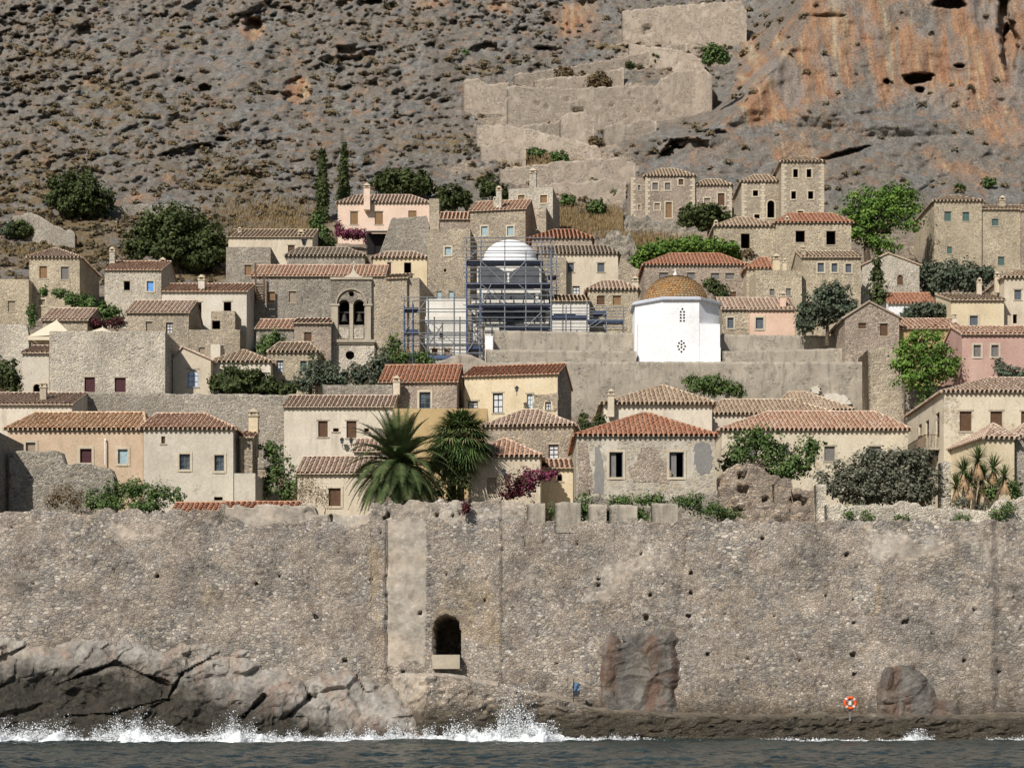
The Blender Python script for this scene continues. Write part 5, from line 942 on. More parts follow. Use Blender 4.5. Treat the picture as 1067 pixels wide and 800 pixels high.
rock('sea_rock', 'dark cracked brown rock mound near the orange life ring', [(903, 744), (908, 720), (915, 690), (928, 684), (955, 685), (972, 700), (985, 718), (1000, 728), (1012, 748), (1010, 762), (900, 762)], lambda x, y: 1.2, 'rock_b', D0=109.95, width=16, amp=.4, st=1.2, seed=9)
# ---- quay / ledge along the right half
def quay():
    cx = np.arange(396, 1330, 1.5); n = len(cx)
    topv = np.interp(cx, [396, 410, 470, 520, 580, 625, 700, 760, 1340], [703, 702, 704, 716, 729, 741, 746, 748, 748]); D0 = 106.7; X = (cx-CX)/F*108; rows = []
    zt = CH+(HY-topv)/F*106.9+.12*fbm(np.stack([X/.8, X*0, X*0], 1), 3, 7)+.1*(worley(np.stack([X/1.1, X*0, X*0], 1), 6)[2]-.5)
    for j in range(26): rows.append(np.stack([X, X*0+106.6-.3*(1-j/25)+3.2*(1-sstep(cx, 396, 455)), -1.2+(zt+1.2)*(j/25)], 1))
    for k in range(1, 18): rows.append(np.stack([X, 106.6+X*0+k*.2+(3.2-k*.18)*(1-sstep(cx, 396, 455)), zt+.30*(k/17)], 1))
    V = np.concatenate(rows); d1, d2, c = worley(V/np.array((.75, .6, .3)), 71); V[:,1] -= (.35*(c-.5)*np.clip((d2-d1)*3, 0, 1)+.3*fbm(V/1.6, 3, 72)); V[:,2] += .08*fbm(V/.5, 2, 75)+.15*fbm(V/2, 2, 77)
    m = np.zeros((len(V), 3)); m[:,2] = np.clip(.25+.3*fbm(V/1.4, 3, 74), 0, .6)*(V[:,2] < 1.4); b = np.array((10, 107, 0))
    m[:,0] = .75*(V[:,1] > 106.9)
    o = npmesh('stone_quay', V-b, gridq(len(V)//n, n), MATS['seawall'], smooth=False, msk=m, label='dark wet stone quay ledge running along the foot of the sea wall', cat='quay'); o.location = b.tolist()
quay()
for i, (x, y, r) in enumerate([(561, 769, .3), (612, 771, .32), (165, 768, .28), (932, 772, .9)]):
    pass
# ---- sea
def M_water():
    t = NT('sea_water'); p = t.pos; n = t.noise(t.scale((1, .45, 1)), 1.4, 5, .65); n2 = t.noise(p, .25, 3, .5)
    c = t.ramp(n2, [(.35, (.018,.032,.034)), (.65, (.035,.052,.052))]); t.bump(n, .12, .9); t.b.inputs['IOR'].default_value = 1.33; return t.out(c, .12, .5)
MATS['water'] = M_water()
def sea():
    xs = np.concatenate([[-3000, -600, -150], np.arange(-52, 52.1, .17), [150, 600, 3000]]); ys = np.concatenate([[-900, -200, 0], np.arange(58, 109.2, .17), [112]])
    gx, gy = np.meshgrid(xs, ys); x, y = gx.ravel(), gy.ravel(); p = np.stack([x, y*1.6, x*0], 1); h = .20*fbm(p/5, 3, 81)+.16*ridge(p/2.2, 3, 82)+.07*ridge(p/.7, 2, 83)
    m = (np.abs(x) < 52.1)&(y > 57)&(y < 109.3); V = np.stack([x, y, np.where(m, h-.05, 0)], 1)
    npmesh('water', V, gridq(len(ys), len(xs)), MATS['water'], smooth=True, kind='structure')
sea()
MATS['foam'] = (lambda t: t.out(t.ramp(t.noise(t.pos, 3, 4, .7), [(.3, (.62,.66,.68)), (.6, (.86,.88,.89))]), .8, .2))(NT('white_foam'))
def foam():
    X = np.array([-60, 0, 30, 60, 85, 100, 118, 140, 150, 175, 200, 225, 245, 262, 290, 315, 340, 372, 400, 430, 460, 490, 510, 530, 545, 560, 575, 590, 610, 640, 680, 700, 780, 800, 940, 952, 962, 975, 1000, 1060, 1200])
    Hh = np.array([8, 12, 11, 13, 4, 9, 14, 26, 14, 10, 4, 10, 17, 12, 5, 7, 5, 10, 13, 9, 10, 16, 22, 30, 34, 26, 12, 6, 4, 4, 2, 0, 0, 2, 1, 11, 7, 1, 0, 3, 2.])
    hp = lambda px: np.interp(px, X, Hh)*106/F*(1+.25*vn(np.stack([px/9, px*0, px*0], 1), 3))
    xs = np.arange(-80, 1180, 1.3); ys = np.linspace(0, 1, 16); gx, gy = np.meshgrid(xs, ys); px, v = gx.ravel(), gy.ravel(); D = 103.9+v*3.4+.5*vn(np.stack([px/12, px*0, px*0], 1), 9)*(1-v)
    h = hp(px); x = (px-CX)/F*105; p3 = np.stack([x, D, x*0], 1); n = fbm(p3/.6, 4, 91); z = .02+np.minimum(h*.75, .62+.15*h)*np.sin(np.pi*np.clip(v*1.0, 0, 1)**.8)*(.72+.9*n)+.14*n-.10
    thin = sstep(h, .02, .35); z = z-(1-thin)*.5-.25*(v < .08)-.16*sstep(fbm(p3/1.4, 3, 97), -.05, .35)*(v < .5); V = np.stack([x, D, z], 1)
    npmesh('sea_foam', V, gridq(len(ys), len(xs)), MATS['foam'], smooth=False, kind='stuff', label='white foam of small waves breaking on the rocks', cat='foam')
    N = 190000; cand = rng.uniform(-60, 1180, N*2); keep = rng.random(N*2) < np.clip(np.interp(cand, X, Hh)/26, .01, 1); px = cand[keep][:N]; hh = hp(px); n = len(px)
    plume = 1+.9*np.clip(vn(np.stack([px/3.2, px*0, px*0], 1), 15), -1, 1); zz = np.abs(hh)*plume*np.minimum(rng.exponential(.40, n), 1.3); yy = 104.6+rng.random(n)*2.2; x = (px+rng.normal(0, 1.6, n)*(.4+zz)-CX)/F*105.5
    C = np.stack([x, yy, zz+.02], 1); sz = .013+.028*rng.random(n)**3*1.3+.03*np.exp(-zz/(.35*np.abs(hh)+.1))
    leafmesh('sea_spray', C, rng.normal(size=(n, 3)), sz, np.full(n, .5), MATS['foam'], asp=.9, kind='stuff', label='fine white spray thrown up where waves hit the rocks', cat='spray')
foam()
# small things on the wall foot
r = empty('life_ring', P(886, 732, 106.4)+np.array((0, 0, 0)), 'orange life ring hanging on a post at the foot of the sea wall', 'life ring')
m = MB(); R_, q_ = .32, .085; n1, n2 = 28, 10
vs_ = [((R_+q_*math.cos(b))*math.cos(a), q_*math.sin(b), (R_+q_*math.cos(b))*math.sin(a)) for a in np.linspace(0, 2*math.pi, n1, endpoint=False) for b in np.linspace(0, 2*math.pi, n2, endpoint=False)]
m.add(vs_, [(i*n2+j, i*n2+(j+1)%n2, ((i+1)%n1)*n2+(j+1)%n2, ((i+1)%n1)*n2+j) for i in range(n1) for j in range(n2)])
obj('ring', m, M_plain('orange_plastic', (.75,.10,.02), .12, .45, .4), r, smooth=True)
m = MB(); m.box(-.05, .05, .12, .2, -1.1, .5); obj('post', m, MATS['w_grey'], r)
m = MB(); m.box(-.09, .07, .05, .1, -.12, .14); obj('back_plate', m, MATS['w_white'], r)
for a in (45, 135, 225, 315):
    m = MB(); c = (R_*math.cos(math.radians(a)), R_*math.sin(math.radians(a))); m.tube((c[0]-.05*math.sin(math.radians(a)), 0, c[1]+.05*math.cos(math.radians(a))), (c[0]+.05*math.sin(math.radians(a)), 0, c[1]-.05*math.cos(math.radians(a))), .094, .094, 10); obj('reflective_band', m, MATS['w_white'], r)
z_ = P(597.5, 733, 108.2); r = empty('marker_pole', z_, 'thin pole with a drooping blue cloth standing on the ledge by boulder', 'pole')
m = MB(); m.tube((0,0,-.6), (0,0,1.55), .03, .025, 8); obj('pole', m, MATS['w_dark'], r)
m = MB(); n = 9
for i in range(n):
    for j in range(6):
        pass
vs_ = [(.03+.42*(j/5)*(1-.35*(i/8)), .09*math.sin(j*1.6+i*.5), 1.35-.6*i/8-.13*(j/5)) for i in range(9) for j in range(6)]
m.add(vs_+[(x, y+.03, z) for x, y, z in vs_], [(i*6+j, i*6+j+1, (i+1)*6+j+1, (i+1)*6+j) for i in range(8) for j in range(5)]+[(54+i*6+j, 54+(i+1)*6+j, 54+(i+1)*6+j+1, 54+i*6+j+1) for i in range(8) for j in range(5)])
obj('cloth', m, M_plain('blue_cloth', (.09,.16,.26), .35), r, smooth=True)
m = MB(); m.hexa([(.03,-.1,.45), (.3,-.1,.45), (.3,.1,.45), (.03,.1,.45)], [(.03,-.13,.8), (.42,-.13,.8), (.42,.13,.8), (.03,.13,.8)]); obj('dark_bag', m, MATS['w_dark'], r)

# ============================================================ WHITE CHAPEL
def chapel():
    D = 160.; k = D/F; c0 = P(707.5, 376, D); r = empty('white_chapel', (c0[0], D, c0[2]-1.5), 'bright whitewashed octagonal chapel with orange lichen covered dome', 'church'); O = np.array((c0[0], D, c0[2]-1.5))
    L = lambda px, py, dd=0: np.array(((px-CX)*k, D+dd, CH+(HY-py)*k))-O
    a = L(663, 0)[0]; b = L(752, 0)[0]; zt = L(0, 311)[2]; zs = L(0, 337.5)[2]; z2 = L(0, 362)[2]; W_ = b-a; f = W_*.305
    ch = MB(); ch.box(a+.35, b-.1, .0, W_*1.1, 0, L(0, 362)[2]); 
    ch.hexa([(a+.12,.0,0), (b-.12,.0,0), (b-.12,W_,0), (a+.12,W_,0)], [(a+.16,.02,zs-.0), (b-.16,.02,zs), (b-.16,W_,zs), (a+.16,W_,zs)])
    obj('lower_walls', ch, MATS['chalk'], r)
    # octagonal drum: front facet flush with the box front
    mx = (a+b)/2; h = W_/2-.2; s = f; fr = 1.0
    xl, xr = L(690.5, 0)[0], L(728.5, 0)[0]; cy = h; pts = [(xl, -.03), (xr, -.03), (b-.02, xr-mx if False else h*.55), (b-.02, h*1.45), (xr, 2*h), (xl, 2*h), (a+.02, h*1.45), (a+.02, h*.55)]
    d = MB(); d.hexa([(x, y, 0 if False else .3) for x, y in pts], [(x, y, zt) for x, y in pts]); obj('drum', d, MATS['chalk'], r)
    for sg, ex in ((1, a+.16), (-1, b-.16)):   # little lean roofs over the lower corners
        q = MB(); xx = xl if sg > 0 else xr; q.add([(ex,.02,zs), (xx,.02,zs), (ex,h*.55,zs+.02), (ex,.02,zs-.25), (xx,.02,zs-.12), (ex, h*.55, zs-.2), (ex+sg*.05, h*.5, zs+.35), (xx, 0, zs+.08)], [(0,1,7,6) if sg > 0 else (6,7,1,0), (2,6,0) if sg > 0 else (0,6,2), (0,3,4,1), (2,5,3,0)]); obj('corner_roof', q, MATS['chalk'], r)
    g = MB(); e = .28; cp = []
    for x, y in pts:
        vx, vy = x-mx, y-h; l = math.hypot(vx, vy); cp.append((x+vx/l*e, y+vy/l*e))
    g.hexa([(x, y, zt-.16) for x, y in cp], [(x+(mx-x)*.0, y, zt+.03) for x, y in cp]); cp2 = [(mx+(x-mx)*.96, h+(y-h)*.96) for x, y in cp]; g.hexa([(x, y, zt+.03) for x, y in cp2], [(mx+(x-mx)*.985, h+(y-h)*.985, zt+.16) for x, y in cp2]); obj('cornice', g, M_plaster('shade_grey_cornice', (.50,.53,.59), (.42,.45,.5), (.58,.6,.65), stain=.1), r)  # cornice shading put into its plaster as a darker blue-grey
    # dome of small tiles in courses
    R = (L(741, 0)[0]-mx)*(D+h)/D; H = CH+(HY-288)/F*(D+h)-O[2]-zt-.16; t = MB(); nc = 18
    for j in range(nc):
        a0, a1 = math.pi/2*j/nc, math.pi/2*(j+1)/nc; r0, r1 = R*math.cos(a0), R*math.cos(a1); z0, z1 = H*math.sin(a0), H*math.sin(a1); n = max(6, int(2*math.pi*r0/.34))
        for i in range(n):
            p0, p1 = 2*math.pi*(i+.04)/n, 2*math.pi*(i+.96)/n; pm = (p0+p1)/2; B = (mx, h, zt+.16); bul = 1.018
            A = [(B[0]+rr*math.cos(p)*m_, B[1]+rr*math.sin(p)*m_, B[2]+zz+dz) for rr, zz, dz in ((r0*1.012, z0, .035), (r1, z1, 0)) for p, m_ in ((p0, 1), (pm, bul), (p1, 1))]
            t.add(A, [(0,1,4,3), (1,2,5,4), (0,2,1)], random.random())
    tt = M_tile('lichened_dome_tiles', [(.20,.10,.045),(.36,.18,.07),(.43,.25,.10),(.34,.25,.14)], pale=(.29,.22,.13), age=.8)
    obj('dome', t, tt, r); s_ = MB(); s_.lathe((mx, h, zt+.13), [(R*.985*math.cos(q), H*.985*math.sin(q)) for q in np.linspace(0, math.pi/2-.02, 12)], 32); obj('dome_shell', s_, tt, r)
    v = MB(); v.tube((mx,h,zt+.1+H), (mx,h,zt+.1+H+.8), .07, .04, 8); v.lathe((mx,h,zt+H+.1), [(.22,0),(.2,.25),(.06,.4)], 10); obj('finial', v, MATS['chalk'], r)
    pos = [(711, 322), (709.3, 325), (712.7, 325), (709.3, 328.2), (712.7, 328.2), (709.3, 331.2), (712.7, 331.2), (709.3, 334.4), (712.7, 334.4), (710, 355.5), (707.5, 357.5), (712.5, 357.5), (710, 359), (706.5, 360.8), (713.7, 360.8), (710, 362), (707.5, 364), (712.5, 364), (710, 366.5)]
    for x, y in pos:
        c = L(x, y); v = MB(); v.lathe((0,0,0), [(.001,0), (.085,0)], 8); vs_ = [(c[0]+p[0], -.038 , c[2]+p[1]) for p in v.v]; w = MB()
        w.tube((c[0], -.045, c[2]), (c[0], .02, c[2]), .095, .095, 8); obj('vent_hole', w, MATS['void'], r)
    FOOT.append((np.array((c0[0]+a, D-.5)), np.array((1., 0)), np.array((0, 1.)), W_, W_, c0[2]-1))
chapel()
# ============================================================ CHURCH WITH SCAFFOLDED DOME
MATS['charcoal'] = M_plain('dark_grey_sheet', (.085,.09,.10), .25, .75, .3, 1.5)  # flat dark grey for the panels between the white arches
def church():
    D = 172.; k = D/F; c = P(532, 350, D); r = empty('domed_church', (c[0], D, c[2]-2), 'white domed church with dark grey vaults wrapped in scaffolding', 'church'); O = np.array((c[0], D, c[2]-2))
    L = lambda px, py, dd=0: np.array(((px-CX)/F*(D+dd), D+dd, CH+(HY-py)/F*(D+dd)))-O
    z = lambda py, dd=0: L(0, py, dd)[2]
    w = MB(); x0, x1 = L(491, 0)[0], L(572, 0)[0]; w.box(x0, x1, 0, 14, 0, z(337)); w.box(x0, x1, 1.2, 14, z(337)-.01, z(312, 1)); obj('walls', w, MATS['dirtywhite'], r)
    w = MB(); w.box(x0+.6, x1-.3, 1.12, 1.19, z(334.5, 1), z(325, 1)); obj('charcoal_strip', w, MATS['charcoal'], r)
    # two lower vault tiers with curved white tops
    for (a, b, yb_, ym, yt, dd, nm) in ((500, 561, 312, 304, 297, 3, 'lower_vault'), (497, 564, 296, 281, 273.5, 5, 'upper_vault')):
        w = MB(); xa, xb_ = L(a, 0, dd)[0], L(b, 0, dd)[0]; n = 20; pr = []
        for i in range(n+1): t = i/n; pr.append((xa+(xb_-xa)*t, z(ym, dd)+(z(yt, dd)-z(ym, dd))*math.sin(math.pi*t)**.6))
        w.add([(x, dd, z(yb_, dd)-.5) for x, _ in pr]+[(x, dd, zz) for x, zz in pr]+[(x, dd+5, zz) for x, zz in pr], [(i, i+1, n+2+i, n+1+i) for i in range(n)]+[(n+1+i, n+2+i, 2*n+3+i, 2*n+2+i) for i in range(n)]+[], .5)
        w.box(xa, xb_, dd+.02, dd+6, z(yb_, dd)-1, z(ym, dd)-.02); o = obj(nm, w, MATS['dirtywhite'], r)
        if nm == 'upper_vault':
            for u0, u1 in ((.02, .47), (.50, .97)):
                q = MB(); m = 14; A = [(xa+(xb_-xa)*(u0+(u1-u0)*i/m), z(285, dd)+(z(276.5, dd)-z(285, dd))*math.sin(math.pi*(i/m*.8+(.0 if u0 > .3 else .2)))) for i in range(m+1)]
                q.add([(x, dd-.04, z(yb_, dd)+.05) for x, _ in A]+[(x, dd-.04, zz) for x, zz in A]+[(x, dd-.001, zz) for x, zz in A], [(i, i+1, m+2+i, m+1+i) for i in range(m)]+[(m+1+i, m+2+i, 2*m+3+i, 2*m+2+i) for i in range(m)]); obj('charcoal_panel', q, MATS['charcoal'], o)
        else:
            q = MB(); q.box(xa+.3, xb_-.3, dd-.04, dd-.002, z(yb_, dd)+.05, z(306, dd)); obj('charcoal_panel', q, MATS['charcoal'], o)
    q = MB(); q.box(L(527, 0, 2)[0], L(536, 0, 2)[0], -.15, 1.0, z(344), z(316)); obj('window_niche', q, MATS['charcoal'], r)
    d = MB(); R = L(559.5, 0, 9)[0]-L(531.5, 0, 9)[0]; m = L(531.5, 0, 9); zb = z(272, 9); H = z(251, 9)-zb
    d.lathe((m[0], 9, zb-3), [(R*1.04, 0), (R*1.04, 3), (R*1.0, 3.02)]+[(R*math.cos(q), 3+H*math.sin(q)) for q in np.linspace(.02, math.pi/2-.01, 14)], 36); obj('dome', d, MATS['chalk'], r, smooth=True)
    FOOT.append((np.array((c[0]+x0, D)), np.array((1., 0)), np.array((0, 1.)), x1-x0, 14, c[2]-1.5))
church()
# white plastered buildings around the dome
house('whitewashed_house', 'white rendered church annex with two small brown windows behind left scaffolding', 443, 487, 330, 166, 'flat', dep=5, wall='dirtywhite', wins=[(450,456,363,370.5,'s brown q'),(463,469,363,370.5,'s tanwood q'),(458,462,347,352,'o brown')], yb=380, par=.1, cat='church annex')
house('whitewashed_house', 'upper white vaulted roof block above the left scaffolding', 444, 486, 311.5, 171, 'flat', dep=6, wall='dirtywhite', yb=332, par=.1, cat='roof block')
house('whitewashed_house', 'white sheeted low block right of the scaffolded dome', 575, 614, 313.5, 169, 'shed', 308, dep=5, wall='dirtywhite', rm='r_pale', wins=[(577,600,327,331,'s slate')], yb=346, cat='church annex')
house('stone_stub', 'narrow rubble stub wall between the two scaffolds', 499, 505, 338, 164.5, 'flat', dep=2, wall='grey', yb=378, par=.1, cat='wall')
# scaffolding
MATS['steel'] = M_plain('galvanised_scaffold_tube', (.20,.215,.235), .2, .45, .6)
MATS['steelblue'] = M_plain('blue_painted_frame', (.06,.10,.20), .25, .5, .5); MATS['plank'] = M_plain('navy_scaffold_deck', (.045,.06,.11), .3, .7, .3); MATS['rust'] = M_plain('brown_deck', (.10,.05,.04), .3)
def scaffold(label, xs, ys, decks, D, dep, blue=(), braces=(), base=380, tops=None, rr=.055):
    r = empty('scaffolding', P(xs[0], base, D), label, 'scaffold'); O = P(xs[0], base, D); z = lambda py: CH+(HY-py)/F*D-O[2]; X = lambda px: (px-CX)/F*D-O[0]
    for i, x in enumerate(xs):
        for y in (0, dep):
            m = MB(); t = (tops[i] if tops else ys[0]-3); m.tube((X(x), y, -2.5), (X(x), y, z(t)), rr, rr, 6); obj('upright', m, MATS['steelblue' if i in blue else 'steel'], r)
    for y_ in ys:
        m = MB(); m.tube((X(xs[0])-.3, -.06, z(y_)), (X(xs[-1])+.3, -.06, z(y_)), rr*.8, rr*.8, 6); obj('rail', m, MATS['steel'], r)
        m = MB(); m.tube((X(xs[0])-.3, dep+.06, z(y_)), (X(xs[-1])+.3, dep+.06, z(y_)), rr*.8, rr*.8, 6); obj('rail', m, MATS['steel'], r)
        for x in (xs[0], xs[-1]): m = MB(); m.tube((X(x), -.2, z(y_)-.1), (X(x), dep+.2, z(y_)-.1), rr*.7, rr*.7, 6); obj('cross_tube', m, MATS['steel'], r)
    for (a, b, y_, mt) in decks:
        m = MB(); m.box(X(a), X(b), .06, dep-.06, z(y_)-.12, z(y_)); m.box(X(a), X(b), .02, .055, z(y_)-.13, z(y_)+.16); obj('deck', m, MATS[mt], r)
    for (a, ya, b, yb_) in braces:
        m = MB(); m.tube((X(a), -.12, z(ya)), (X(b), -.12, z(yb_)), rr*.7, rr*.7, 6); obj('brace', m, MATS['steel'], r)
scaffold('tall steel scaffolding in front of the white dome', [486, 501, 526, 548, 564, 574], [248, 257, 264, 272, 279, 284, 296, 302, 308, 318, 325, 331, 341], [(486, 566, 272.5, 'plank'), (486, 500, 272, 'rust'), (486, 574, 296, 'plank'), (486, 576, 318.5, 'plank'), (520, 574, 341.5, 'plank')], 170.3, 1.5, blue=(0,), rr=.06, braces=[(501, 272, 526, 296), (548, 272, 526, 296), (501, 296, 526, 318), (564, 318, 540, 296), (501, 318, 512, 296), (548, 341, 564, 326), (486, 272, 501, 257)], tops=[270, 246, 246, 262, 250, 262])
scaffold('left scaffolding wrapped round the white church annex', [421, 430, 446, 473, 486, 500], [310, 322, 334, 347, 352, 358, 368], [(421, 436, 322, 'plank'), (421, 436, 345, 'plank'), (421, 436, 369, 'plank'), (486, 502, 362, 'plank'), (446, 470, 372, 'steelblue')], 164, 1.2, blue=(0, 1, 4, 5), braces=[(421, 347, 446, 310), (436, 347, 473, 368), (446, 334, 473, 358), (446, 368, 436, 352), (486, 368, 500, 347)], tops=[316, 314, 310, 303, 300, 300], rr=.055)
scaffold('low scaffolding strip right of the dome above retaining wall', [575, 590, 612, 632, 650], [321, 327, 334, 341], [(575, 612, 330, 'plank'), (612, 650, 334.5, 'steelblue'), (618, 632, 325.5, 'plank')], 166, 1.2, blue=(0,), braces=[(612, 341, 632, 327), (618, 341, 628, 334)], tops=[255, 318, 312, 320, 320], rr=.045)
scaffold('narrow scaffolding tower against stone house right of the dome', [571, 580], [275, 288, 300, 312], [(571, 580, 288, 'rust'), (571, 580, 312, 'plank')], 173.5, 1.2, tops=[268, 264], rr=.05)
# debris netting bundles on the left scaffold
# ============================================================ BELL TOWER
MATS['belfry'] = M_stone('ashlar_blocks', [(.42,.37,.29),(.38,.335,.265),(.46,.41,.33),(.34,.30,.24)], (.36,.32,.26), .5, .02)
def belfry():
    D = 166.; k = D/F; c = P(364, 400, D); r = empty('bell_tower', (c[0], D, c[2]-2), 'stone bell tower with two arched openings holding bells and round holes', 'bell tower'); O = np.array((c[0], D, c[2]-2))
    X = lambda px: (px-CX)*k-O[0]; z = lambda py: CH+(HY-py)*k-O[2]
    mb = MB(); fr = Frame((X(339), 0), (1, 0), (0, 1)); u = lambda px: X(px)-X(339); w = u(390); zc = z(357)
    hole = [(u(360), u(369.2), z(374.6), z(365.4), False)]
    wall_face(mb, fr, w, 0, zc, hole, .6); x0, x1 = X(339), X(390); mb.quad((x1,0,0), (x1,4,0), (x1,4,zc), (x1,0,zc)); mb.quad((x0,4,0), (x0,0,0), (x0,0,zc), (x0,4,zc)); mb.quad((x0,0,zc), (x1,0,zc), (x1,4,zc), (x0,4,zc)); mb.quad((x1,4,0), (x0,4,0), (x0,4,zc), (x1,4,zc))
    # round the hole off
    cxh, czh, rh = (hole[0][0]+hole[0][1])/2, (hole[0][2]+hole[0][3])/2, (hole[0][1]-hole[0][0])/2
    for q in range(4):
        for i in range(5):
            t0, t1 = math.pi/2*(q+i/5), math.pi/2*(q+(i+1)/5); cc = (cxh+rh*(1 if q in (0, 3) else -1), czh+rh*(1 if q in (0, 1) else -1))
            mb.tri(fr.pt(cxh+rh*math.cos(t0), .004, czh+rh*math.sin(t0)), fr.pt(*(cc[0], .004, cc[1])), fr.pt(cxh+rh*math.cos(t1), .004, czh+rh*math.sin(t1)))
    lw = obj('lower_walls', mb, MATS['pale'], r); v = MB(); v.box(X(358), X(371), .62, 2.2, z(377), z(363)); obj('dark_interior', v, MATS['void'], lw)
    g = MB(); g.box(X(338), X(391.5), -.28, 3.6, z(357), z(354.2)); g.box(X(339.5), X(390), -.16, 3.5, z(358.6), z(357)-.002); obj('cornice', g, MATS['stonetrim'], r)
    mb = MB(); fr = Frame((X(345), 0.0), (1, 0), (0, 1)); u = lambda px: X(px)-X(345); zt = z(291.5); zb = z(354.2)
    hs = [(u(352.8), u(364), z(338.5), z(312), True), (u(368.3), u(379.6), z(338.5), z(312), True), (u(363.4), u(369), z(309), z(303.4), False)]
    wall_face(mb, fr, u(387), zb, zt, hs, 1.1); x0, x1 = X(345), X(387); mb.quad((x1,0,zb), (x1,3,zb), (x1,3,zt), (x1,0,zt)); mb.quad((x0,3,zb), (x0,0,zb), (x0,0,zt), (x0,3,zt)); mb.quad((x0,0,zt), (x1,0,zt), (x1,3,zt), (x0,3,zt)); mb.quad((x0,2.9,zb), (x1,2.9,zb), (x1,2.9,zt), (x0,2.9,zt))
    round_off(mb, fr, hs[2]); bl = obj('belfry', mb, MATS['belfry'], r)
    v = MB(); v.box(X(350), X(382), 2.2, 2.5, z(340), z(306)); v.box(X(362), X(370.5), 1.12, 1.4, z(310), z(302)); v.box(X(350), X(382), 1.12, 2.3, z(310.5), z(309)); obj('dark_interior', v, MATS['void'], bl)
    g = MB()
    g.box(X(344), X(388.3), -.14, 3.1, zt, zt+.22); obj('top_cornice', g, MATS['stonetrim'], r)
    g = MB()
    for a, b in ((345, 352.6), (379.8, 387)): g.box(X(a)-.1, X(b)+.1, -.16, -.002, z(318.8), z(316.8)); g.box(X(a)+.05, X(b)-.05, -.09, -.002, zb, z(318.8)-.002)
    g.box(X(364.3), X(368), -.08, -.002, zb, z(317)); obj('pilasters', g, MATS['stonetrim'], r)
    g = MB(); R0 = X(381)-X(366); cx_, cz_ = X(366.2), z(317); n = 18
    for i in range(n):
        t0, t1 = math.pi*i/n, math.pi*(i+1)/n; q = lambda rr, t: (cx_+rr*math.cos(t), cz_+rr*math.sin(t))
        lo = [q(R0, t0), q(R0*1.09, t0), q(R0*1.09, t1), q(R0, t1)]; g.hexa([(x, -.16, zz) for x, zz in lo], [(x, -.002, zz) for x, zz in lo])
    obj('arch_hood', g, MATS['stonetrim'], r)
    g = MB(); pr = [(352, 290.6), (358, 289.6), (362, 288), (365, 285.6), (366.6, 283), (368, 279), (369.4, 283), (371, 285.6), (374, 288), (379, 289.8), (386, 290.6)]
    n = len(pr); P0_ = [(X(a), .1, z(b)+.1) for a, b in pr]; P1_ = [(X(a), .8, z(b)+.1) for a, b in pr]; B0 = [(X(a), .1, zt+.1) for a, b in pr]; B1 = [(X(a), .8, zt+.1) for a, b in pr]
    g.add(B0+P0_+P1_+B1, [(i, i+1, n+i+1, n+i) for i in range(n-1)]+[(n+i, n+i+1, 2*n+i+1, 2*n+i) for i in range(n-1)]+[(2*n+i, 2*n+i+1, 3*n+i+1, 3*n+i) for i in range(n-1)]); obj('pediment', g, MATS['cream2'], r)
    g = MB(); q = z(278.5); g.box(X(368)-.05, X(368)+.05, .4, .5, q-.2, q+.7); g.box(X(368)-.22, X(368)+.22, .4, .5, q+.35, q+.45); obj('cross', g, MATS['cream2'], r)
    g = MB(); g.box(X(353.5), X(363.5), -.05, -.003, z(353), z(341)); g.box(X(369), X(379), -.05, -.003, z(353), z(341)); obj('sill_panels', g, MATS['pale'], r)
    for px in (358.4, 374):
        b = empty('bell', P(px, 333, D)+np.array((0, .55, 0)), 'bronze bell hanging in the %s arch of the stone bell tower' % ('left' if px < 366 else 'right'), 'bell', 'bells of the bell tower')
        m = MB(); m.lathe((0,0,-.1), [(.36,0),(.30,.12),(.22,.35),(.19,.6),(.10,.72),(.01,.74)], 14); obj('bell_body', m, MATS['iron'], b, smooth=True)
        m = MB(); m.box(-.5, .5, -.05, .05, .72, .86); m.box(-.04, .04, -.04, .04, .6, .74); obj('headstock', m, MATS['iron'], b)
        m = MB(); m.tube((0,0,-.25), (0,0,.3), .03, .02, 6); m.lathe((0,0,-.3), [(.01,0),(.06,.05),(.01,.1)], 8); obj('clapper', m, MATS['iron'], b)
    FOOT.append((np.array((c[0]+X(339), D)), np.array((1., 0)), np.array((0, 1.)), w, 4, c[2]-1.8))
belfry()
# outside stair with timber rails on the tower house
r = empty('wooden_stair', P(267, 318, 180.2)+np.array((0, -.9, 0)), 'dark wooden outside ladder stair on grey stone wall by tower house', 'stair')
k = 180./F
for a, t_ in ((267.5, 276), (276.5, 289)):
    m = MB(); X0 = (a-267)*k; m.box(X0-.08, X0+.08, 0, .16, 0, (318-t_)*k); obj('post', m, MATS['w_brown'], r)
for i in range(7):
    m = MB(); zz = .3+i*.28; m.box(.1, 9*k, -.35+i*.09, -.1+i*.09, zz, zz+.06); obj('tread', m, MATS['w_brown'], r)
m = MB(); m.box(.1, 9*k, .1, .18, 1.6, 1.75); m.box(.1, 9*k, .1, .18, .9, 1.02); obj('handrail', m, MATS['w_brown'], r)
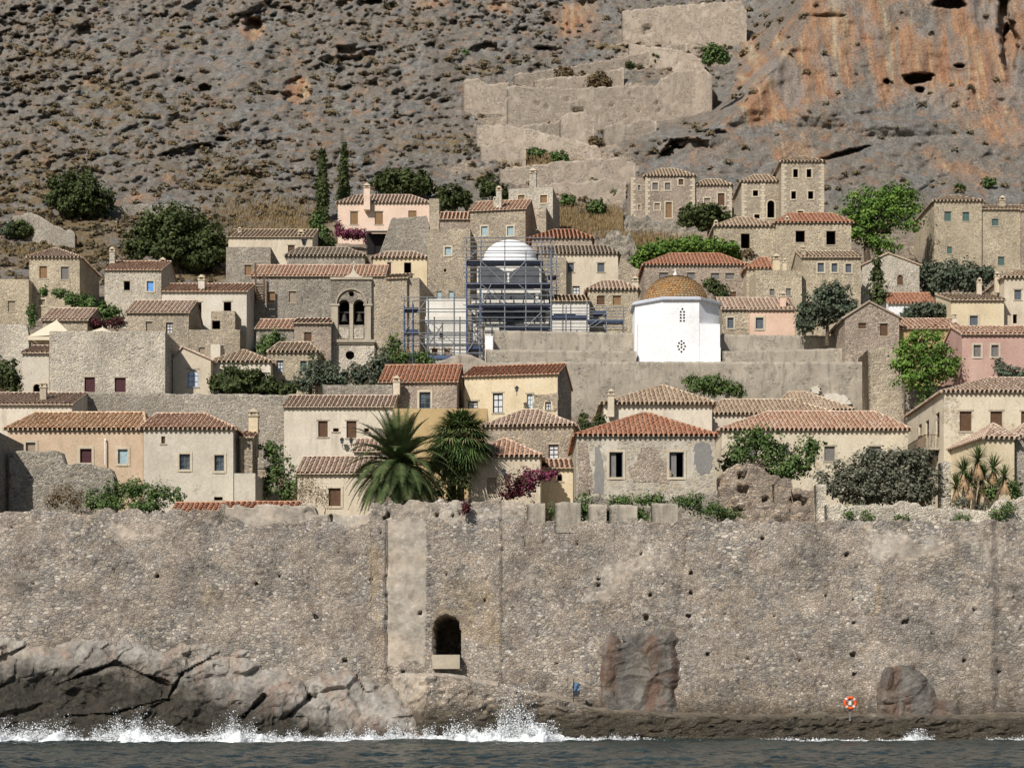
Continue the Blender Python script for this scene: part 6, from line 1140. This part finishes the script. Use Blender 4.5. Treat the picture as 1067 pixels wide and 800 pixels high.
# balcony on the mansion's left side
bx = P(983.5, 466, 125); r = empty('iron_balcony', (bx[0], 126.2, bx[2]), 'rusty iron balcony with thin bars on left side wall of cream mansion', 'balcony')
m = MB(); m.box(-1.1, -.02, 0, 8.2, 0, .14); obj('slab', m, MATS['stonetrim'], r)
for i in range(5): m = MB(); y_ = .4+i*1.8; m.add([(-.95, y_, -.02), (-.02, y_, -.02), (-.02, y_, -.7), (-.95, y_+.12, -.02), (-.02, y_+.12, -.02), (-.02, y_+.12, -.7)], [(0,2,1),(3,4,5),(0,3,5,2),(0,1,4,3)]); obj('bracket', m, MATS['iron'], r)
m = MB(); m.box(-1.08, -1.03, 0, 8.2, 1.05, 1.1); m.box(-1.08, -.02, 0, .05, 1.05, 1.1); obj('handrail', m, MATS['w_brown'], r)
for i in range(42): m = MB(); m.box(-1.07, -1.045, i*.2, i*.2+.025, .14, 1.05); obj('bar', m, MATS['w_brown'], r)
for i in range(5): m = MB(); m.box(-1.0+i*.2, -.975+i*.2, .01, .035, .14, 1.05); obj('bar', m, MATS['w_brown'], r)
# awning by the pink house
pl = P(392, 241, 223); r = empty('awning', pl, 'white flat awning on posts at the right foot of the pink house', 'awning')
m = MB(); m.hexa([(-1.2,-1.6,-.35),(1.9,-1.6,-.35),(1.9,.8,0),(-1.2,.8,0)], [(-1.2,-1.6,-.28),(1.9,-1.6,-.28),(1.9,.8,.08),(-1.2,.8,.08)]); obj('canopy', m, MATS['dirtywhite'], r)
for x in (-1.1, 1.8): m = MB(); m.tube((x,-1.5,-3.2), (x,-1.5,-.33), .05, .05, 6); obj('post', m, MATS['iron'], r)
m = MB(); m.box(-1.15, 1.85, .0, 1.2, -3.2, -.3); obj('dark_opening', m, MATS['void'], r)  # plain near-black box fills the opening beneath the canopy
# parasols
MATS['canvas'] = M_plain('cream_canvas', (.66,.58,.44), .06, .9, .1, 1)
for px, py, R, h, lab, D in ((59, 333.5, 2.9, 1.9, 'large cream square parasol on terrace left of the pale stone hall', 158), (107, 341, 1.9, .8, 'smaller cream parasol top just above the pale stone hall parapet', 161)):
    c = P(px, py, D); r = empty('parasol', (c[0], D, c[2]-h-2.2), lab, 'parasol', 'cream parasols on the terrace'); ap = (0,0,h+2.2); q = [(R*math.cos(a), R*math.sin(a), 2.2) for a in np.radians((45, 135, 225, 315))]
    m = MB(); 
    for i in range(4):
        a_, b_ = np.array(q[i]), np.array(q[(i+1)%4]); m_ = (a_+b_)/2+np.array((0,0,.12)); m.tri(a_, m_, ap); m.tri(m_, b_, ap); m.quad(a_, a_-np.array((0,0,.3)), b_-np.array((0,0,.3)), b_)
    obj('canopy', m, MATS['canvas'], r); m = MB(); m.tube((0,0,-1.2), (0,0,h+2.3), .05, .04, 8); obj('pole', m, MATS['w_white'], r)
    FOOT.append((np.array((c[0]-3, D-3)), np.array((1., 0)), np.array((0, 1.)), 6, 6, c[2]-h-2.2-.6))
# street lamp, wall lanterns, drain pipe, pithos chimneys
def lantern(px, py, D, lab, s=.32, pole=0):
    c = P(px, py, D); r = empty('street_lamp' if pole else 'wall_lantern', c, lab, 'lamp'); m = MB(); m.hexa([(-s*.3,-s*.3,0),(s*.3,-s*.3,0),(s*.3,s*.3,0),(-s*.3,s*.3,0)], [(-s*.5,-s*.5,s),(s*.5,-s*.5,s),(s*.5,s*.5,s),(-s*.5,s*.5,s)]); obj('lamp_glass', m, MATS['glass'], r)
    m = MB(); m.hexa([(-s*.6,-s*.6,s),(s*.6,-s*.6,s),(s*.6,s*.6,s),(-s*.6,s*.6,s)], [(-.03,-.03,s*1.6),(.03,-.03,s*1.6),(.03,.03,s*1.6),(-.03,.03,s*1.6)]); obj('lamp_cap', m, MATS['iron'], r)
    m = MB()
    if pole: m.tube((0,0,-pole), (0,0,0), .06, .04, 8)
    else: m.tube((0,0,0), (0,.42,-.25), .025, .025, 6)
    obj('bracket', m, MATS['iron'], r)
lantern(317, 255.5, 209.5, 'black street lamp with lantern in front of pale yellow long-roofed house', .6, 2.8)
lantern(356.5, 462, 135.5, 'left one of two wall lanterns on cream house behind date palm', .3)
lantern(366, 462, 135.5, 'right one of two wall lanterns on cream house behind date palm', .3)
lantern(525, 495, 121.5, 'black wall lantern beside bougainvillea on small cream house', .3)
lantern(538.5, 408, 143.4-1.4+.4, 'small dark lantern between the doors of the yellow plastered house', .3)
m = MB(); c = P(110, 484, 123.9); m.tube((0,-.1,0), (0,-.1,1.65), .05, .05, 8); m.tube((0,-.1,1.65), (0,-.0,1.8), .05, .07, 8); o = obj('drain_pipe', m, MATS['chalk'], label='white drain pipe on the orange plastered wall between door and blue-grey shutter', cat='pipe'); o.location = c.tolist()
# ============================================================ PLANTS
T = tree
T('round_tree', 'broad dark green tree at upper left of the hillside', [(84, 198, 30, 19), (66, 200, 20, 16), (100, 208, 19, 16), (85, 215, 24, 12), (58, 208, 12, 9)], 243, 'dark', 230, .34, 1.1, group=None)
T('olive_tree', 'very wide dark olive tree left of pale yellow long-roofed house', [(185, 232, 38, 20), (155, 243, 22, 20), (215, 250, 24, 18), (185, 258, 44, 20), (228, 262, 13, 12), (145, 258, 13, 14), (205, 272, 22, 10)], 213, 'dark', 286, .32, 1.1)
for x, y0, w, lb in ((336, 154, 7, 'taller left cypress tree above the bougainvillea by pink house'), (358.5, 149, 6, 'slim right cypress tree above the pink house')):
    T('cypress_tree', lb, [(x, y0+66, w*1.1, 20), (x, y0+54, w*1.15, 20), (x, y0+42, w*1.05, 20), (x, y0+30, w*.9, 18), (x, y0+19, w*.7, 15), (x, y0+9, w*.45, 11)], 242 if x < 350 else 247, 'dark', 234, .24, 4.0, clump=.4, depth=1, group='tall cypress trees above the pink house', flat=1.6)
T('pine_tree', 'dark pine behind the chimney of the pink house', [(420, 190, 30, 14), (402, 193, 16, 12), (440, 192, 13, 13)], 250, 'dark', 215, .32, 1.0)
T('pine_tree', 'dark bushy tree between pink house and roof chimneys', [(472, 205, 17, 13), (462, 212, 10, 9), (484, 208, 8, 10)], 240, 'dark', 226, .3, 1.0)
T('pine_tree', 'dark pine behind the pale chimney of tan stone house', [(511, 196, 14, 11), (522, 200, 9, 9)], 245, 'dark', 218, .3, 1.0)
T('shrub', 'bright green shrub at the foot of the left cypress', [(331, 232, 9, 12), (338, 245, 8, 9), (327, 250, 8, 10)], 224, 'shrub', 262, .24, 1, cat='shrub', trunk=False)
T('shrub', 'dark green hedge left of the pink bougainvillea', [(331, 254, 9, 6), (343, 252, 8, 6)], 218, 'dark', 262, .22, 1, cat='shrub', trunk=False)
T('bougainvillea', 'purple-pink bougainvillea along foot of the pink house', [(363, 243, 14, 5), (376, 244, 12, 5), (352, 238, 4, 9), (384, 251, 6, 5)], 225, 'bloom', 254, .18, .8, cat='shrub', trunk=False)
T('spreading_tree', 'dark spreading tree with bare trunk below upper stone mansion', [(735, 222, 24, 9), (718, 226, 13, 9), (752, 228, 12, 7), (735, 230, 18, 8)], 228, 'dark', 250, .28, 1.0, pxt=738)
T('shrub', 'long bright green pine thicket behind the terracotta hipped roof', [(690, 262, 26, 11), (720, 258, 26, 10), (750, 260, 22, 10), (668, 273, 13, 12), (765, 266, 10, 7)], 201, 'pine', 286, .24, 1.0, cat='thicket', trunk=False)
T('shrub', 'dry brown bush before the stone house with tall black doorway', [(779, 264, 9, 6)], 200, 'dry', 270, .16, .8, cat='shrub', trunk=False)
T('pine_tree', 'huge bright green umbrella pine near the tallest stone tower house', [(905, 211, 30, 17), (930, 214, 28, 19), (888, 226, 20, 15), (912, 230, 32, 16), (948, 228, 13, 22), (895, 243, 18, 11), (922, 256, 18, 10), (936, 205, 20, 12), (905, 250, 12, 10)], 213, 'pine', 272, .26, 1.0, clump=1.0, flat=.6)
T('conifer_tree', 'thin dark conifer in front of the pale gable house', [(915, 305, 10, 16), (914, 288, 7, 12), (914, 275, 4, 9)], 180, 'dark', 322, .22, 1.0, depth=1)
T('olive_tree', 'big grey-green olive below the pale stone mansion at upper right', [(990, 285, 26, 18), (975, 295, 18, 14), (1012, 292, 20, 15), (1030, 285, 10, 8), (965, 282, 8, 10)], 193, 'olive', 314, .24, 1.0)
T('olive_tree', 'dark round olive between salmon pink house and grey gable house', [(862, 318, 26, 20), (845, 330, 18, 16), (880, 325, 18, 16), (868, 305, 18, 11), (840, 338, 12, 9)], 161, 'olive', 350, .2, 1.1)
T('olive_tree', 'small flat olive beside the white scalloped low house', [(965, 324, 24, 8), (948, 328, 12, 7), (985, 326, 12, 7)], 173, 'olive', 338, .2, 1.0)
T('pine_tree', 'bright green layered pine right of the stone bastion', [(958, 362, 26, 15), (948, 380, 20, 14), (975, 375, 24, 14), (988, 384, 17, 12), (962, 394, 28, 12), (942, 368, 14, 13), (960, 352, 18, 9)], 149, 'pine', 420, .2, 1.0, clump=.8, flat=.55, pxt=968)
T('shrub', 'green creeper bushes in the gap below the layered pine', [(963, 425, 9, 20), (958, 445, 8, 14), (968, 408, 6, 8)], 148, 'shrub', 460, .18, .9, cat='shrub', trunk=False)
T('broad_tree', 'dark green tree at the left picture edge by annex', [(4, 388, 18, 18), (12, 400, 12, 10), (-20, 395, 18, 20)], 143, 'dark', 418, .2, 1.0)
T('shrub', 'climbing green shrubs right of the yellow stone house at upper left', [(95, 318, 16, 10), (78, 312, 14, 8), (112, 325, 14, 9), (62, 305, 8, 4), (46, 304, 5, 4), (33, 330, 5, 14), (120, 334, 10, 6)], 176, 'shrub', 345, .2, .9, cat='shrub', trunk=False)
T('bougainvillea', 'dark red creeper below the climbing shrubs near parasols', [(103, 338, 11, 5), (122, 336, 9, 6)], 167, 'redbloom', 348, .16, .8, cat='shrub', trunk=False)
T('leafy_tree', 'dense green tree cluster on the terrace wall left of centre', [(245, 393, 20, 15), (265, 396, 20, 13), (228, 400, 12, 12), (250, 405, 34, 8), (288, 404, 18, 9), (300, 406, 12, 6)], 146, 'dark', 415, .2, 1.1)
T('leafy_tree', 'pale feathery tree between stone houses and bell tower', [(330, 385, 14, 17), (318, 398, 12, 14), (345, 393, 12, 17), (303, 402, 8, 8)], 149, 'olive', 415, .17, .7)
T('leafy_tree', 'grey-green tree at the foot of the bell tower', [(372, 390, 14, 13), (392, 380, 10, 17), (355, 395, 10, 10), (386, 396, 12, 10), (400, 374, 6, 10)], 148.5, 'olive', 412, .18, 1.0)
T('shrub', 'round green shrub below the red-brown tile strip roof', [(287, 353, 15, 7), (280, 362, 12, 8), (272, 365, 6, 8)], 163, 'shrub', 374, .17, 1., cat='shrub', trunk=False)
T('shrub', 'green bushes beneath the left scaffolding', [(438, 371, 9, 8), (418, 372, 12, 6), (406, 368, 8, 8), (446, 376, 7, 5), (412, 355, 7, 8)], 158, 'shrub', 384, .17, 1., cat='shrub', trunk=False)
T('shrub', 'tall green bushes between off-white house and cream porch house', [(283, 468, 12, 14), (290, 490, 15, 16), (300, 510, 18, 14), (278, 508, 10, 18), (315, 500, 8, 12)], 126.5, 'shrub', 527, .15, 1.0, cat='shrub', trunk=False)
T('shrub', 'greyish leafless bush in front of the cream porch house', [(322, 505, 14, 14), (335, 515, 14, 10), (312, 518, 10, 8)], 119, 'dry', 530, .07, .35, cat='shrub', trunk=False, clump=.6)
T('shrub', 'pale green sprawling shrub before the orange plastered wall', [(140, 508, 18, 14), (165, 514, 18, 12), (120, 514, 18, 14), (185, 518, 12, 10), (112, 526, 22, 8), (150, 526, 26, 8), (98, 520, 12, 12)], 114.5, 'shrub', 536, .12, .9, cat='shrub', trunk=False)
T('shrub', 'grey dry bush against the stepped ruined wall at left', [(66, 516, 14, 14), (80, 522, 10, 10), (55, 520, 8, 12)], 114.3, 'dry', 534, .09, .6, cat='shrub', trunk=False)
T('shrub', 'bushes right of the yellow plastered house in the alley', [(618, 448, 12, 10), (608, 436, 6, 8), (628, 436, 6, 8)], 133, 'dark', 470, .16, 1., cat='shrub', trunk=False)
T('shrub', 'light green vine thicket in front of fortress wall below chapel', [(742, 402, 20, 11), (728, 400, 14, 9), (758, 405, 16, 9), (770, 410, 8, 6), (718, 396, 8, 5)], 150, 'shrub', 420, .15, .8, cat='shrub', trunk=False)
T('shrub', 'small dark bush right of the orange dome', [(745, 298, 10, 8), (753, 306, 10, 6), (738, 293, 6, 5)], 178, 'dark', 318, .18, 1., cat='shrub', trunk=False)
T('fig_tree', 'loose green fig tree in front of long brown-roofed house', [(785, 458, 22, 14), (770, 475, 18, 14), (805, 470, 20, 18), (830, 482, 20, 12), (760, 486, 12, 9), (815, 490, 24, 8), (845, 465, 14, 12)], 121, 'shrub', 500, .15, .75)
T('olive_tree', 'large silver-grey olive on the wall terrace at right', [(905, 492, 32, 22), (935, 495, 34, 24), (880, 502, 22, 22), (962, 505, 20, 20), (915, 478, 24, 12), (945, 478, 26, 12), (860, 508, 14, 16), (905, 514, 34, 12), (945, 514, 30, 12)], 116.6, 'greyo', 530, .15, 1.15)
T('shrub', 'trailing green weeds on the wall top below peeling house', [(648, 520, 18, 5), (680, 520, 22, 5), (718, 522, 20, 8), (742, 530, 22, 7), (760, 536, 14, 4), (610, 518, 8, 9), (609, 530, 4, 9), (668, 534, 5, 4)], 112.6, 'shrub', 542, .11, .8, cat='shrub', trunk=False)
T('shrub', 'wild green tufts growing in the gaps between merlons', [(573, 533, 4, 9), (609, 534, 3, 8), (633.5, 536, 3, 7), (671, 536, 6, 7), (541, 534, 4, 8)], 110.9, 'shrub', 545, .1, 1.2, cat='shrub', trunk=False)
T('shrub', 'pair of dark green caper tufts on the parapet below grey olive', [(884, 534, 6, 8), (904, 537, 8, 6)], 112.2, 'shrub', 545, .1, 1., cat='shrub', trunk=False)
T('shrub', 'low green weeds along parapet beneath the yuccas', [(940, 540, 10, 4), (1002, 540, 10, 3), (1040, 535, 12, 7), (1050, 528, 8, 6)], 112.1, 'shrub', 545, .1, .9, cat='shrub', trunk=False)
T('shrub', 'grey bush on the parapet left of the yuccas', [(1000, 524, 12, 7), (1022, 528, 10, 6)], 113, 'greyo', 540, .1, .8, cat='shrub', trunk=False)
T('shrub', 'grey-green shrub in front of the faded pink house', [(1050, 388, 12, 8), (1064, 392, 12, 9), (1042, 380, 5, 8), (1085, 392, 14, 9)], 146, 'olive', 404, .17, 1., cat='shrub', trunk=False)
T('shrub', 'rounded dark reddish green bush beneath the magenta bougainvillea', [(542, 506, 19, 14), (548, 497, 12, 10), (530, 514, 12, 8)], 119.3, 'redbloom', 525, .13, 1., cat='shrub', trunk=False)
T('shrub', 'dark shrubs in shade between the palms and small cream house', [(470, 508, 14, 13), (450, 512, 12, 12), (485, 500, 6, 12), (398, 512, 9, 10)], 120.5, 'dark', 528, .14, 1., cat='shrub', trunk=False)
T('shrub', 'green banana-like shrubs at right edge by grey gable block', [(1050, 505, 10, 9), (1060, 512, 8, 8), (1035, 512, 8, 8)], 115.5, 'shrub', 525, .16, .9, cat='shrub', trunk=False)
T('bougainvillea', 'magenta bougainvillea on the corner of small cream house', [(560, 494, 11, 7), (570, 495, 6, 4), (552, 502, 9, 8), (577, 493, 4, 2)], 118.3, 'bloom', 525, .13, 1., cat='shrub', trunk=False)
T('bougainvillea', 'dark red bougainvillea spilling over sea wall by the palms', [(486, 531, 4.5, 6), (486, 526, 5, 5)], 109.3, 'redbloom', 540, .1, 1.6, cat='shrub', trunk=False, clump=.2)
T('shrub', 'bright green agave thicket high on the zigzag path', [(745, 55, 13, 8), (738, 62, 8, 6), (752, 62, 8, 6)], 268, 'yucca', 72, .28, 1., cat='shrub', trunk=False)
for x, y, R, kk, lb in ((588, 78, 12, 'dry', 'brown dry bush on the upper zigzag path'), (622, 83, 13, 'dry', 'wide brown dry bush left of the upper path wall'), (575, 133, 6, 'dry', 'tiny dry bush on the middle zigzag path'), (688, 61, 8, 'dark', 'round dark bush above the zigzag path wall'), (718, 14, 8, 'shrub', 'olive green bush at the top of uppermost fortification'), (712, 104, 8, 'shrub', 'bush beside grey boulder at right end of long ruined wall'), (655, 68, 5, 'dark', 'tiny dark bush on upper zigzag path'), (620, 148, 8, 'dry', 'dry bush at the foot of long ruined wall'), (582, 165, 10, 'shrub', 'olive bush under the middle path wall'), (558, 160, 9, 'shrub', 'low bush at left below middle path wall'), (617, 190, 6, 'dark', 'dark bush above the grassy slope'), (638, 200, 5, 'dark', 'small dark bush right of grassy slope top'), (590, 209, 8, 'shrub', 'green bush right of square stone house'), (620, 216, 10, 'shrub', 'weedy bush at the top of dry grass slope'), (20, 238, 14, 'dark', 'dark bush on drystone wall at left edge'), (12, 240, 10, 'olive', 'grey bush at the left picture edge on hillside'), (484, 55, 4, 'shrub', 'small green bush left above the gabled wall end'), (840, 195, 7, 'shrub', 'agave-like green plant behind the big umbrella pine'), (1000, 195, 5, 'shrub', 'small green bush above the upper right mansion'), (1030, 190, 6, 'shrub', 'green bush at cliff foot near right edge'), (1003, 268, 7, 'dark', 'dark shrub by wall of the pale mansion')):
    D = float(hillD(x, y+R*.8))-.8; T('bush', lb, [(x, y, R, R*.75), (x+R*.5, y+R*.2, R*.7, R*.5)], D, kk, y+R, .26, 1., cat='bush', trunk=False, group='scattered bushes on the hillside')
date_palm('big date palm with arching fronds behind the sea wall', 415, 482, 117.5, 530, 4.5, 98)
fan_palm('fan palm close behind the big date palm', 480, 456, 121.5, 530, 2.2, 44)
fan_palm('small fan palm low between date palm and cream house', 472, 476, 122.5, 530, 1.9, 34)
yucca('clump of sword-leaved yuccas with brown dead skirts at right', [(1004, 490, 1.1), (1019, 478, 1.2), (1036, 487, 1.1), (1011, 502, 1.1), (1045, 497, 1.0), (998, 505, 1.0), (1026, 496, 1.1), (1034, 506, 1.0)], 115.5, 535)
# ============================================================ TERRAIN, SCRUB, GRASS
build_terrain()
def scatter():
    px, py, G, B, R, cl = TI; n = len(px); inn = (px > -150)&(px < 1210)
    w = np.where(py < 226, (.10+.9*G**1.5)*(1-.75*cl)*(1-.6*B), 1.1*(px < 300)*(py < 295)*(px+py*.6 < 400))*inn; w = w/w.sum(); k = 2700; idx = rng.choice(n, k, p=w, replace=False)
    tone = rng.random(k); rad = .25+.85*rng.random(k)**2.0; cs, ns, rs = [], [], []; m = 42; base = TV[idx]
    q = rng.normal(size=(k, m, 3)); q /= np.linalg.norm(q, axis=2)[:,:,None]; q[:,:,2] = np.abs(q[:,:,2])*.8
    pts = base[:,None]+q*rad[:,None,None]*rng.random((k, m, 1))**.4+np.array((0, -.1, 0)); C = pts.reshape(-1, 3); N = (q+rng.normal(size=q.shape)*.5+np.array((0, 0, .4))).reshape(-1, 3); r = np.clip(tone[:,None]*.75+.3*rng.random((k, m)), 0, 1).ravel()
    leafmesh('hillside_scrub', C, N, (.16+.16*rng.random(len(C)))*np.repeat(.7+.6*rad, m), r, LEAF['scrub'], kind='stuff', label='low dry scrub scattered over the rocky hillside', cat='scrub')
    g = blob(px, py, 600, 232, 70, 16)+blob(px, py, 665, 258, 50, 16)+blob(px, py, 560, 168, 40, 10)*.4+blob(px, py, 30, 262, 30, 6)*.7+blob(px, py, 280, 228, 60, 20)*.4+blob(px, py, 420, 362, 14, 12)*.8; w = np.clip(g, 0, 1)*inn+.0008*(py > 226)*(py < 540)*inn; w = w/w.sum(); k = 26000; idx = rng.choice(n, k, p=w)
    b = TV[idx]+rng.normal(size=(k, 3))*np.array((.25, .3, .03)); h = .3+.35*rng.random(k); d = np.stack([rng.normal(size=k)*.15, rng.normal(size=k)*.1, h], 1); s = np.stack([np.cos(rng.random(k)*6), np.sin(rng.random(k)*6), np.zeros(k)], 1)*.05
    V = np.stack([b-s, b+s, b+d+s*.3, b+d-s*.3], 1).reshape(-1, 3); npmesh('dry_grass', V, np.arange(4*k).reshape(k, 4), LEAF['grass'], smooth=False, rnd=rng.random(k), kind='stuff', label='straw coloured dry grass on the slopes between the houses', cat='grass')
scatter()
print('SIDEWINS', SILENT)
print('SCRIPT DONE objs', len(bpy.data.objects))
